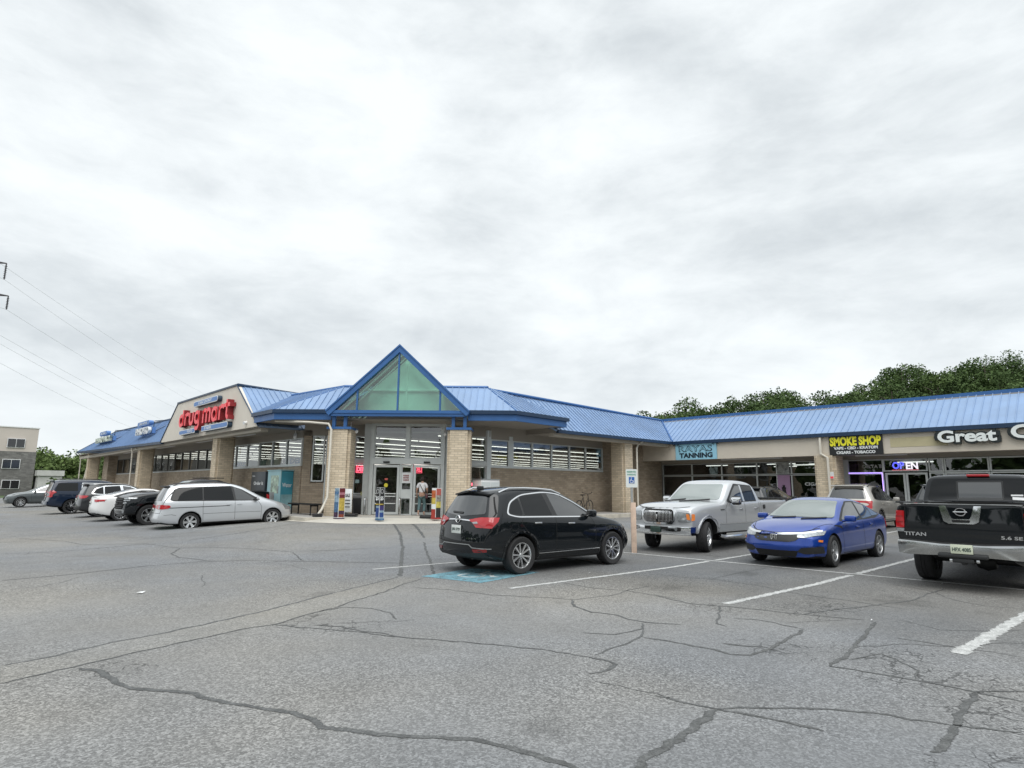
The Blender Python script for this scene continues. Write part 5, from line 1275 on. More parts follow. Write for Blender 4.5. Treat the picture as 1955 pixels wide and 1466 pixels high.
c.panel('window_frame_pillar', [(-.19, 1.30), (-.17, 1.76), (-.09, 1.76), (-.10, 1.30)], 'y', M_CSIL, both=True, off=.009)
c.panel('rear_window', rnd([(-.66, 1.42), (-.60, 1.76), (.60, 1.76), (.66, 1.42)], .06), 'x', M_CGLT, sgn=-1)
c.panel('grille_surround', rnd([(-.52, 1.05), (-.52, .82), (-.42, .71), (.42, .71), (.52, .82), (.52, 1.05), (.45, 1.12), (-.45, 1.12)], .06), 'x', M_CHR2, sgn=1, thick=.03)
g = c.panel('grille', rnd([(-.47, 1.03), (-.47, .84), (-.38, .755), (.38, .755), (.47, .84), (.47, 1.03), (.41, 1.08), (-.41, 1.08)], .05), 'x', M_UNDER, sgn=1, thick=.034)[0]
for sy in (-1, 1):
    for k in range(10):
        y = sy * (.045 + .042 * k); z0, z1 = .77 + max(0, (abs(y) - .36) * .6), 1.065 - max(0, (abs(y) - .36) * .4); hp = c.hit('x', y, .88, 1)[0].x + .05
        b = B(); b.cbox((hp, y, (z0 + z1) / 2), (.03, .018, z1 - z0), bev=.004); b.build('grille_bar', M_CHR2, g, uv=False)
b = B(); b.cbox((c.hit('x', 0, .88, 1)[0].x + .07, 0, .90), (.02, .035, .12), bev=.005); b.build('emblem', M_CHR2, c.root, uv=False)
for sy in (1, -1):
    o = c.panel('headlamp', rnd([(sy * .56, 1.04), (sy * .88, 1.01), (sy * .92, .79), (sy * .60, .785), (sy * .55, .86)], .03), 'x', M_LENS, sgn=1, thick=.02)[0]
    c.panel('indicator_lens', rnd([(sy * .80, .99), (sy * .87, .98), (sy * .90, .83), (sy * .82, .85)], .02), 'x', M_AMB, sgn=1, thick=.024, parent=o)
    c.panel('headlamp', rnd([(2.60, .99), (2.50, .98), (2.52, .83), (2.62, .81)], .02), 'y', M_AMB, sgn=sy, thick=.012)
# chrome bumper with dark opening
b = B()
for (z0, z1, x_) in ((.44, .66, 2.86),):
    prof = [(-.97, 2.50), (-.93, 2.68), (-.75, 2.80), (-.4, 2.86), (.4, 2.86), (.75, 2.80), (.93, 2.68), (.97, 2.50)]
    top_ = [(x, y, z1) for y, x in prof]; bot = [(x - .02, y, z0) for y, x in prof]; mid = [(x + .02, y, (z0 + z1) / 2 - .03) for y, x in prof]; n_ = len(prof)
    b.add(top_ + mid + bot, [(i, i + 1, n_ + i + 1, n_ + i) for i in range(n_ - 1)] + [(n_ + i, n_ + i + 1, 2 * n_ + i + 1, 2 * n_ + i) for i in range(n_ - 1)], 0, True)
    b.add(top_ + [(x - .12, y * .96, z1) for y, x in prof], [(i + 1, i, n_ + i, n_ + i + 1) for i in range(n_ - 1)])
b.build('front_bumper', M_CHR2, c.root, uv=False)
b = B(); b.box(2.82, 2.882, -.36, .36, .565, .655); b.build('bumper_opening', M_UNDER, c.root, uv=False)
for sy in (1, -1):
    b = B(); b.cbox((2.815, sy * .60, .60), (.06, .26, .10), bev=.02, rot=Matrix.Rotation(sy * -.25, 3, 'Z')); o = b.build('fog_lamp', M_UNDER, c.root, uv=False)
    b = B(); b.lathe([(0, 0), (.042, .0), (.045, -.02)], (0, 0, 0), 'y', 16); ll = b.build('lens', M_LENS, o, uv=False); ll.location = (2.862, sy * .60, .60); ll.rotation_euler = (0, 0, -pi / 2)
c.plate(0, .575, 1, 'GWH 2806', x=2.90, m=M_INK)
c.arch(M_CSIL, .07, .022)
c.strip('lower_cladding', [(-1.12, .60), (1.30, .60)], .20, 'y', mat('silver_cladding', (.42, .44, .45), .45, .3), True, .002, .014)
c.strip('cladding_line', [(-1.12, .71), (1.30, .71)], .025, 'y', M_CHR2, True, .004, .016)
b = B()
for sy in (1, -1): 
    b = B(); b.tube([(-1.2, sy * .96, .40), (-1.1, sy * 1.0, .37), (1.2, sy * 1.0, .37), (1.3, sy * .96, .40)], .045, n=8); b.build('running_board', M_CHR2, c.root, uv=False)
c.seams([[(-1.0, 1.29), (-1.0, .52)], [(-.14, 1.28), (-.15, .52)], [(.78, 1.28), (.95, 1.1), (.95, .52)], [(-1.10, 1.32), (-1.10, .52)]])
c.seams([[(-.80, 1.17), (-.56, 1.135), (.56, 1.135), (.80, 1.17)]], 'x', False, .014, 1)
c.strip('fender_vent', [(1.22, 1.08), (1.02, 1.085)], .03, 'y', M_TRIM, True, .003, .006)
c.handles([(-.80, 1.10), (.10, 1.09)], M_CHR2, .2)
c.mirror(.62, 1.28, M_TRIM, M_CHR2, (.16, .25, .24), .09)
c.strip('wiper', [(-.62, 1.30), (-.20, 1.345)], .02, 'x', M_TRIM, both=False, sgn=1, thick=.02); c.strip('wiper', [(.10, 1.30), (.55, 1.345)], .02, 'x', M_TRIM, both=False, sgn=1, thick=.02)
b = B()
for sy in (1, -1): b.box(-2.9, -1.12, sy * .96, sy * .82, 1.375, 1.405)
b.box(-2.94, -2.84, -.9, .9, 1.37, 1.40); b.build('bed_rail_cap', M_TRIM, c.root, uv=False)
b = B(); b.cbox((-1.28, -.985, 1.14), (.06, .03, .07), bev=.01); b.cbox((-1.28, .985, 1.14), (.12, .03, .12), bev=.02); b.build('fuel_flap', M_TRIM, c.root, uv=False)

# ---- 3. blue saloon, nose towards the camera
P = dict(W=.90, xs=[-2.31, -2.24, -2.0, -1.75, -1.4, -1.0, -.6, -.2, .2, .5, .8, 1.05, 1.3, 1.6, 1.9, 2.12, 2.24, 2.31],
     w=[(-2.31, .76), (-2.1, .86), (-1.6, .895), (-1.0, .90), (1.2, .895), (1.7, .89), (2.05, .86), (2.31, .74)],
     zb=[(-2.31, .34), (-1.9, .2), (1.9, .17), (2.31, .2)],
     zs=[(-2.31, .92), (-1.8, .96), (-1.0, .94), (0, .90), (.8, .87), (1.3, .84), (1.8, .74), (2.1, .65), (2.31, .56)],
     zt=[(-2.31, .98), (-2.0, 1.02), (-1.75, 1.06), (-1.3, 1.24), (-.9, 1.36), (-.4, 1.425), (0, 1.42), (.3, 1.34), (.7, 1.13), (1.0, .955), (1.3, .92), (1.8, .84), (2.1, .76), (2.31, .64)],
     xf=[(.15, 2.22), (.4, 2.34), (.6, 2.30), (.8, 2.15)], xr=[(.2, -2.24), (.5, -2.34), (.8, -2.30), (1.0, -2.26)],
     fe=1.6, re=-1.8, fx=1.40, rx=-1.30, R=.325, gap=.045, tum=.46, cf=.36, cr=.2)
loc, yaw = locate((17.35, 5.10), (14.70, 5.18), .90, 1, 2.7, P)
c = Car('blue_saloon', 'bright blue four door saloon facing out beside the black pickup', 'car', (16.12, 6.02, .05), pi + radians(-1.5), M_CBLU, P)
c.wheels('swirl', .215, rm=mat('two_tone_alloy', (.45, .46, .47), .3, .8), tw=.215, steer=radians(4))
c.panel('windscreen', rnd([(-.73, .985), (-.56, 1.335), (0, 1.355), (.56, 1.335), (.73, .985)], .05), 'x', M_CWND, sgn=1, off=.012, step=.05)
seal = rnd([(-1.62, 1.02), (-1.10, 1.24), (-.45, 1.345), (-.02, 1.34), (.35, 1.20), (.90, .93), (.70, .90), (-1.2, .95)], .05)
c.panel('window_chrome', seal, 'y', M_TRIM, both=True, off=.003)
std_side(c, [(-1.50, 1.02), (-1.12, 1.20), (-1.02, 1.0)], [(-1.0, .99), (-1.07, 1.22), (-.45, 1.315), (-.36, .95)], [(-.27, .945), (-.36, 1.315), (-.03, 1.31), (.32, 1.175), (.76, .95)], None, M_CGLA, M_CGLA, M_CGLA)
c.strip('grille_wing', [(-.80, .735), (-.5, .68), (0, .655), (.5, .68), (.80, .735)], .035, 'x', M_CHR2, both=False, sgn=1, thick=.016)
c.panel('grille', rnd([(-.56, .66), (0, .635), (.56, .66), (.42, .54), (.3, .515), (-.3, .515), (-.42, .54)], .03), 'x', M_TRIM, sgn=1, thick=.008)
for sy in (1, -1):
    o = c.panel('headlamp', rnd([(sy * .44, .655), (sy * .66, .69), (sy * .84, .745), (sy * .83, .66), (sy * .60, .605), (sy * .46, .60)], .015), 'x', M_LENS, sgn=1, thick=.016)[0]
    c.panel('headlamp', [(1.78, .76), (2.02, .71), (2.06, .645), (1.9, .67)], 'y', M_LENS, sgn=sy, thick=.010)
    b2 = rnd([(sy * .52, .40), (sy * .84, .44), (sy * .84, .30), (sy * .56, .28), (sy * .44, .33)], .02)
    c.panel('fog_recess', b2, 'x', M_TRIM, sgn=1, thick=.004)
    c.strip('fog_recess_lip', [(sy * .50, .425), (sy * .82, .47)], .02, 'x', M_CBLU, both=False, sgn=1, thick=.012)
    c.panel('side_marker', [(1.86, .56), (1.96, .57), (1.97, .53), (1.88, .52)], 'y', M_AMB, sgn=sy, thick=.008)
    c.panel('tail_lamp', [(sy * .5, .88), (sy * .8, .92), (sy * .82, .72), (sy * .7, .70)], 'x', M_RED, sgn=-1, thick=.012)
c.panel('lower_grille', rnd([(-.46, .34), (.46, .34), (.40, .22), (-.40, .22)], .02), 'x', M_UNDER, sgn=1, thick=.003)
hp = c.hit('x', 0, .60, 1)[0]; b = B(); rr = rnd([(-.07, .055), (.07, .055), (.055, -.055), (-.055, -.055)], .03); b.tube([(hp.x + .035, y, .60 + z) for y, z in rr] + [(hp.x + .035, rr[0][0], .60 + rr[0][1])], .009, n=6, cap=False)
b.cbox((hp.x + .035, -.028, .60), (.014, .014, .075)); b.cbox((hp.x + .035, .028, .60), (.014, .014, .075)); b.cbox((hp.x + .035, 0, .60), (.014, .05, .014)); b.build('emblem', M_CHR2, c.root, uv=False)
c.seams([[(-1.05, .93), (-1.12, .70), (-.92, .40), (-.82, .26)], [(-.32, .91), (-.34, .26)], [(.80, .88), (.92, .7), (.86, .26)], [(-.82, .26), (.86, .26)]])
c.seams([[(-.74, .80), (-.5, .715), (0, .69), (.5, .715), (.74, .80)]], 'x', False, .012, 1)
c.seams([[(2.0, .58), (1.25, .86), (.9, .88)], [(2.0, -.58), (1.25, -.86), (.9, -.88)]], 'z', False, .010)
c.handles([(-.80, .82), (.08, .79)], M_CBLU, .18)
c.root.scale = (1.04, 1.03, 1.04)
c.mirror(.72, .93, M_CBLU, None, (.13, .24, .13), .07)
c.strip('wiper', [(-.55, .955), (-.05, .985)], .016, 'x', M_TRIM, both=False, sgn=1, thick=.015)
c.strip('wiper', [(.15, .955), (.6, .985)], .016, 'x', M_TRIM, both=False, sgn=1, thick=.015)

# ---- 4. black pickup seen from behind
P = dict(W=1.01, xs=[-2.95, -2.93, -2.88, -2.6, -2.2, -1.7, -1.3, -1.13, -1.10, -1.045, -1.0, -.85, -.4, .0, .35, .62, .85, 1.1, 1.4, 1.8, 2.2, 2.5, 2.68, 2.76],
     w=[(-2.95, .985), (-2.7, 1.0), (2.2, 1.0), (2.5, .95), (2.76, .86)],
     zb=[(-2.95, .66), (-2.4, .60), (-1.8, .50), (1.9, .48), (2.76, .50)],
     zs=[(-2.95, 1.36), (-1.2, 1.37), (-1.0, 1.36), (.9, 1.30), (1.4, 1.26), (2.2, 1.16), (2.6, 1.05), (2.76, .95)],
     zt=[(-2.95, 1.42), (-1.25, 1.42), (-1.13, 1.44), (-1.10, 1.60), (-1.045, 1.93), (-1.0, 1.965), (-.4, 1.99), (.1, 1.99), (.35, 1.93), (.62, 1.72), (.85, 1.50), (1.1, 1.36), (1.4, 1.33), (2.2, 1.26), (2.55, 1.17), (2.76, 1.04)],
     xf=[(.3, 2.72), (1.2, 2.72)], xr=[(.3, -2.95), (.9, -2.965), (1.5, -2.95)],
     fe=2.0, re=-2.6, fx=1.90, rx=-1.72, R=.42, gap=.10, tum=.15, bed=(-2.86, -1.2, .95), cf=.2, cr=.03)
c = Car('black_pickup', 'black pickup seen from behind, chrome rear bumper and tailgate surround, at the right edge', 'pickup truck', (15.95, 2.52, .04), radians(0.5), M_CBLK, P)
c.wheels('six', .24, tw=.30, inset=.05)
c.panel('rear_window_surround', rnd([(-.86, 1.47), (-.76, 1.90), (.76, 1.90), (.86, 1.47)], .07), 'x', M_CGLT, sgn=-1)
c.panel('sliding_pane', rnd([(-.36, 1.53), (-.36, 1.83), (.34, 1.83), (.34, 1.53)], .02), 'x', M_CGLA, sgn=-1, off=.008)
b = B(); y_, z_ = [-.36, .34], [1.53, 1.83]
hp = c.hit('x', 0, 1.7, -1)[0]
c.strip('pane_frame', [(-.365, 1.50), (-.365, 1.85)], .03, 'x', M_TRIM, both=False, sgn=-1, off=.012); c.strip('pane_frame', [(.345, 1.50), (.345, 1.85)], .03, 'x', M_TRIM, both=False, sgn=-1, off=.012)
c.strip('pane_frame', [(-.36, 1.845), (.34, 1.845)], .025, 'x', M_TRIM, both=False, sgn=-1, off=.0125); c.strip('pane_frame', [(-.36, 1.505), (.34, 1.505)], .04, 'x', M_TRIM, both=False, sgn=-1, off=.0125)
b = B(); hz2 = c.hit('z', -.98, 0)[0].z; b.cbox((-1.03, 0, hz2 - .012), (.10, .36, .045), bev=.012); b.build('brake_light', M_RED, c.root, uv=False)
c.panel('window_sticker', rnd([(-.66, 1.60), (-.48, 1.60), (-.48, 1.57), (-.66, 1.57)], .005), 'x', M_WHITE, sgn=-1, off=.010); c.panel('window_sticker', rnd([(-.68, 1.545), (-.50, 1.555), (-.50, 1.50), (-.68, 1.49)], .005), 'x', M_WHITE, sgn=-1, off=.010)
std_side(c, None, [(-.92, 1.41), (-.85, 1.80), (-.18, 1.84), (-.20, 1.39)], [(-.10, 1.39), (-.08, 1.84), (.13, 1.83), (.38, 1.66), (.66, 1.40)])
for sy in (1, -1):
    o = c.panel('tail_lamp', rnd([(sy * .845, 1.30), (sy * .975, 1.30), (sy * .975, 1.0), (sy * .86, 1.0)], .015), 'x', M_RED, sgn=-1, thick=.022)[0]
    c.panel('reversing_lens', rnd([(sy * .862, .99), (sy * .975, .99), (sy * .975, .93), (sy * .865, .93)], .01), 'x', M_LENS, sgn=-1, thick=.022)
    c.panel('tail_lamp', rnd([(-2.93, 1.30), (-2.80, 1.29), (-2.82, 1.0), (-2.93, 1.0)], .015), 'y', M_RED, sgn=sy, thick=.012)
    for z in (1.10, 1.20): c.strip('lamp_divider', [(sy * .87, z), (sy * .97, z)], .012, 'x', M_REDD, both=False, sgn=-1, thick=.026, parent=o)
# chrome tailgate surround: two uprights and the handle bar
c.panel('tailgate_chrome', [(.30, 1.40), (.20, 1.40), (.15, 1.23), (.12, 1.18), (-.12, 1.18), (-.15, 1.23), (-.20, 1.40), (-.30, 1.40), (-.25, 1.14), (-.18, 1.10), (.18, 1.10), (.25, 1.14)], 'x', M_CHR2, sgn=-1, thick=.022)
c.panel('tailgate_handle', rnd([(-.13, 1.165), (.13, 1.165), (.12, 1.12), (-.12, 1.12)], .01), 'x', M_UNDER, sgn=-1, thick=.026)
hp = c.hit('x', 0, 1.3, -1)[0]; b = B(); b.tube([(hp.x - .02, .075 * cos(a), 1.30 + .062 * sin(a)) for a in [i * 2 * pi / 24 for i in range(25)]], .008, n=6, cap=False); b.cbox((hp.x - .02, 0, 1.30), (.014, .20, .022), bev=.003); b.build('emblem', M_CHR2, c.root, uv=False)
c.letters('TITAN', (.70, .90), 'x', .062, M_CHR2, w=.34, sgn=-1, bold=.02)
c.letters('5.6 SE', (-.66, .90), 'x', .055, M_CHR2, w=.28, sgn=-1, bold=.02)
c.seams([[(-.83, 1.38), (-.83, .78)], [(.83, .78), (.83, 1.38)], [(-.83, .79), (.83, .79)]], 'x', False, .012, -1)
# rear bumper
b = B(); prof = [(-1.0, -2.80), (-.97, -3.0), (-.80, -3.10), (-.30, -3.14), (.30, -3.14), (.80, -3.10), (.97, -3.0), (1.0, -2.80)]; n_ = len(prof)
z1 = [.79, .79, .79, .76, .76, .79, .79, .79]; z0 = [.60, .56, .55, .57, .57, .55, .56, .60]
b.add([(x, y, z) for (y, x), z in zip(prof, z1)] + [(x - .015, y, (a + q) / 2 + .03) for (y, x), a, q in zip(prof, z0, z1)] + [(x + .03, y, z) for (y, x), z in zip(prof, z0)],
      [(i + 1, i, n_ + i, n_ + i + 1) for i in range(n_ - 1)] + [(n_ + i + 1, n_ + i, 2 * n_ + i, 2 * n_ + i + 1) for i in range(n_ - 1)], 0, True)
b.build('rear_bumper', mat('worn_chrome', (.55, .56, .56), .2, 1.0, var=.1), c.root, uv=False)
b = B(); b.add([(x, y, z) for (y, x), z in zip(prof, z1)] + [(x + .2, y, z + .02) for (y, x), z in zip(prof, z1)], [(i, i + 1, n_ + i + 1, n_ + i) for i in range(n_ - 1)]); b.build('bumper_step', M_TRIM, c.root, uv=False)
b = B(); b.cbox((-3.12, 0, .575), (.10, .70, .07), bev=.02); b.build('bumper_valance', M_TRIM, c.root, uv=False)
c.plate(0, .69, -1, 'HFX 4085', x=-3.165, w=.31, h=.15, m=mat('weathered_plate', (.62, .66, .52), .5))
b = B(); b.cbox((-3.05, 0, .50), (.2, .30, .07), bev=.01); b.tube([(-2.9, 0, .46), (-3.12, 0, .46)], .035, n=8); b.build('tow_hitch', M_TRIM, c.root, uv=False)
b = B(); b.cbox((-3.10, -.20, .50), (.04, .05, .05), bev=.01); b.cbox((-3.10, .17, .49), (.04, .05, .06), bev=.01); b.build('tow_hook', M_CHR2, c.root, uv=False)
b = B(); b.tube([(-1.72, -.8, .42), (-1.72, .8, .42)], .07, n=10); b.lathe([(0, -.16), (.12, -.14), (.17, 0), (.12, .14), (0, .16)], (-1.72, -.1, .40), 'y', 16); b.build('rear_axle', M_TRIM, c.root, uv=False)
b = B(); b.tube([(-1.2, -.55, .48), (-2.4, -.62, .50), (-2.75, -.72, .50), (-2.95, -.86, .49)], .042, n=10); b.build('exhaust_pipe', M_GALV, c.root, uv=False)
for sy in (1, -1):
    b = B(); b.tube([(-1.6, sy * .55, .40), (-2.2, sy * .58, .60), (-2.7, sy * .58, .62)], .03, n=6); b.build('leaf_spring', M_TRIM, c.root, uv=False)
b = B(); b.box(-2.8, 2.3, .40, .50, .50, .64); b.box(-2.8, 2.3, -.50, -.40, .50, .64); b.cbox((-2.3, .1, .62), (.6, .66, .2), bev=.08); b.build('chassis_frame', M_UNDER, c.root, uv=False)
c.seams([[(-1.12, 1.36), (-1.12, .60)], [(-.14, 1.34), (-.15, .56)], [(.95, 1.2), (.95, .56)]])
c.mirror(.62, 1.36, M_TRIM, M_CHR2, (.16, .25, .24), .08); c.handles([(-.80, 1.16), (.10, 1.14)], M_CBLK)
b = B()
for sy in (1, -1): b.box(-2.9, -1.16, sy * .98, sy * .84, 1.432, 1.455)
b.build('bed_rail_cap', M_TRIM, c.root, uv=False)
b = B(); b.box(-2.955, -2.85, -.84, .84, 1.425, 1.437); b.build('tailgate_cap', M_GALV, c.root, uv=False)

# ---- 5. silver minivan
P = dict(W=.96, xs=[-2.56, -2.46, -2.25, -1.9, -1.4, -.9, -.4, .1, .5, .8, 1.1, 1.4, 1.7, 2.0, 2.25, 2.42, 2.53],
     w=[(-2.56, .84), (-2.3, .93), (-1.8, .955), (1.2, .955), (1.8, .93), (2.2, .84), (2.53, .66)],
     zb=[(-2.56, .34), (-2.2, .24), (2.0, .22), (2.53, .27)],
     zs=[(-2.56, 1.12), (-1.0, 1.10), (0, 1.06), (.9, 1.0), (1.5, .93), (2.0, .82), (2.53, .64)],
     zt=[(-2.56, 1.66), (-2.2, 1.72), (-1.4, 1.755), (-.4, 1.76), (.1, 1.72), (.5, 1.58), (.9, 1.34), (1.25, 1.13), (1.55, 1.03), (2.0, .95), (2.3, .84), (2.53, .70)],
     xf=[(.2, 2.46), (.5, 2.56), (.8, 2.46), (1.0, 2.3)], xr=[(.2, -2.46), (.42, -2.60), (.66, -2.60), (.72, -2.52), (1.15, -2.46), (1.65, -2.20), (1.8, -2.12)],
     fe=1.7, re=-1.6, fx=1.58, rx=-1.42, R=.335, gap=.06, tum=.34, cf=.4, cr=.16)
van_loc = (8.98, 26.1, .05)
c = Car('silver_minivan', 'silver minivan seen from its right rear, nearest vehicle in the row before the store windows', 'van', van_loc, radians(-6), M_CSILV, P)
c.root.rotation_euler = (0, radians(-2.2), radians(-6))
c.wheels('six', .225, tw=.215, inset=.03)
c.panel('rear_window', rnd([(-.72, 1.14), (-.60, 1.60), (.60, 1.60), (.72, 1.14)], .06), 'x', M_CGLA, sgn=-1)
c.panel('windscreen', rnd([(-.76, 1.12), (-.62, 1.62), (.62, 1.62), (.76, 1.12)], .06), 'x', M_CWND, sgn=1)
c.panel('window_seal', rnd([(-2.12, 1.17), (-1.98, 1.55), (-1.8, 1.62), (.02, 1.63), (.42, 1.48), (1.10, 1.06), (.95, 1.03), (-2.0, 1.12)], .06), 'y', M_TRIM, both=True, off=.003)
std_side(c, [(-2.06, 1.18), (-1.93, 1.54), (-1.77, 1.60), (-1.02, 1.61), (-1.02, 1.13), (-1.95, 1.14)], [(-.97, 1.13), (-.97, 1.61), (.02, 1.60), (.10, 1.09)], [(.18, 1.085), (.10, 1.58), (.40, 1.45), (.90, 1.09), (.85, 1.05)])
for sy in (1, -1):
    o = c.panel('tail_lamp', rnd([(sy * .44, 1.0), (sy * .86, 1.0), (sy * .88, .84), (sy * .46, .85)], .02), 'x', M_RED, sgn=-1, thick=.016)[0]
    c.panel('lamp_insert', rnd([(sy * .64, .985), (sy * .73, .985), (sy * .73, .86), (sy * .64, .86)], .01), 'x', M_LENS, sgn=-1, thick=.02, parent=o)
    c.panel('tail_lamp', rnd([(-2.42, 1.0), (-2.12, .98), (-2.08, .92), (-2.16, .86), (-2.42, .84)], .02), 'y', M_RED, sgn=sy, thick=.012)
    c.panel('headlamp', [(sy * .40, .72), (sy * .74, .80), (sy * .76, .66), (sy * .48, .62)], 'x', M_LENS, sgn=1, thick=.012)
    c.panel('headlamp', [(2.0, .84), (2.30, .76), (2.34, .62), (2.14, .64)], 'y', M_LENS, sgn=sy, thick=.010)
c.strip('plate_garnish', [(-.42, .93), (.42, .93)], .10, 'x', M_RED, both=False, sgn=-1, thick=.012)
c.plate(0, .80, -1, 'EKT 3164')
c.strip('body_side_moulding', [(-2.20, .88), (-.05, .88)], .022, 'y', M_TRIM, True, .002, .004)
c.strip('black_sill_trim', [(-1.0, .27), (1.15, .27)], .05, 'y', M_TRIM, True, .002, .008)  # narrow black trim strip low along the sill
c.seams([[(-.98, 1.11), (-1.0, .9), (-.98, .30)], [(.14, 1.06), (.14, .29)], [(1.02, 1.0), (1.14, .8), (1.12, .30)], [(-.98, .30), (1.12, .30)], [(.14, .62), (1.1, .60)], [(-.98, .62), (.14, .62)], [(-2.3, .62), (-2.05, .64), (-1.9, .60)]])
c.seams([[(-.86, .70), (.86, .70)], [(-.72, 1.62), (-.84, 1.1), (-.80, .70)], [(.72, 1.62), (.84, 1.1), (.80, .70)]], 'x', False, .012, -1)
c.handles([(-.08, .93), (.30, .93)], M_CSILV, .18); c.mirror(.92, 1.05, M_TRIM, M_CSILV, (.12, .20, .15), .06); c.arch(M_CSILV, .03, .010)
b = B()
for sy in (1, -1):
    b = B(); zt = lambda x: c.hit('z', x, sy * .58)[0].z
    b.tube([(-2.0, sy * .58, zt(-2.0))] + [(x, sy * .58, zt(x) + .05) for x in (-1.8, -1.2, -.6, -.2)] + [(0, sy * .58, zt(0))], .018, n=6); b.build('roof_rail', M_TRIM, c.root, uv=False)
b = B(); b.cbox((-2.17, 0, 1.665), (.16, 1.24, .05), bev=.018); b.build('roof_spoiler', M_TRIM, c.root, uv=False)
c.strip('wiper', [(0, 1.15), (.4, 1.17)], .02, 'x', M_TRIM, both=False, sgn=-1, thick=.012)

# ---- 6. big black pickup backed in beside the minivan
P = dict(W=1.02, xs=[-2.98, -2.94, -2.7, -2.2, -1.7, -1.3, -1.10, -1.04, -.85, -.4, .0, .35, .62, .85, 1.1, 1.4, 1.8, 2.2, 2.55, 2.78, 2.88],
     w=[(-2.98, .99), (-2.7, 1.0), (1.3, 1.0), (1.9, 1.015), (2.5, .99), (2.88, .92)],
     zb=[(-2.98, .62), (-2.4, .56), (-1.8, .46), (1.9, .42), (2.88, .42)],
     zs=[(-2.98, 1.33), (-1.2, 1.34), (-1.0, 1.33), (.9, 1.28), (1.4, 1.26), (2.2, 1.20), (2.6, 1.12), (2.88, 1.02)],
     zt=[(-2.98, 1.40), (-1.25, 1.40), (-1.10, 1.46), (-1.03, 1.86), (-.4, 1.92), (.1, 1.92), (.35, 1.87), (.62, 1.68), (.85, 1.50), (1.1, 1.36), (1.4, 1.35), (2.2, 1.31), (2.6, 1.25), (2.88, 1.12)],
     xf=[(.3, 2.84), (.6, 2.94), (.9, 2.90), (1.2, 2.86)], xr=[(.3, -2.98), (1.5, -2.98)],
     fe=2.1, re=-2.6, fx=1.95, rx=-1.80, R=.42, gap=.09, tum=.30, bed=(-2.88, -1.15, .9), cf=.14, cr=.03)
c = Car('black_pickup', 'black pickup backed in beside the silver minivan with its slotted front and tow hooks out', 'pickup truck', (8.85, 29.75, .05), pi, M_CBLK, P)
c.wheels('six', .27, tw=.29, inset=.03)
c.panel('windscreen', rnd([(-.82, 1.42), (-.68, 1.82), (.68, 1.82), (.82, 1.42)], .08), 'x', M_CWND, sgn=1)
std_side(c, None, [(-.92, 1.38), (-.85, 1.76), (-.18, 1.79), (-.20, 1.36)], [(-.10, 1.36), (-.08, 1.79), (.13, 1.78), (.38, 1.62), (.66, 1.38)])
c.panel('grille', rnd([(-.62, 1.10), (.62, 1.10), (.70, .88), (.62, .66), (-.62, .66), (-.70, .88)], .05), 'x', M_UNDER, sgn=1, thick=.01)
for z in (1.04, .95, .80, .72): c.strip('grille_bar', [(-.62, z), (.62, z)], .035, 'x', M_TRIM, both=False, sgn=1, thick=.035)
for sy in (1, -1):
    for z, w_ in ((1.08, .30), (1.0, .26), (.90, .22)): c.strip('headlamp', [(sy * .66, z), (sy * (.66 + w_), z + .02)], .045, 'x', M_LENS, both=False, sgn=1, thick=.016)
    c.strip('headlamp', [(2.78, 1.09), (2.60, 1.10)], .05, 'y', M_LENS, both=False, sgn=sy, thick=.01)
    c.panel('fog_lamp', rnd([(sy * .66, .60), (sy * .82, .62), (sy * .80, .52), (sy * .68, .50)], .02), 'x', M_LENS, sgn=1, thick=.012)
    c.panel('tail_lamp', rnd([(-2.97, 1.28), (-2.80, 1.27), (-2.82, 1.0), (-2.97, .98)], .02), 'y', M_RED, sgn=sy, thick=.012)
    c.panel('tail_lamp', rnd([(sy * .84, 1.28), (sy * .97, 1.28), (sy * .97, .98), (sy * .86, .98)], .02), 'x', M_RED, sgn=-1, thick=.012)
c.strip('bumper_top', [(-.80, .63), (.80, .63)], .04, 'x', M_GALV, both=False, sgn=1, thick=.02)
c.strip('emblem', [(-.12, .88), (.12, .88)], .06, 'x', M_TRIM, both=False, sgn=1, thick=.045)
c.mirror(.62, 1.32, M_TRIM, None, (.16, .25, .24), .08); c.arch(M_TRIM, .04, .01)
b = B(); b.cbox((-.5, .55, 1.97), (1.0, .05, .04), bev=.01); b.cbox((-.5, -.55, 1.97), (1.0, .05, .04), bev=.01); b.build('roof_rail', M_TRIM, c.root, uv=False)
c.seams([[(-1.10, 1.34), (-1.10, .56)], [(-.14, 1.32), (-.15, .54)], [(.95, 1.2), (.95, .54)]])

# ---- 7. white saloon (tail to camera)
P = dict(W=.93, xs=[-2.45, -2.38, -2.2, -1.9, -1.5, -1.1, -.7, -.3, .1, .45, .8, 1.1, 1.4, 1.75, 2.05, 2.28, 2.4, 2.46],
     w=[(-2.45, .80), (-2.2, .89), (-1.6, .925), (1.3, .925), (1.9, .89), (2.2, .82), (2.46, .66)],
     zb=[(-2.45, .32), (-2.0, .2), (2.0, .18), (2.46, .2)],
     zs=[(-2.45, 1.0), (-1.8, 1.02), (-1.0, .99), (0, .94), (.9, .90), (1.6, .82), (2.1, .70), (2.46, .58)],
     zt=[(-2.45, 1.06), (-2.0, 1.12), (-1.6, 1.24), (-1.1, 1.38), (-.5, 1.46), (-.05, 1.455), (.3, 1.37), (.75, 1.15), (1.1, .98), (1.5, .93), (2.0, .85), (2.3, .76), (2.46, .66)],
     xf=[(.2, 2.38), (.5, 2.48), (.8, 2.3)], xr=[(.2, -2.36), (.5, -2.48), (.95, -2.42), (1.1, -2.38)],
     fe=1.7, re=-1.9, fx=1.42, rx=-1.40, R=.335, gap=.05, tum=.46, cf=.4, cr=.24)
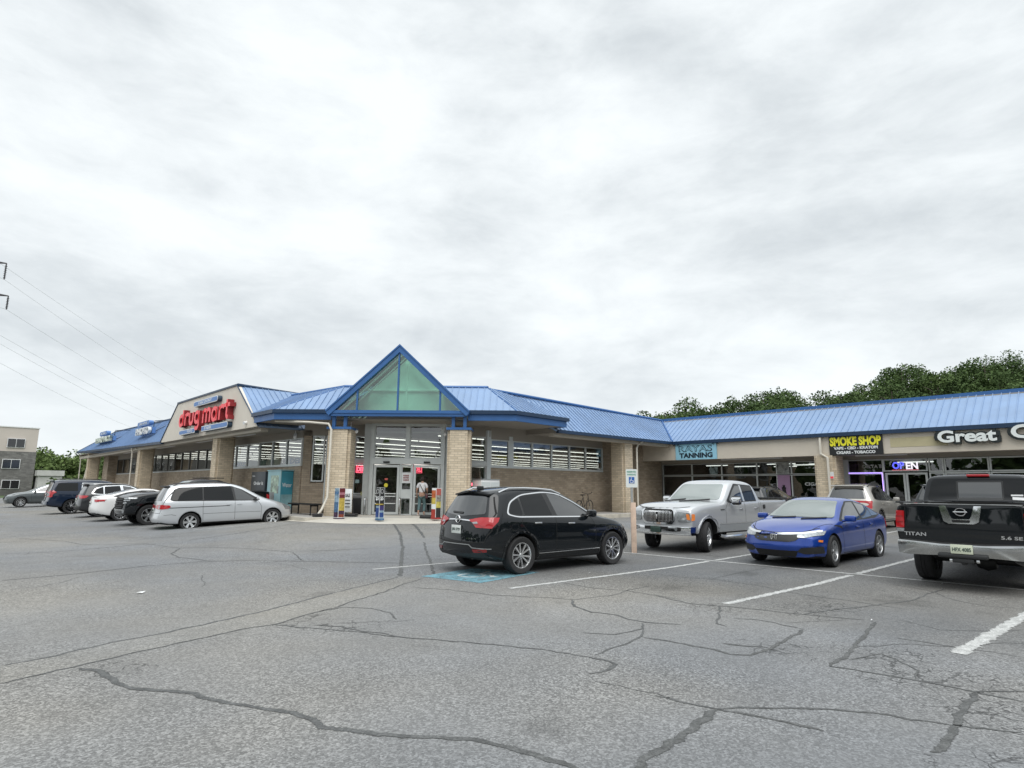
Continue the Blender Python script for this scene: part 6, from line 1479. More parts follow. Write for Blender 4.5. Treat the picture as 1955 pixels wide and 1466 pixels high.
c = Car('white_saloon', 'white saloon with slim red tail lamps between the dark crossover and the black pickup', 'car', (8.15, 34.0, .06), 0, M_CWHT, P)
c.wheels('web', .23, tw=.22)
seal = rnd([(-1.75, 1.10), (-1.2, 1.28), (-.55, 1.38), (-.06, 1.375), (.35, 1.22), (.95, .96), (.7, .93), (-1.4, 1.02)], .05)
c.panel('window_seal', seal, 'y', M_TRIM, both=True, off=.003)
std_side(c, None, [(-1.55, 1.08), (-1.15, 1.25), (-.48, 1.35), (-.40, 1.0)], [(-.30, .99), (-.38, 1.345), (-.07, 1.345), (.32, 1.20), (.76, .97)])
c.panel('rear_window', rnd([(-.70, 1.17), (-.58, 1.38), (.58, 1.38), (.70, 1.17)], .05), 'x', M_CGLA, sgn=-1)
c.panel('windscreen', rnd([(-.74, 1.0), (-.58, 1.36), (.58, 1.36), (.74, 1.0)], .05), 'x', M_CWND, sgn=1)
for sy in (1, -1):
    c.panel('tail_lamp', [(sy * .44, .90), (sy * .86, .96), (sy * .88, .88), (sy * .62, .84)], 'x', M_RED, sgn=-1, thick=.014)
    c.panel('tail_lamp', [(-2.36, .96), (-1.98, .95), (-2.12, .88), (-2.36, .86)], 'y', M_RED, sgn=sy, thick=.012)
c.plate(0, .78, -1, 'HCV 7701'); c.panel('lower_bumper', [(-.66, .36), (.66, .36), (.6, .26), (-.6, .26)], 'x', M_TRIM, sgn=-1, thick=.01); c.strip('bumper_chrome', [(-.7, .38), (.7, .38)], .02, 'x', M_CHR2, both=False, sgn=-1, thick=.012)
c.seams([[(-1.3, 1.0), (-1.2, .7), (-.95, .3)], [(-.34, .94), (-.35, .28)], [(.85, .9), (.9, .3)]]); c.mirror(.76, .96, M_CWHT, None, (.12, .22, .13), .06); c.handles([(-.85, .88), (.05, .85)], M_CHR2)

# ---- crossover shape shared by three more vehicles
def crossover(name, label, loc, yaw, m, lampm=M_RED, wheel='ten', scale=1.0, chrome=True, Wd=.93, H=0.0):
    P = dict(W=Wd, xs=[-2.37, -2.28, -2.12, -1.85, -1.45, -1.05, -.6, -.2, .12, .42, .75, 1.0, 1.25, 1.6, 1.95, 2.15, 2.26, 2.32],
     w=[(-2.37, Wd - .11), (-2.2, Wd - .04), (-1.9, Wd - .01), (1.3, Wd - .005), (1.8, Wd - .02), (2.1, Wd - .09), (2.32, Wd - .22)],
     zb=[(-2.37, .36), (-2.1, .26), (2.32, .26)],
     zs=[(-2.37, 1.12), (-1.0, 1.08), (0, 1.04), (.8, 1.0), (1.3, .97), (1.9, .86), (2.32, .66)],
     zt=[(-2.37, 1.62 + H), (-2.0, 1.65 + H), (-1.0, 1.70 + H), (-.45, 1.69 + H), (-.1, 1.63 + H), (.25, 1.50 + H * .6), (.62, 1.30), (.95, 1.11), (1.3, 1.07), (1.8, 1.0), (2.1, .90), (2.32, .75)],
     xf=[(.2, 2.2), (.5, 2.33), (.8, 2.28), (1.0, 2.1)], xr=[(.2, -2.2), (.4, -2.36), (.9, -2.34), (1.15, -2.24), (1.55, -2.02), (1.72, -1.97)],
     fe=1.6, re=-1.3, fx=1.37, rx=-1.37, R=.36, gap=.055, cr=.15, cf=.3, sub=2)
    c = Car(name, label, 'car', loc, yaw, m, P)
    c.wheels(wheel, .245, tw=.23)
    seal = rnd([(-1.86, 1.17), (-1.70, 1.44 + H * .6), (-1.30, 1.57 + H), (-.50, 1.61 + H), (-.12, 1.56 + H), (.30, 1.39 + H * .4), (.78, 1.11), (.55, 1.08), (-1.55, 1.12)], .08)
    c.panel('window_chrome', seal, 'y', M_CHR2 if chrome else M_TRIM, both=True, off=.003)
    std_side(c, [(-1.78, 1.19), (-1.66, 1.40 + H * .6), (-1.34, 1.52 + H), (-1.32, 1.15)], [(-1.27, 1.15), (-1.28, 1.53 + H), (-.60, 1.575 + H), (-.50, 1.13)], [(-.38, 1.125), (-.48, 1.575 + H), (-.14, 1.53 + H), (.26, 1.36 + H * .4), (.62, 1.14)])
    c.panel('rear_window', rnd([(-.67, 1.17), (-.54, 1.52 + H), (.54, 1.52 + H), (.67, 1.17)], .06), 'x', M_CGLA, sgn=-1)
    c.panel('windscreen', rnd([(-.72, 1.13), (-.60, 1.57 + H), (.60, 1.57 + H), (.72, 1.13)], .06), 'x', M_CWND, sgn=1)
    b = B(); b.cbox((-2.03, 0, 1.62 + H), (.22, 1.16, .045), bev=.018); b.build('roof_spoiler', m, c.root, uv=False)
    for sy in (1, -1):
        zt = lambda x: c.hit('z', x, sy * .60)[0].z; b = B()
        b.tube([(-1.75, sy * .60, zt(-1.75))] + [(x, sy * .60, zt(x) + .05) for x in (-1.5, -.9, -.3)] + [(-.05, sy * .60, zt(-.05))], .02, n=6); b.build('roof_rail', M_TRIM if not chrome else M_GALV, c.root, uv=False)
        c.panel('headlamp', [(sy * .46, .80), (sy * .78, .88), (sy * .80, .78), (sy * .54, .74)], 'x', M_LENS, sgn=1, thick=.012)
        c.panel('headlamp', [(1.86, .90), (2.12, .84), (2.16, .76), (1.98, .80)], 'y', M_LENS, sgn=sy, thick=.01)
    c.arch(M_TRIM, .05, .01); c.strip('sill_cladding', [(-.93, .33), (.93, .33)], .13, 'y', M_TRIM, True, .002, .012)
    c.seams([[(-.42, 1.10), (-.45, .42)], [(.72, 1.04), (.80, .85), (.72, .42)], [(-1.33, 1.12), (-1.12, .72), (-.97, .42)]])
    c.handles([(-.95, .99), (.02, .96)], m); c.mirror(.60, 1.11, m, None, (.13, .22, .15), .06)
    c.panel('lower_bumper', rnd([(-.74, .52), (.74, .52), (.78, .36), (-.78, .36)], .04), 'x', M_TRIM, sgn=-1, off=.002, thick=.01)
    c.panel('front_grille', rnd([(-.40, .84), (.40, .84), (.34, .56), (-.34, .56)], .05), 'x', M_UNDER, sgn=1, thick=.008)
    c.plate(0, .84, -1, 'JBN 9042')
    return c
c = crossover('dark_crossover', 'dark crossover with broad red tail lamps parked between the navy suv and the white saloon', (8.15, 38.4, .06), 0, M_CDGR)
for sy in (1, -1):
    c.panel('tail_lamp', rnd([(sy * .36, 1.06), (sy * .86, 1.08), (sy * .86, .94), (sy * .60, .97)], .03), 'x', M_RED, sgn=-1, thick=.016); c.panel('tail_lamp', [(-2.26, 1.08), (-1.95, 1.06), (-2.05, .96), (-2.26, .92)], 'y', M_RED, sgn=sy, thick=.014)
c = crossover('grey_crossover', 'grey green crossover facing left beyond the navy suv', (6.75, 58.4, .02), pi, M_CGREY, chrome=True)
for sy in (1, -1): c.panel('tail_lamp', [(sy * .6, 1.02), (sy * .86, 1.02), (sy * .86, .92), (sy * .6, .94)], 'x', M_RED, sgn=-1, thick=.014)
c = crossover('white_suv', 'pearl white suv with upright red tail lamps parked before the smoke shop', (28.05, 8.55, .24), radians(1), M_CCHA, chrome=False, H=.04)
for sy in (1, -1):
    c.panel('tail_lamp', rnd([(sy * .72, 1.10), (sy * .83, 1.10), (sy * .83, .80), (sy * .76, .82)], .03), 'x', M_RED, sgn=-1, thick=.016); c.panel('tail_lamp', rnd([(-2.28, 1.11), (-2.16, 1.09), (-2.18, .84), (-2.30, .80)], .03), 'y', M_RED, sgn=sy, thick=.014)
c = crossover('dark_suv', 'dark suv with silver roof rails, only its top showing beside the black pickup cab', (28.3, 5.55, .24), 0, M_CDGR, H=.06)
for sy in (1, -1): c.panel('tail_lamp', rnd([(sy * .70, 1.08), (sy * .88, 1.10), (sy * .88, .86), (sy * .76, .86)], .03), 'x', M_RED, sgn=-1, thick=.016)
c = crossover('black_hatchback', 'low black car before the tanning shop, its roof showing past the silver pickup bed', (28.3, 12.7, .22), 0, M_CDGR, H=-.05, chrome=False)
for sy in (1, -1): c.panel('tail_lamp', rnd([(sy * .60, 1.02), (sy * .86, 1.02), (sy * .86, .92), (sy * .62, .92)], .03), 'x', M_RED, sgn=-1, thick=.016)

# ---- 8. big navy suv
P = dict(W=1.01, xs=[-2.60, -2.54, -2.3, -1.9, -1.4, -.9, -.4, .1, .5, .75, 1.0, 1.3, 1.6, 2.0, 2.3, 2.5, 2.6],
     w=[(-2.6, .95), (-2.3, .99), (2.0, 1.0), (2.3, .96), (2.6, .84)], zb=[(-2.6, .44), (-2.2, .34), (2.2, .32), (2.6, .34)],
     zs=[(-2.6, 1.22), (0, 1.20), (1.0, 1.18), (1.8, 1.12), (2.3, 1.04), (2.6, .92)],
     zt=[(-2.6, 1.80), (-2.2, 1.87), (-1.2, 1.90), (0, 1.89), (.45, 1.82), (.75, 1.60), (1.05, 1.36), (1.35, 1.26), (1.9, 1.22), (2.35, 1.14), (2.6, 1.0)],
     xf=[(.3, 2.58), (1.1, 2.58)], xr=[(.3, -2.54), (.5, -2.64), (.78, -2.62), (.84, -2.56), (1.2, -2.54), (1.75, -2.38), (1.9, -2.30)],
     fe=2.0, re=-2.0, fx=1.62, rx=-1.42, R=.40, gap=.065, tum=.26, cf=.2, cr=.10)
c = Car('navy_suv', 'large dark navy suv with tall red tail lamps and chrome wheels in the left row', 'car', (7.75, 43.9, .05), 0, M_CNAVY, P)
c.wheels('web', .30, rm=M_CHR2, tw=.27, inset=.03)
c.panel('window_chrome', rnd([(-1.05, 1.24), (-1.02, 1.74), (.35, 1.72), (.80, 1.45), (1.05, 1.24)], .03), 'y', M_CHR2, both=True, off=.003)
std_side(c, [(-2.28, 1.27), (-2.14, 1.70), (-1.22, 1.72), (-1.20, 1.27)], [(-.99, 1.28), (-.97, 1.70), (-.10, 1.70), (-.08, 1.27)], [(.0, 1.27), (0, 1.70), (.35, 1.68), (.72, 1.45), (.95, 1.27)])
c.panel('rear_window', rnd([(-.82, 1.26), (-.76, 1.74), (.76, 1.74), (.82, 1.26)], .05), 'x', M_CGLA, sgn=-1)
for sy in (1, -1):
    c.panel('tail_lamp', rnd([(sy * .80, 1.30), (sy * .96, 1.30), (sy * .96, .92), (sy * .82, .92)], .02), 'x', M_RED, sgn=-1, thick=.016); c.panel('tail_lamp', rnd([(-2.54, 1.30), (-2.36, 1.28), (-2.36, .94), (-2.56, .92)], .02), 'y', M_RED, sgn=sy, thick=.014)
    b = B(); b.tube([(-2.1, sy * .72, 1.88), (-1.9, sy * .72, 1.95), (0, sy * .72, 1.95), (.2, sy * .72, 1.88)], .02, n=6); b.build('roof_rail', M_TRIM, c.root, uv=False)
b = B(); b.cbox((-2.42, 0, 1.82), (.22, 1.5, .05), bev=.02); b.build('roof_spoiler', M_CNAVY, c.root, uv=False)
c.strip('rear_bumper', [(-.9, .60), (.9, .60)], .16, 'x', M_CNAVY, both=False, sgn=-1, thick=.06); c.plate(0, 1.02, -1, 'GSR 6650')
c.strip('sill_trim', [(-.9, .42), (1.1, .42)], .06, 'y', M_GALV, True, .002, .03)
c.seams([[(-1.08, 1.24), (-1.12, .95), (-.90, .46)], [(-.04, 1.22), (-.04, .44)], [(1.05, 1.2), (1.05, .44)]]); c.handles([(-.85, 1.1), (.12, 1.09)], M_CHR2); c.mirror(.80, 1.26, M_CNAVY, None, (.15, .25, .2), .08)
# a car at the very edge of the frame, beyond
c = crossover('silver_crossover', 'pale crossover cut off by the left edge of the picture', (1.9, 66.5, .02), pi, M_CSIL, chrome=False)

# ------------------------------------------------------------------ signs and lettering
def G_(b, name, m, root, **k): return b.build(name, m, root, world=True, **k)
UP = (0, 0, 1)
def sign_root(name, label, loc, cat='sign', group=None): return thing(name, label, cat, loc, 0, group)
M_REDL = mat('red_letter_face', (.78, .07, .085), .4, emit=(1, .08, .1), estr=.12)  # faint glow put into the colour to brighten the red, not a lamp
M_REDS = mat('red_letter_side', (.28, .02, .025), .5)
M_SBLU = mat('sign_blue', (.10, .22, .50), .45)
M_SBLD = mat('sign_box_side', (.03, .06, .10), .5)
M_SWHT = mat('sign_white', (.74, .76, .76), .5)
NX = (0, -1, 0)      # reading direction on walls that face -X
# drug mart letters on the gable: heavy rounded letters drawn as strokes
def strokes(b, segs, o, right, s, wd, depth, mi=0, mside=1, sx=1.0, shear=0.0):
    R = Vector(right); U = Vector(UP); N = R.cross(U)
    for pts in segs:
        P = [Vector(((p[0] + shear * p[1]) * s * sx, p[1] * s)) for p in pts]; L = []; Rr = []
        for i, p in enumerate(P):
            d = (P[min(i + 1, len(P) - 1)] - P[max(i - 1, 0)]).normalized(); n = Vector((-d.y, d.x)) * wd / 2
            if i == 0: p = p - d * wd * .0
            L.append(p + n); Rr.append(p - n)
        n_ = len(P)
        for (off, m_) in ((0, mi),):
            f = [Vector(o) + R * p.x + U * p.y + N * depth for p in L + Rr]; k = [Vector(o) + R * p.x + U * p.y for p in L + Rr]
            b.add(f, [(n_ + i, n_ + i + 1, i + 1, i) for i in range(n_ - 1)], mi)
            b.add(f + k, [(i, i + 1, 2 * n_ + i + 1, 2 * n_ + i) for i in range(n_ - 1)] + [(n_ + i + 1, n_ + i, 3 * n_ + i, 3 * n_ + i + 1) for i in range(n_ - 1)] + [(0, 2 * n_, 3 * n_, n_), (n_ - 1, 2 * n_ - 1, 4 * n_ - 1, 3 * n_ - 1)], mside)
def arc(cx, cy, rx, ry, a0, a1, n=12): return [(cx + rx * cos(radians(a0 + (a1 - a0) * i / n)), cy + ry * sin(radians(a0 + (a1 - a0) * i / n))) for i in range(n + 1)]
GL = {'d': ([arc(.36, .42, .26, .36, 0, 360, 18), [(.64, .04), (.64, 1.18)]], .86),
      'r': ([[(.12, 0), (.12, .84)], arc(.40, .50, .28, .30, 165, 40, 8)], .62),
      'u': ([[(.14, .84), (.14, .34)] + arc(.38, .32, .24, .28, 180, 360, 10) + [(.62, .84)]], .80),
      'g': ([arc(.36, .42, .26, .36, 0, 360, 18), [(.64, .84), (.64, -.12)] + arc(.40, -.14, .24, .22, 0, -150, 8)], .86),
      'm': ([[(.12, 0), (.12, .84)], arc(.33, .54, .21, .28, 170, 0, 8) + [(.54, 0)], arc(.75, .54, .21, .28, 170, 0, 8) + [(.96, 0)]], 1.12),
      'a': ([arc(.36, .42, .26, .36, 0, 360, 18), [(.64, 0), (.64, .84)]], .86),
      't': ([[(.30, 1.12), (.30, .26)] + arc(.46, .24, .16, .18, 180, 280, 5), [(.02, .80), (.62, .80)]], .66)}
SG = sign_root('store_sign', 'big red rounded letters reading drug mart on the cream gable', (10.95, 36, 4.6))
def word(w_, y0, z0, height, width, nm):
    tot = sum(GL[ch][1] for ch in w_); s = height; k = width / (tot * s); x = 0
    for ch in w_:
        b = B(); segs = [[(p[0] + x, p[1]) for p in sg] for sg in GL[ch][0]]
        strokes(b, segs, (10.93, y0, z0), NX, s, .205, .30, 0, 1, sx=k); G_(b, nm, [M_REDL, M_REDS], SG); x += GL[ch][1]
word('drug', 40.0, 5.10, .80, 3.95, 'letter'); word('mart', 35.75, 5.02, .86, 4.2, 'letter')
def capsule(name, label, y0, y1, z0, z1, txt, x=10.93, dep=.22, rounded=(True, True), fitf=.55, shift=0.0, group=None, tm=M_SWHT, zr=0.0):
    """blue sign box with white rim on a wall facing -X; y0 > y1"""
    r = sign_root(name, label, (x, (y0 + y1) / 2, z0), group=group)
    h = (z1 - z0) / 2
    def out(g):
        p = []; cz = (z0 + z1) / 2; hh = h - g
        p += [(y1 + (h if rounded[1] else g), cz + hh)] if not rounded[1] else []
        L_ = []
        if rounded[1]: L_ += [(y1 + h + hh * cos(radians(a)), cz + hh * sin(radians(a))) for a in range(90, 271, 18)]
        else: L_ += [(y1 + g, cz + hh), (y1 + g, cz - hh)]
        if rounded[0]: L_ += [(y0 - h + hh * cos(radians(a)), cz + hh * sin(radians(a))) for a in range(-90, 91, 18)]
        else: L_ += [(y0 - g, cz - hh), (y0 - g, cz + hh)]
        return L_
    b = B(); b.slab([(x - dep, y, z) for y, z in out(0)], (dep, 0, 0)); bx = G_(b, 'sign_box', M_SBLD, r)
    b = B(); b.slab([(x - dep - .012, y, z) for y, z in out(.0)], (.011, 0, 0)); G_(b, 'rim', M_SWHT, r)
    b = B(); b.slab([(x - dep - .02, y, z) for y, z in out(.045)], (.007, 0, 0)); G_(b, 'face', M_SBLU, r)
    if txt:
        b = B(); put_text(b, txt, (x - dep - .024, (y0 + y1) / 2 - shift, (z0 + z1) / 2), NX, UP, fit=abs(y0 - y1) * fitf, fith=(z1 - z0) * .5, bold=.015, extrude=.003); G_(b, 'lettering', tm, r)
    return r
capsule('sign_plaque', 'blue capsule plaque reading DISCOUNT above the red letters', 37.65, 33.7, 6.07, 6.38, 'DISCOUNT')
capsule('sign_plaque', 'short blue plaque reading FOOD under the word drug', 39.95, 37.05, 4.60, 4.88, 'FOOD', rounded=(True, False), fitf=.32, shift=.6)
capsule('sign_plaque', 'long blue plaque reading FAIR under the word mart', 35.9, 31.9, 4.58, 4.88, 'FAIR', rounded=(False, True), fitf=.28, shift=-.9)
# roof signs on brackets
def roof_sign(label, y0, y1, z0, z1, txt, ctxt, cy0, cy1, cz0, cz1, m, x=11.35):
    r = sign_root('roof_sign', label, (11.5, (y0 + y1) / 2, z0))
    b = B(); put_text(b, txt, (x, (y0 + y1) / 2, (z0 + z1) / 2), NX, UP, fit=abs(y0 - y1), fith=(z1 - z0), extrude=.10, bold=.02); G_(b, 'lettering', m, r)
    b = B(); b.box(x + .14, x + .34, y1 - .1, y0 - .3, z0 + .02, z1 - .05); G_(b, 'raceway', M_SBLU, r)
    h = (cz1 - cz0) / 2; b = B(); pts = [(cy0 - h + h * cos(radians(a)), (cz0 + cz1) / 2 + h * sin(radians(a))) for a in range(-90, 91, 30)] + [(cy1 + h + h * cos(radians(a)), (cz0 + cz1) / 2 + h * sin(radians(a))) for a in range(90, 271, 30)]
    b.slab([(x - .08, y, z) for y, z in pts], (.3, 0, 0)); G_(b, 'sign_box', M_SBLU, r)
    b = B(); put_text(b, ctxt, (x - .095, (cy0 + cy1) / 2, (cz0 + cz1) / 2), NX, UP, fit=abs(cy0 - cy1) * .66, fith=(cz1 - cz0) * .5, extrude=.004); G_(b, 'small_lettering', M_SWHT, r)
    for y in (y1 + .1, y0 - .4):
        b = B(); b.tube([(x + .25, y, cz1 - .05), (12.9, y, 6.45)], .03, n=5); b.tube([(x + .25, y, z0 + .1), (12.5, y, 6.05)], .03, n=5); b.tube([(x + .25, y, z0), (x + .25, y, cz1 - .1)], .03, n=5); G_(b, 'bracket', M_GUT, r)
roof_sign('white PHOTO letters with a blue capsule on roof brackets nearest the gable', 53.2, 49.5, 5.35, 5.85, 'PHOTO', 'ONE HOUR', 52.9, 49.6, 5.98, 6.30, M_SWHT)
roof_sign('pale PHARMACY letters with a blue capsule near the far end of the roof', 68.2, 62.0, 5.45, 5.92, 'PHARMACY', 'DISCOUNT', 66.6, 63.6, 6.05, 6.4, mat('aged_letters', (.55, .60, .52), .6))
# tanning sign
r = sign_root('shop_sign', 'light blue panel reading RAYAS TANNING on the beige fascia', (32, 18.4, 3.44))
b = B(); b.box(31.93, 31.99, 17.07, 19.66, 3.42, 4.40); G_(b, 'panel', mat('sky_blue_panel', (.30, .58, .72), .5, var=.05), r)
M_NAVYL = mat('dark_lettering', (.008, .02, .035), .6)
b = B(); put_text(b, 'RAYAS', (31.925, 18.38, 4.04), NX, UP, fit=2.12, fith=.36, bold=.03, extrude=.003); G_(b, 'lettering', M_NAVYL, r)
b = B(); put_text(b, 'RAYAS', (31.918, 18.38, 4.04), NX, UP, fit=1.99, fith=.28, bold=-.015, extrude=.003); G_(b, 'lettering_inline', mat('inline_blue', (.30, .58, .72), .5), r)
b = B(); put_text(b, 'TANNING', (31.925, 18.36, 3.66), NX, UP, fit=2.1, fith=.30, bold=.05, extrude=.003); G_(b, 'lettering', M_NAVYL, r)
for sy, y in ((1, 19.60), (-1, 17.12)):
    b = B()
    for k in range(6):
        a = radians(-10 - 26 * k); y2 = y - sy * .34 * cos(a); z2 = 4.36 + .34 * sin(a) * .7
        b.add([(31.922, y, 4.38), (31.922, (y + y2) / 2, (4.38 + z2) / 2 + .03), (31.922, y2, z2), (31.922, (y + y2) / 2, (4.38 + z2) / 2 - .03)], [(0, 1, 2, 3)])
    G_(b, 'palm_leaf', M_NAVYL, r)
# smoke shop sign
r = sign_root('shop_sign', 'black panel with yellow SMOKE SHOP lettering on the beige fascia', (32, 10, 3.44))
b = B(); b.box(31.93, 31.99, 8.80, 11.13, 3.40, 4.42); G_(b, 'panel', mat('sign_black', (.012, .013, .014), .5), r)
b = B(); put_text(b, 'SMOKE SHOP', (31.925, 9.97, 4.06), NX, UP, fit=2.24, fith=.44, bold=.05, extrude=.003); G_(b, 'yellow_lettering', mat('yellow_letters', (.85, .80, .03), .5), r)
b = B(); put_text(b, 'VAPE - CBD - KRATOM', (31.925, 9.97, 3.74), NX, UP, fit=1.92, fith=.14, bold=.05, extrude=.003); G_(b, 'white_lettering', M_SWHT, r)
b = B(); put_text(b, 'CIGARS - TOBACCO', (31.925, 9.97, 3.53), NX, UP, fit=1.70, fith=.14, bold=.05, extrude=.003); G_(b, 'white_lettering', M_SWHT, r)
# Great Clips channel letters
r = sign_root('shop_sign', 'white channel letters with thick black outline starting Great on the fascia', (32, 4.2, 3.7))
M_BLKL = mat('black_letter_back', (.012, .018, .018), .5)
for (t_, y, f, h) in (('Great', 5.60, 2.10, .52), ('Clips', 3.15, 1.95, .72)):
    b = B(); put_text(b, t_, (31.90, y, 4.06), NX, UP, fit=f * 1.11, fith=h + .17, bold=.10, extrude=.06, res=4); G_(b, 'letter_outline', M_BLKL, r)
    b = B(); put_text(b, t_, (31.82, y, 4.06), NX, UP, fit=f * .98, fith=h, bold=.035, extrude=.01, res=4); G_(b, 'lettering', mat('white_letters', (.80, .84, .82), .4), r)
# neon and window lettering
M_NR = glow('neon_red', (1, .10, .16), 2.2); M_NB = glow('neon_blue', (.12, .12, 1.0), 2.6); M_NP = glow('led_violet', (.45, .30, 1.0), 3.0); M_NW = glow('led_white', (1.0, .85, .95), 2.0)
r = sign_root('neon_sign', 'blue and red neon OPEN sign over the smoke shop doors', (34.1, 8.5, 2.75), cat='neon sign')
b = B(); put_text(b, 'OP', (34.12, 8.82, 2.95), NX, UP, fit=.50, fith=.34, bold=.03, extrude=.01); G_(b, 'blue_letters', M_NB, r)
b = B(); put_text(b, 'EN', (34.12, 8.25, 2.93), NX, UP, fit=.50, fith=.34, bold=.03, extrude=.01); G_(b, 'red_letters', M_NW, r)
b = B(); b.box(34.11, 34.13, 7.98, 9.1, 2.71, 2.74); G_(b, 'red_underline', M_NR, r)
b = B(); put_text(b, 'DELTA 8', (33.97, 9.92, 2.92), NX, UP, fit=.84, fith=.17, extrude=.003, bold=.02)
tag(b.build('window_lettering', mat('grey_vinyl', (.42, .42, .42), .5)), 'grey DELTA 8 vinyl lettering on the smoke shop window', 'lettering')
b = B(); put_text(b, 'CIGARS', (33.97, 12.7, 2.06), NX, UP, fit=1.0, fith=.17, extrude=.003, bold=.03)
tag(b.build('window_lettering', M_SWHT), 'white CIGARS vinyl lettering half hidden by the brick pier', 'lettering')
r = sign_root('light_string', 'violet led string framing the smoke shop window', (33.96, 10.4, .9), cat='lights')
b = B(); b.tube([(33.95, 12.5, 2.60), (33.95, 11.4, 2.60)], .014, n=4); b.tube([(33.95, 11.2, .6), (33.95, 11.2, 2.60), (33.95, 9.5, 2.60), (33.95, 9.5, .6)], .014, n=4); G_(b, 'led_strip', M_NP, r)
r = sign_root('window_poster', 'mauve poster with dark bottle beside the tanning shop windows', (33.97, 14.2, .6), cat='poster')
b = B(); b.box(33.93, 33.96, 13.95, 14.62, 1.45, 2.54); G_(b, 'paper', mat('mauve_paper', (.42, .26, .42), .6), r)
b = B(); b.lathe([(0, 0), (.11, 0), (.13, .05), (.10, .20), (.13, .30), (.07, .36), (.07, .45), (0, .45)], (33.95, 14.3, 1.55), 'z', 12); G_(b, 'bottle_picture', M_BLACK, r)
r = sign_root('window_poster', 'black and white poster above the mauve one in the tanning shop', (33.97, 14.2, 2.6), cat='poster')
b = B(); b.box(33.93, 33.96, 13.95, 14.62, 2.62, 3.22); G_(b, 'paper', mat('grey_print', (.30, .31, .30), .6, var=.9, vscale=4), r)
r = sign_root('notice', 'small white notice on the brick pier by the smoke shop', (32, 11.2, 2.2), cat='notice'); b = B(); b.box(31.87, 31.895, 11.0, 11.28, 2.28, 2.62); G_(b, 'paper', M_SWHT, r); b = B(); b.box(31.862, 31.868, 11.02, 11.26, 2.30, 2.40); G_(b, 'red_band', M_REDL, r)
# neon DELI signs at the entrance, window banners
TR_ = Vector((1, -1, 0)).normalized()
for (S, t, lab, wd) in ((41.05, -7.87, 'red neon DELI sign in the glass left of the vestibule', .46), (40.6, -5.1, 'red neon DELI sign seen through the right sliding door', .34)):
    r = sign_root('neon_sign', lab, E(S, t, 2.4), cat='neon sign'); b = B(); put_text(b, 'DELI', E(S, t, 2.52), TR_, UP, fit=wd * .86, fith=.22, bold=.03, extrude=.01); G_(b, 'letters', M_NR, r)
    b = B(); q = [E(S - .02, t - wd / 2, 2.36), E(S - .02, t + wd / 2, 2.36), E(S - .02, t + wd / 2, 2.68), E(S - .02, t - wd / 2, 2.68), E(S - .02, t - wd / 2, 2.36)]; b.tube(q, .012, n=4); G_(b, 'tube_frame', M_NR, r)
r = sign_root('window_banner', 'white banner with blue DELI lettering inside the store windows', (13.4, 29.9, 2.75), cat='banner')
b = B(); b.box(13.42, 13.44, 28.5, 31.4, 2.76, 3.14); G_(b, 'cloth', M_SWHT, r)
b = B(); put_text(b, 'DELI', (13.40, 29.7, 2.95), NX, UP, fit=1.5, fith=.27, bold=.05, extrude=.003); G_(b, 'lettering', M_SBLU, r)
b = B(); b.lathe([(0, 0), (.15, 0)], (13.40, 31.05, 2.95), 'z', 8); b = B(); b.tube([(13.40, 31.05 + .12 * cos(a), 2.95 + .12 * sin(a)) for a in [i * pi / 6 for i in range(13)]], .02, n=4); b.cbox((13.40, 28.75, 2.95), (.02, .26, .2), bev=.004); G_(b, 'food_picture', mat('brown_print', (.22, .14, .09), .6), r)
r = sign_root('window_banner', 'pale green banner with blue PRODUCE lettering in the windows right of the pier', (13.4, 36.5, 2.75), cat='banner')
b = B(); b.box(13.42, 13.44, 31.5, 39, 2.76, 3.10); G_(b, 'cloth', mat('pale_green_cloth', (.44, .56, .50), .8), r)
b = B(); put_text(b, 'PRODUCE', (13.40, 37.2, 2.93), NX, UP, fit=2.2, fith=.24, bold=.05, extrude=.003); G_(b, 'lettering', M_SBLU, r)
for k, (t, z, w_, h, mm, lab) in enumerate(((-8.02, 1.95, .18, .16, (.45, .62, .62), 'pale blue notice taped in the left entrance glass'), (-7.62, 1.90, .14, .07, (.7, .7, .7), 'small white notice taped high in the left entrance glass'), (-7.75, 1.35, .16, .24, (.70, .68, .25), 'yellow notice taped low in the left entrance glass'))):
    b = B(); o = Vector(E(41.0, t, z)); R = TR_ * w_ / 2; b.slab([o - R - Vector((0, 0, h / 2)), o + R - Vector((0, 0, h / 2)), o + R + Vector((0, 0, h / 2)), o - R + Vector((0, 0, h / 2))], (.01, .01, 0)); tag(b.build('notice', mat('notice_paper', mm, .7)), lab, 'notice')
b = B(); o = Vector(E(39.93, -5.56, 2.12)); R = TR_ * .20; b.slab([o - R - Vector((0, 0, .24)), o + R - Vector((0, 0, .24)), o + R + Vector((0, 0, .24)), o - R + Vector((0, 0, .24))], (.01, .01, 0)); nt_ = b.build('notice', M_SWHT); tag(nt_, 'white notice with red print on the panel between the sliding doors', 'notice')
b = B()
for k in range(3): put_text(b, 'PLEASE' if k == 0 else 'ENTER' if k == 1 else 'HERE', Vector(E(39.90, -5.56, 2.22 - k * .10)), TR_, UP, fit=.26, fith=.06, bold=.03, extrude=.002)
b.build('red_print', M_REDS, nt_, world=True)
b = B(); 
for (dz, mm) in ((0, 0),): b.lathe([(.0, 0), (.07, 0)], (0, 0, 0), 'y', 16)
dd_ = B(); o = Vector(E(39.93, -6.48, 1.78)); dd_.add([o + TR_ * .09 * cos(a) + Vector((0, 0, .09 * sin(a))) for a in [i * pi / 8 for i in range(16)]], [tuple(range(16))]); tag(dd_.build('door_sticker', mat('yellow_sticker', (.75, .65, .05), .5)), 'round yellow sticker on the left sliding door', 'sticker')
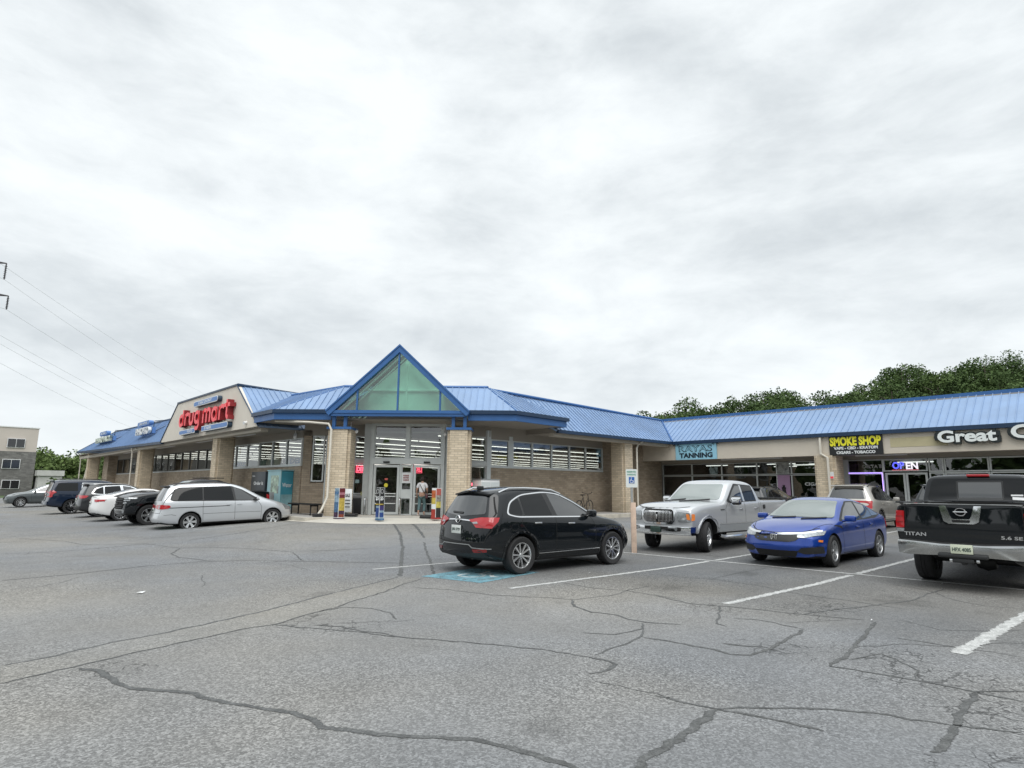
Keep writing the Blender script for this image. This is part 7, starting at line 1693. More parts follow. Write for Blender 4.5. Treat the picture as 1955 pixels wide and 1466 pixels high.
dd_ = B(); o = Vector(E(39.93, -6.48, 2.05)); dd_.add([o + TR_ * .08 * cos(a) + Vector((0, 0, .05 * sin(a))) for a in [i * pi / 8 for i in range(16)]], [tuple(range(16))]); tag(dd_.build('door_sticker', mat('red_sticker', (.6, .12, .10), .5)), 'oval red sticker above the yellow one on the sliding door', 'sticker')

# ------------------------------------------------------------------ things in front of the doors
def dsp(label, loc, faces, h, wd, basem, tilt=0.0):
    """cardboard column: two printed faces meeting at a front edge"""
    z0 = loc[2]; r = thing('display_stand', label, 'display stand', loc, radians(-45) + tilt)
    n = 6
    def ring(s, bul=.10): 
        L_ = [(-s, 0)]
        for i in range(1, n): u = -s + 2 * s * i / n; L_.append((u, -bul * (1 - (u / s) ** 2) - .02))
        L_.append((s, 0))
        for i in range(n - 1, 0, -1): u = -s + 2 * s * i / n; L_.append((u, bul * (1 - (u / s) ** 2)))
        return L_
    b = B(); b.prism(ring(wd / 2), 0.0, .07); b.build('base', basem, r)
    b = B(); b.prism(ring(wd / 2 - .015), .07, h); b.build('column', M_SWHT, r)
    for (side, bands) in faces:
        for (z_0, z_1, m) in bands:
            u0, u1 = ((-wd / 2 + .02, -.012) if side < 0 else (.012, wd / 2 - .02)); b = B(); k = 5; pts = []
            for i in range(k + 1):
                u = u0 + (u1 - u0) * i / k; s = wd / 2 - .015; y = -.10 * (1 - (u / s) ** 2) - .028; pts.append((u, y))
            b.add([(u, y, z_0) for u, y in pts] + [(u, y, z_1) for u, y in pts], [(i, i + 1, k + 2 + i, k + 1 + i) for i in range(k)]); b.build('print', m, r)
    return r
def flat(name, c, var=0.0, vs=8): return mat(name, tuple(q * .62 for q in c), .5, var=max(var, .35), vscale=vs * 1.6)
mb_ = flat('ad_blue', (.10, .22, .40), .7); mlb = flat('ad_pale_blue', (.36, .52, .66), .5); mrd = flat('ad_maroon', (.20, .02, .03), .3); mpk = flat('ad_pink', (.62, .25, .30), .3); myl = flat('ad_yellow', (.70, .52, .10), .4); mdk = flat('ad_dark', (.07, .03, .08), .9); mrust = flat('ad_rust', (.34, .07, .03), .4)
dsp('advertising column with a blue face and a maroon and yellow face by the left pier', (12.35, 23.1, gz(12.35, 23.1) + .10),
    [(-1, [(.10, .30, mdk), (.30, .70, mb_), (.70, 1.0, mlb), (1.0, 1.12, mb_), (1.12, 1.25, mlb)]), (1, [(.10, .22, mrust), (.22, .36, mdk), (.36, .86, myl), (.86, .98, mrd), (.98, 1.08, mpk), (1.08, 1.25, mrd)])], 1.26, .46, mdk)
r = dsp('blue and black advertising column with white $5 prices standing before the sliding doors', (13.25, 21.5, gz(13.25, 21.5) + .12),
    [(-1, [(.07, .12, mlb), (.12, .48, flat('ad_royal', (.03, .09, .34), .3)), (.48, .56, mlb), (.56, 1.26, M_BLACK)]), (1, [(.07, .12, mlb), (.12, .30, flat('ad_royal2', (.03, .09, .34), .3)), (.30, .38, mlb), (.38, .56, flat('ad_indigo', (.06, .05, .22), .4)), (.56, 1.26, M_BLACK)])], 1.27, .36, mb_)
for sx_ in (-.09, .09):
    b = B(); put_text(b, '$5', (sx_, -.135, .84), (1, 0, 0), UP, fit=.12, fith=.17, bold=.03, extrude=.002); b.build('price', M_SWHT, r)
    b = B(); b.tube([(sx_ + .05 * cos(a), -.13, 1.12 + .08 * sin(a)) for a in [i * pi / 8 for i in range(17)]], .006, n=4); b.build('ring_print', M_SWHT, r)
b = B(); b.box(-.16, .16, -.135, -.131, .60, .64); b.build('yellow_strip', myl, r)
dsp('orange and yellow advertising column right of the doors behind the black crossover', (15.25, 20.5, gz(15.25, 20.5) + .15),
    [(-1, [(.07, .40, flat('ad_red', (.55, .06, .04), .2)), (.40, .60, M_SWHT), (.60, .85, flat('ad_sun', (.80, .62, .12), .3)), (.85, 1.15, flat('ad_orange', (.72, .18, .06), .3)), (1.15, 1.22, M_SWHT)]), (1, [(.07, .45, M_BLACK), (.45, .70, flat('ad_sun2', (.78, .66, .14), .4)), (.70, .95, flat('ad_mix', (.35, .33, .28), .9)), (.95, 1.22, flat('ad_coral', (.70, .16, .12), .2))])], 1.24, .42, flat('ad_base', (.5, .05, .04)))
r = thing('sandwich_board', 'white upright board sign on a black rubber foot behind the left advertising column', 'board sign', (13.2, 24.0, ZS), radians(-50))
b = B(); b.cbox((0, 0, .66), (.36, .03, .98), rot=Matrix.Rotation(.06, 3, 'X'), bev=.01); b.build('board', M_SWHT, r)
b = B(); put_text(b, 'SALE', (0, -.035, .88), (1, 0, 0), UP, fit=.20, fith=.14, bold=.03, extrude=.002); 
for k in range(3): b.box(-.12, .12, -.045, -.04, .66 - k * .14, .70 - k * .14)
b.build('print', M_BLACK, r)
b = B(); b.cbox((.06, 0, .07), (.75, .40, .12), bev=.05); b.tube([(.24, .05, .1), (.2, .04, .7)], .025, n=6); b.build('rubber_foot', M_BLACK, r)
r = thing('rubber_foot', 'black rubber sign foot half hidden behind the orange advertising column', 'sign foot', (15.3, 21.2, ZS - .04), radians(-45)); b = B(); b.cbox((0, 0, .08), (.55, .4, .15), bev=.06); b.build('weight', M_BLACK, r)
r = thing('litter_bin', 'black litter bin with a grey lid left of the vestibule', 'bin', E(40.6, -7.9, ZS), radians(-45))
b = B(); b.cbox((0, 0, .36), (.62, .42, .70), bev=.03); b.build('body', M_BLACK, r)
b = B(); b.cbox((0, 0, .78), (.66, .46, .14), bev=.05); b.build('lid', mat('lid_grey', (.22, .22, .22), .5), r)
for (S, t, lab) in ((39.5, -7.30, 'steel hoop guard at the left end of the vestibule'), (39.5, -5.75, 'steel hoop guard between the two sliding doors')):
    r = thing('hoop_guard', lab, 'guard rail', E(S, t, ZS), radians(45), 'steel hoops at the sliding doors'); b = B(); b.tube([(-.16, 0, 0), (-.16, 0, .66)] + [(-.16 * cos(a), 0, .66 + .12 * sin(a)) for a in [radians(20 * i) for i in range(1, 9)]] + [(.16, 0, .66), (.16, 0, 0)], .03, n=8); b.build('hoop', M_CHROME, r)
r = thing('bench', 'dark plank bench between the water dispenser and the left pier', 'bench', (12.5, 26.6, ZS), 0)
b = B(); b.cbox((0, 0, .47), (.42, 2.5, .06), bev=.01); b.build('seat', M_UNDER, r)
for y in (-1.0, .9):
    b = B(); b.box(-.18, -.14, y, y + .05, 0, .45); b.box(.14, .18, y, y + .05, 0, .45); b.box(-.18, .18, y, y + .05, .38, .44); b.build('leg', M_BLACK, r)
r = thing('water_dispenser', 'tall teal vending cabinet lettered Water against the store wall', 'vending machine', (12.72, 29.75, ZS), 0)
mt = mat('teal_side', (.05, .27, .36), .4, var=.15, vscale=1.5); ml = mat('pale_teal_front', (.36, .60, .64), .4, var=.12, vscale=2)
b = B(); b.box(-.32, .26, -.75, .75, .10, 1.95); b.build('cabinet', mt, r)
b = B(); b.box(-.36, -.32, -.75, .75, .10, 1.98); b.build('front_panel', ml, r)
b = B(); b.box(-.365, -.36, -.55, .35, .9, 1.75); b.build('picture_panel', mat('dispenser_picture', (.40, .52, .42), .4, var=.7, vscale=4), r)
b = B(); b.box(-.375, -.366, -.15, .45, .35, .95); b.box(-.38, -.366, -.6, -.5, .9, 1.25); b.build('dispensing_bay', mat('bay_grey', (.30, .32, .32), .5, var=.4, vscale=6), r)
b = B(); b.box(-.40, .30, -.78, .78, 1.98, 2.02); b.build('top_cap', ml, r)
b = B(); b.box(-.30, .2, -.7, .7, 0, .10); b.build('plinth', M_GALV, r)
b = B(); put_text(b, 'Water', (-.03, -.756, 1.30), (1, 0, 0), UP, fit=.46, fith=.20, bold=.01, extrude=.003); b.build('lettering', M_SWHT, r)
b = B(); b.add([(-.03 + .06 * cos(a), -.757, .92 + (.06 * sin(a) if sin(a) < 0 else .11 * sin(a))) for a in [i * pi / 8 for i in range(16)]], [tuple(range(16))]); b.build('drop_print', mt, r)
b = B(); b.box(-.30, .25, -.7565, -.7525, .14, .85); b.build('lower_print', mat('misty_teal', (.22, .40, .44), .5, var=.3, vscale=3), r)
r = thing('parcel_locker', 'black cabinet with white lettering left of the water dispenser', 'cabinet', (12.65, 31.7, ZS), 0)
b = B(); b.cbox((0, 0, .98), (.6, 1.8, 1.96), bev=.02); b.build('cabinet', mat('charcoal_panel', (.035, .045, .055), .4), r)
b = B(); put_text(b, 'Order It', (-.31, -.1, 1.38), NX, UP, fit=1.2, fith=.17, bold=.03, extrude=.003); put_text(b, 'ice', (-.31, .55, 1.75), NX, UP, fit=.35, fith=.06, bold=.03, extrude=.003); b.build('lettering', M_SWHT, r)
r = thing('ice_freezer', 'white two door ice freezer behind the black crossover right of the doors', 'freezer', (18.35, 21.05, ZS), 0)
b = B(); b.cbox((0, 0, .80), (1.1, .7, 1.6), bev=.02); b.build('cabinet', M_WHITE, r)
b = B(); b.box(-.53, -.02, -.37, -.352, .75, 1.5); b.box(.02, .53, -.37, -.352, .75, 1.5); b.build('door', mat('freezer_door', (.62, .66, .66), .4), r)
b = B(); b.cbox((0, 0, 1.62), (1.14, .74, .04)); b.build('top_trim', M_GALV, r)
for (x_, lab) in ((17.6, 'small red lit button box left of the ice freezer'),):
    r = thing('signal_light', lab, 'lamp', (x_, 21.2, ZS), 0); b = B(); b.box(-.06, .06, -.06, .06, 0, 1.6); b.build('stand', M_BLACK, r); b = B(); b.cbox((0, -.08, 1.4), (.09, .05, .12), bev=.02); b.build('lamp', M_NR, r)
# bicycle against the brick wall
r = thing('bicycle', 'dark bicycle leaning on the brick wall, its handlebar showing above the crossover bonnet', 'bicycle', (25.6, 21.35, .44), radians(8))
def bw(x):
    w_ = bpy.data.objects.new('wheel', None); link(w_, r, (x, 0, .34))
    b = B(); b.tube([(.325 * cos(a), 0, .325 * sin(a)) for a in [i * pi / 14 for i in range(29)]], .02, n=6); b.build('tyre', M_TYRE, w_)
    b = B()
    for k in range(9): a = k * pi / 9; b.tube([(.31 * cos(a), .015, .31 * sin(a)), (-.31 * cos(a), -.015, -.31 * sin(a))], .003, n=3)
    b.build('spokes', M_GALV, w_)
bw(-.52); bw(.52)
b = B()
for p in ([(-.52, 0, .34), (0, 0, .32), (.36, 0, .78), (-.14, 0, .80), (0, 0, .32)], [(-.52, 0, .34), (-.14, 0, .80), (-.18, 0, .92)], [(.52, 0, .34), (.40, 0, .70), (.34, 0, .98)]): b.tube(p, .018, n=6)
b.build('frame', M_BLACK, r)
b = B(); b.tube([(.30, -.28, 1.06), (.34, -.10, 1.0), (.34, .10, 1.0), (.30, .28, 1.06)], .014, n=6); b.tube([(.30, .28, 1.06), (.24, .30, 1.10)], .018, n=6); b.tube([(.30, -.28, 1.06), (.24, -.30, 1.10)], .018, n=6); b.build('handlebar', M_BLACK, r)
b = B(); b.cbox((-.18, 0, .94), (.26, .13, .05), bev=.02); b.build('saddle', M_BLACK, r)
# accessible parking sign on its steel channel behind a timber post
r = thing('timber_post', 'pinkish square timber post with knots at the head of the accessible bay', 'post', (13.86, 9.88, 0), radians(42))
b = B(); b.cbox((0, 0, .66), (.13, .13, 1.34), bev=.006); b.build('post', M_WOOD, r)
b = B()
for z, y in ((1.0, .02), (.75, -.03), (.42, .03), (.2, -.02), (1.2, -.01)): b.cbox((y, -.066, z), (.022, .004, .03), bev=.001)
b.build('knots', mat('wood_knot', (.10, .05, .03), .8), r)
r = thing('accessible_parking_sign', 'white and green reserved parking sign with a blue wheelchair symbol above the timber post', 'sign', (13.98, 10.0, 0), radians(-44))
b = B(); b.box(-.03, .03, -.012, .02, 0, 2.24); b.build('channel_post', M_GALV, r)
b = B(); b.slab([(x, -.02, z) for x, z in rnd([(-.155, 1.73), (.155, 1.73), (.155, 2.22), (-.155, 2.22)], .03)], (0, -.006, 0)); pl = b.build('panel', mat('sign_sheet', (.74, .78, .76), .4), r)
b = B(); put_text(b, 'RESERVED', (0, -.029, 2.15), (1, 0, 0), UP, fit=.25, fith=.045, bold=.02, extrude=.001); put_text(b, 'PARKING', (0, -.029, 2.075), (1, 0, 0), UP, fit=.23, fith=.045, bold=.02, extrude=.001); b.build('lettering', mat('sign_green', (.04, .30, .20), .5), r)
b = B(); b.box(-.075, .075, -.031, -.027, 1.84, 2.01); b.build('symbol_field', mat('sign_blue_field', (.02, .12, .42), .5), r)
b = B(); b.tube([(.0 + .045 * cos(radians(a)), -.033, 1.895 + .045 * sin(radians(a))) for a in range(110, 400, 20)], .007, n=4); b.tube([(-.01, -.033, 1.965), (-.012, -.033, 1.915), (.025, -.033, 1.912), (.045, -.033, 1.868), (.06, -.033, 1.874)], .008, n=4); b.cbox((-.01, -.033, 1.985), (.02, .006, .02)); b.build('wheelchair_symbol', M_WHITE, r)
# scraps of paper on the asphalt
for (x, y, a, lab) in ((2.69, 11.22, .3, 'white paper scrap on the open asphalt at the left'), (9.9, 8.15, 1.0, 'tiny white scrap beside the black crossover rear wheel'), (9.2, 2.85, .5, 'tiny white scrap between the bay lines on the right'), (13.6, 3.0, .2, 'white scrap under the black pickup bumper')):
    b = B(); s = .075 if 'paper' in lab else .03; b.add([(x + s * cos(a), y + s * sin(a) * .6, gz(x, y) + .03), (x - s * .3, y + s * .4, gz(x, y) + .015), (x - s * cos(a), y - s * .5, gz(x, y) + .03), (x + s * .2, y - s * .5, gz(x, y) + .014)], [(0, 1, 2, 3)]); tag(b.build('litter_scrap', M_WHITE), lab, 'litter')

# ------------------------------------------------------------------ person at the right sliding door
def skin(name, pts, edges, m, parent, root=0, sub=1):
    me = bpy.data.meshes.new(name); me.from_pydata([p[0] for p in pts], edges, []); o = bpy.data.objects.new(name, me); COL.objects.link(o)
    o.modifiers.new('k', 'SKIN'); sv = me.skin_vertices[0].data
    for i, p in enumerate(pts): sv[i].radius = p[1] if isinstance(p[1], tuple) else (p[1], p[1]); sv[i].use_root = (i == root)
    s = o.modifiers.new('s', 'SUBSURF'); s.levels = sub; s.render_levels = sub
    dg = bpy.context.evaluated_depsgraph_get(); m2 = bpy.data.meshes.new_from_object(o.evaluated_get(dg)); bpy.data.objects.remove(o)
    m2.materials.clear(); m2.materials.append(m); m2.polygons.foreach_set('use_smooth', [True] * len(m2.polygons)); m2.name = name
    q = bpy.data.objects.new(name, m2); link(q, parent); return q
M_SKIN = mat('skin', (.42, .25, .18), .6); M_SHIRT = mat('white_cotton', (.74, .74, .76), .9, var=.05, bump=.2, bscale=12); M_JEANS = mat('teal_denim', (.10, .17, .18), .9, var=.15, vscale=8); M_HAIR = mat('dark_hair', (.025, .015, .012), .7, var=.4, vscale=20, bump=.6, bscale=60)
PR = thing('person', 'person in white t-shirt and teal jeans with shoulder bag at the right sliding door', 'person', E(39.15, -4.72, ZS), radians(-45))
# local: x to the person's right, y forwards (into the shop), z up; seen from behind
pp = [((0, 0, .93), .12), ((0, .01, 1.10), (.13, .09)), ((0, .02, 1.28), (.15, .10)), ((0, .03, 1.40), (.10, .08)), ((0, .05, 1.47), .048), ((0, .07, 1.55), .062), ((0, .075, 1.63), .078), ((0, .07, 1.69), .06),
      ((.09, 0, .88), .085), ((.11, .10, .50), .058), ((.11, -.02, .10), .036), ((.12, .10, .04), .034),
      ((-.09, 0, .88), .085), ((-.10, -.02, .50), .058), ((-.10, -.26, .16), .038), ((-.10, -.20, .05), .034),
      ((.17, .02, 1.38), .052), ((.23, -.02, 1.12), .038), ((.21, .14, .94), .028), ((.20, .19, .90), .026),
      ((-.17, .02, 1.38), .052), ((-.24, 0, 1.12), .038), ((-.24, .10, .92), .028), ((-.235, .12, .86), .026)]
ee = [(0, 1), (1, 2), (2, 3), (3, 4), (4, 5), (5, 6), (6, 7), (0, 8), (8, 9), (9, 10), (10, 11), (0, 12), (12, 13), (13, 14), (14, 15), (3, 16), (16, 17), (17, 18), (18, 19), (3, 20), (20, 21), (21, 22), (22, 23)]
for base, sg in ((19, 1), (23, -1)):
    bx_ = Vector(pp[base][0])
    for k in range(4):
        i = len(pp); off = Vector(((k - 1.5) * .018, .015, -.03)); L_ = (.030, .036, .033, .025)[k]
        pp.append((tuple(bx_ + off), .009)); pp.append((tuple(bx_ + off + Vector((0, .012, -L_))), .008)); pp.append((tuple(bx_ + off + Vector((-sg * .004, .002, -L_ * 1.8))), .007)); ee += [(base, i), (i, i + 1), (i + 1, i + 2)]
    i = len(pp); pp.append((tuple(bx_ + Vector((-sg * .034, .02, -.012))), .010)); pp.append((tuple(bx_ + Vector((-sg * .04, .03, -.04))), .009)); ee += [(base, i), (i, i + 1)]
body = skin('body', pp, ee, M_SKIN, PR)
skin('shirt', [((0, 0, .97), (.155, .125)), ((0, .01, 1.12), (.155, .115)), ((0, .02, 1.28), (.165, .118)), ((0, .03, 1.41), (.105, .085)), ((.17, .02, 1.385), .068), ((.225, -.01, 1.20), .062), ((-.17, .02, 1.385), .068), ((-.23, .005, 1.20), .062)], [(0, 1), (1, 2), (2, 3), (3, 4), (4, 5), (3, 6), (6, 7)], M_SHIRT, PR)
skin('jeans', [((0, 0, .94), (.15, .13)), ((.085, 0, .84), .105), ((.11, .095, .50), .078), ((.11, -.01, .17), .056), ((-.085, 0, .84), .105), ((-.10, -.02, .50), .076), ((-.10, -.22, .22), .056)], [(0, 1), (1, 2), (2, 3), (0, 4), (4, 5), (5, 6)], M_JEANS, PR)
skin('hair', [((0, .045, 1.50), (.085, .06)), ((0, .05, 1.60), (.105, .085)), ((0, .06, 1.68), (.095, .09)), ((0, .06, 1.745), .05)], [(0, 1), (1, 2), (2, 3)], M_HAIR, PR)
b = B(); b.tube([(-.13, .03, 1.44), (-.08, -.09, 1.36), (.02, -.125, 1.18), (.13, -.12, 1.00), (.19, -.06, .93)], .014, n=6); b.build('bag_strap', M_BLACK, PR)
b = B(); b.cbox((.22, -.03, .86), (.10, .24, .20), bev=.03); b.build('shoulder_bag', mat('maroon_leather', (.09, .03, .04), .5), PR)
for (x, y, z) in ((.12, .06, .03), (-.10, -.22, .05)):
    b = B(); b.cbox((x, y, z), (.09, .26, .05), bev=.02); b.build('shoe', mat('pale_sandal', (.5, .42, .38), .7), PR)
# face, on the far side: eyes, nose, mouth, ears
b = B()
for s_ in (-1, 1): b.cbox((s_ * .032, .148, 1.63), (.022, .01, .012), bev=.003)
b.cbox((0, .158, 1.605), (.018, .03, .035), bev=.006); b.cbox((0, .148, 1.57), (.045, .01, .012), bev=.003)
for s_ in (-1, 1): b.cbox((s_ * .082, .07, 1.62), (.014, .035, .055), bev=.006)
b.build('face', mat('face_skin', (.36, .20, .15), .6), PR)

# ------------------------------------------------------------------ trees, hillside, woods
def leafmat(name, a, b_):
    m = bpy.data.materials.new(name); m.use_nodes = True; t = m.node_tree; p = t.nodes['Principled BSDF']; p.inputs['Roughness'].default_value = .75; p.inputs['Specular IOR Level'].default_value = .08
    g = t.nodes.new('ShaderNodeNewGeometry'); oi = t.nodes.new('ShaderNodeTexCoord'); n = t.nodes.new('ShaderNodeTexNoise'); t.links.new(g.outputs['Position'], n.inputs['Vector']); n.inputs['Scale'].default_value = .13; n.inputs['Detail'].default_value = 3
    ad = t.nodes.new('ShaderNodeMath'); ad.operation = 'MULTIPLY_ADD'; t.links.new(g.outputs['Random Per Island'], ad.inputs[0]); ad.inputs[1].default_value = .30
    sb_ = t.nodes.new('ShaderNodeMapRange'); t.links.new(n.outputs['Fac'], sb_.inputs[0]); sb_.inputs[1].default_value = .3; sb_.inputs[2].default_value = .7; sb_.inputs[3].default_value = 0; sb_.inputs[4].default_value = .6
    t.links.new(sb_.outputs[0], ad.inputs[2])
    mx_ = t.nodes.new('ShaderNodeMix'); mx_.data_type = 'RGBA'; t.links.new(ad.outputs[0], mx_.inputs[0]); mx_.inputs[6].default_value = (*a, 1); mx_.inputs[7].default_value = (*b_, 1); t.links.new(mx_.outputs[2], p.inputs['Base Color'])
    return m
M_LEAF = leafmat('leaves_deep', (.045, .078, .032), (.12, .175, .06)); M_LEAF2 = leafmat('leaves_light', (.07, .11, .04), (.17, .23, .08)); M_BARK = mat('bark', (.07, .055, .042), .9, var=.3, vscale=3)
rl = random.Random(5)
def crown(b, x, y, z0, h, r, n, size, rr):
    """leaf-clump faces spread over overlapping lobes with gaps between"""
    cz = z0 + h * .60; lobes = []
    for k in range(22):
        a = rr.uniform(0, 2 * pi); q = sqrt(rr.random()) * .80; zz = rr.uniform(-.95, .72)
        w_ = sqrt(max(.08, 1 - (zz * .95) ** 2)); lobes.append((x + r * q * w_ * cos(a), y + r * q * w_ * sin(a), cz + zz * h * .36, r * rr.uniform(.22, .40)))
    for i in range(n):
        lx, ly, lz, lr = lobes[rr.randrange(len(lobes))]
        u = rr.uniform(-1, 1); a = rr.uniform(0, 2 * pi); q = lr * (rr.random() ** .28) * (1.12 if rr.random() < .1 else 1); s = sqrt(1 - u * u)
        p = Vector((lx + q * s * cos(a), ly + q * s * sin(a), lz + q * u * .8)); d1 = Vector((rr.gauss(0, 1), rr.gauss(0, 1), rr.gauss(0, .6))).normalized(); d2 = d1.cross(Vector((rr.gauss(0, 1), rr.gauss(0, 1), rr.gauss(0, 1)))).normalized()
        s_ = size * rr.uniform(.55, 1.25); k = len(b.v)
        b.v += [tuple(p - d1 * s_ * .5), tuple(p + d2 * s_ * .32), tuple(p + d1 * s_ * .5), tuple(p - d2 * s_ * .32 + d1 * s_ * .1)]; b.f.append((k, k + 1, k + 2, k + 3)); b.m.append(0); b.sm.append(False)
def trunk(b, x, y, z0, h, r, rr):
    b.tube([(x, y, z0 - .5), (x + rr.uniform(-.2, .2), y, z0 + h * .4), (x + rr.uniform(-.4, .4), y + rr.uniform(-.4, .4), z0 + h * .85)], [h * .022, h * .016, h * .005], n=6)
    for k in range(4):
        a = rr.uniform(0, 2 * pi); zz = z0 + h * rr.uniform(.3, .55); b.tube([(x, y, zz), (x + r * .35 * cos(a), y + r * .35 * sin(a), zz + h * .14), (x + r * .6 * cos(a), y + r * .6 * sin(a), zz + h * .2)], [h * .010, h * .006, h * .003], n=5)
def dirxy(px):
    c = CAMM.to_3x3(); v = c @ Vector((px - PW / 2, 0, -FPX)); v.z = 0; f_ = c @ Vector((0, 0, -1)); f_.z = 0; f_.normalize(); v.normalize(); return v / v.dot(f_)
# skyline of the wooded hill: (picture column, tree-top height in metres at 130 m)
SKY = [(1100, 15), (1225, 17.8), (1300, 19.6), (1380, 19.9), (1440, 21.6), (1490, 23.3), (1530, 21.6), (1580, 22.2), (1620, 23.6), (1650, 25.9), (1720, 27.6), (1760, 26.6), (1800, 28.0), (1860, 28.6), (1910, 29.9), (1955, 29.6), (2300, 33)]
def hillz(px, d):
    base = lerp1(SKY, px) - 11.5; t = sstep((d - 62) / 66.0); return max(0, base) * t * (1 if d < 150 else 1 + (d - 150) * .001) - .3
hb_ = B(); pxs = [1040 + 30 * i for i in range(48)]; ds = [58, 66, 75, 85, 95, 105, 115, 125, 135, 150, 175, 220, 300]
for px in pxs:
    dv = dirxy(px)
    for d in ds: hb_.v.append((dv.x * d, dv.y * d, hillz(px, d) if d < 200 else hillz(px, 200) - (d - 200) * .15))
m_ = len(ds)
for i in range(len(pxs) - 1):
    for j in range(m_ - 1): hb_.f.append((i * m_ + j, i * m_ + j + 1, (i + 1) * m_ + j + 1, (i + 1) * m_ + j)); hb_.m.append(0); hb_.sm.append(True)
kind(hb_.build('hillside', mat('woodland_floor', (.03, .045, .02), .95, var=.4, vscale=.3), uv=False), 'structure')
wb_ = B(); tk = B()
for row, (d, n_, h0) in enumerate(((88, 17, 8.5), (97, 18, 9.5), (107, 19, 10), (117, 21, 11), (128, 28, 12.3))):
    for k in range(n_):
        px = 1130 + (1010) * (k + rl.uniform(.1, .9)) / n_ ; dd0 = d + rl.uniform(-4, 4); dv = dirxy(px); h = h0 * rl.uniform(.82, 1.12)
        x, y, z = dv.x * dd0, dv.y * dd0, hillz(px, dd0); crown(wb_, x, y, z, h, h * rl.uniform(.40, .50), 2400, .5, rl); trunk(tk, x, y, z, h, h * .4, rl)
wd_ = wb_.build('woods', M_LEAF, uv=False); kind(wd_, 'stuff'); wd_['label'] = 'dense green woods covering the hillside behind the shop row'
tw_ = tk.build('wood_trunks', M_BARK, wd_, uv=False); kind(tw_, 'stuff')
def tree(px, d, h, r, z, lab, m=M_LEAF, n=5200, size=.42, seed=1):
    rr = random.Random(seed); dv = dirxy(px); x, y = dv.x * d, dv.y * d; t = thing('broadleaf_tree', lab, 'tree', (x, y, z), 0, 'trees rising above the hill and lot edge')
    b = B(); trunk(b, 0, 0, 0, h, r, rr); b.build('trunk', M_BARK, t, uv=False); b = B(); crown(b, 0, 0, 0, h, r, n, size, rr); b.build('crown', m, t, uv=False)
for i, (px, d, h, r, lab, m) in enumerate(((1490, 132, 14.4, 4.8, 'round crowned tree standing above the woods over the tanning shop end of the roof', M_LEAF), (1650, 134, 14.5, 5.2, 'tall dark tree on the hill above the smoke shop sign', M_LEAF), (1715, 128, 15.5, 6.0, 'broad tree on the hill left of the Great lettering', M_LEAF),
        (1800, 133, 15.0, 6.2, 'wide dark tree on the hill above the word Great', M_LEAF), (1905, 130, 16.0, 6.5, 'highest tree on the hill near the right edge', M_LEAF), (1275, 126, 12.5, 3.6, 'small tree at the low left end of the wooded hill', M_LEAF2), (1560, 112, 11.0, 5.0, 'light green tree low on the hill above the blank fascia', M_LEAF2), (1380, 110, 10.0, 4.0, 'yellow green bushy tree just over the roof ridge right of the valley', M_LEAF2))):
    tree(px, d, h, r, hillz(px, d) - 1.6, lab, m, seed=i + 3)
# woods left, beyond the store
lb = B(); lt = B()
for k in range(20):
    px = 40 + 13 * k + rl.uniform(-5, 5); d = rl.uniform(112, 140); dv = dirxy(px); h = rl.uniform(7.0, 9.3) * d / 120; crown(lb, dv.x * d, dv.y * d, 0, h, h * .46, 1100, .7, rl); trunk(lt, dv.x * d, dv.y * d, 0, h, h * .4, rl)
for k in range(26):
    px = 20 + 12 * k; d = rl.uniform(100, 112); dv = dirxy(px); h = rl.uniform(3.0, 5.0)
    if not (px < 110 and d < 106): crown(lb, dv.x * d, dv.y * d, -1.0, h, 2.4, 420, .6, rl)
lo_ = lb.build('woods', M_LEAF2, uv=False); kind(lo_, 'stuff'); lo_['label'] = 'green woods beyond the far end of the drug store'
kind(lt.build('wood_trunks', M_BARK, lo_, uv=False), 'stuff')
# trees across the road behind the viewer: seen only as dark bands in glass and car paint
bb_ = B()
for k in range(64):
    a = radians(118 + 250 * k / 63 + rl.uniform(-2, 2)); R_ = rl.uniform(46, 60); h = rl.uniform(6.5, 11); x, y = 6 + R_ * cos(a), 4 + R_ * sin(a)
    if x > 22 and y > -25: continue
    if y > 46 or (-8 < x and y > 30): continue
    crown(bb_, x, y, -.6, h, h * .48, 260, 1.7, rl)
bo_ = bb_.build('woods', M_LEAF, uv=False); kind(bo_, 'stuff'); bo_['label'] = 'belt of trees across the road, mirrored in the shop windows'
# small shrub by the enclosure on the left
r = thing('shrub', 'small dark conical shrub in front of the pale enclosure', 'shrub', (12.3, 100, 0)); rr = random.Random(9); b = B(); crown(b, 0, 0, -.2, 3.1, .8, 500, .3, rr); b.build('foliage', M_LEAF, r, uv=False); b = B(); b.tube([(0, 0, 0), (0, 0, 1.4)], .06, n=5); b.build('stem', M_BARK, r, uv=False)

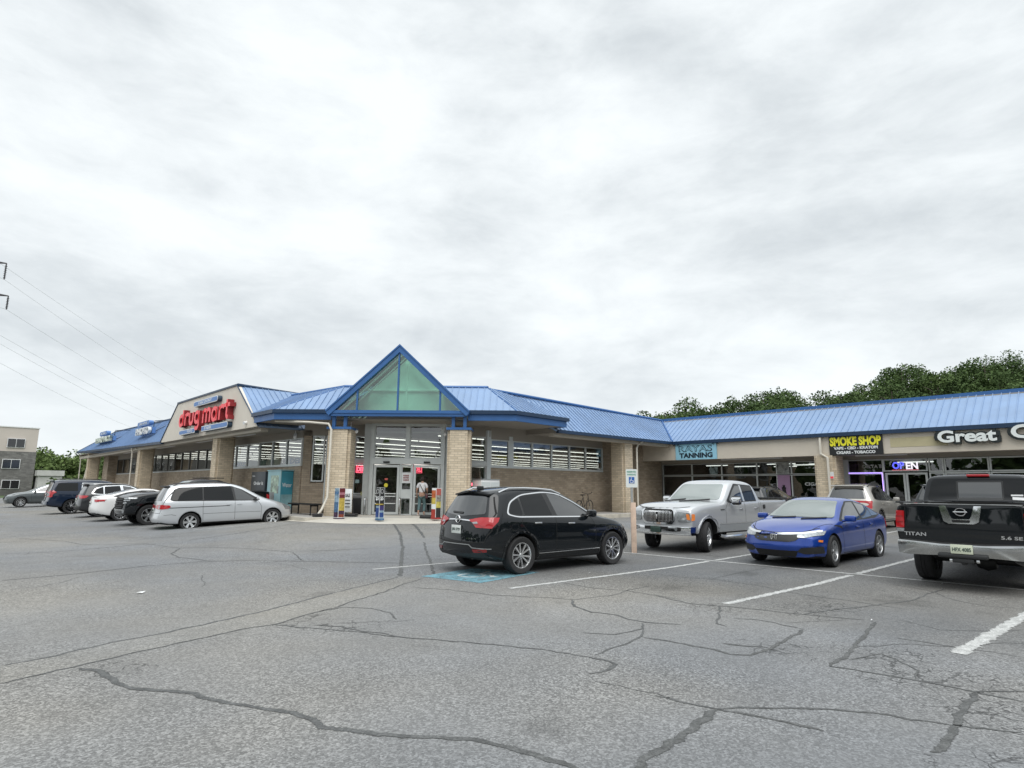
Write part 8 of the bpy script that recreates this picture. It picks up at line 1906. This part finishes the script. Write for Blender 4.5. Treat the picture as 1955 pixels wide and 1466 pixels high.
# ------------------------------------------------------------------ power line at the left
M_STEEL = mat('weathered_steel', (.09, .09, .095), .7)
PT_ = thing('power_pylon', 'lattice power pylon whose crossarm tips reach in at the left edge of the sky', 'pylon', (-2.5, 121.5, 0), 0)
b = B()
X0, Y0 = -2.5, 121.5
def leg(s1, s2):
    return [(X0 + s1 * 3.0, Y0 + s2 * 3.0, 0), (X0 + s1 * 1.1, Y0 + s2 * 1.1, 24), (X0 + s1 * .6, Y0 + s2 * .6, 38)]
for s1, s2 in ((1, 1), (1, -1), (-1, -1), (-1, 1)): b.tube(leg(s1, s2), .11, n=4)
for k in range(12):
    z0_, z1_ = k * 3.1, k * 3.1 + 3.1; w0 = 3.0 - 1.9 * min(1, z0_ / 24) - .035 * max(0, z0_ - 24); w1 = 3.0 - 1.9 * min(1, z1_ / 24) - .035 * max(0, z1_ - 24)
    for (a, c) in (((1, 1), (1, -1)), ((1, -1), (-1, -1)), ((-1, -1), (-1, 1)), ((-1, 1), (1, 1))):
        b.tube([(X0 + a[0] * w0, Y0 + a[1] * w0, z0_), (X0 + c[0] * w1, Y0 + c[1] * w1, z1_)], .05, n=3)
b.build('tower', M_STEEL, PT_, world=True)
tips = [(5.2, 115.9, 34.3, 31.8), (6.0, 116.3, 29.5, 27.4), (5.5, 118.2, 24.9, 22.7)]
for (x, y, z, zi) in tips:
    b = B(); b.tube([(X0 + .8, Y0 - 1, z + 1.3), (x, y, z)], .09, n=4); b.tube([(X0 + .8, Y0 - 1, z - .2), (x, y, z)], .09, n=4); b.tube([(X0 + 4, Y0 - 3.2, z + .75), (X0 + 5.6, Y0 - 4.2, z - .05)], .05, n=3); b.build('crossarm', M_STEEL, PT_, world=True)
    b = B(); b.tube([(x, y, z), (x, y, zi)], [.10, .10], n=6)
    for k in range(7): b.lathe([(.05, 0), (.20, .05), (.05, .1)], (x, y, zi + .2 + k * (z - zi - .4) / 7), 'z', 8)
    b.build('insulator', M_STEEL, PT_, world=True)
def cable(p, q, sag, lab):
    pts = []; 
    for i in range(25): t = i / 24; v = Vector(p).lerp(Vector(q), t); v.z -= sag * 4 * t * (1 - t); pts.append(v)
    b = B(); b.tube(pts, .017, n=4); o = b.build('power_cable', M_GALV, uv=False); tag(o, lab, 'cable', 'power cables strung across the left sky')
cable((-60, 40, 36), (5.2, 115.9, 31.8), 2, 'short lead of power cable arriving at the top insulator'); cable((-60, 45, 31), (6.0, 116.3, 27.4), 2, 'short lead of power cable arriving at the second insulator')
cable((5.2, 115.9, 31.8), (107.6, 309.8, 33.4), 2.5, 'power cable falling right from the top insulator'); cable((6.0, 116.3, 27.4), (102.2, 315.3, 31.8), 2.5, 'power cable falling right from the second insulator')
cable((4.5, 116.6, 34.3), (112.8, 304.2, 36.2), 2.5, 'faint highest power cable above the others'); cable((5.8, 117.9, 23.7), (96.3, 322.0, 27.4), 2, 'upper of two close power cables in the lower sky'); cable((5.5, 118.2, 22.7), (94.7, 324.0, 25.4), 2, 'lower of two close power cables in the lower sky'); cable((6.3, 118.4, 19.6), (86.4, 332.0, 24.2), 2, 'lowest power cable running down toward the store roof')
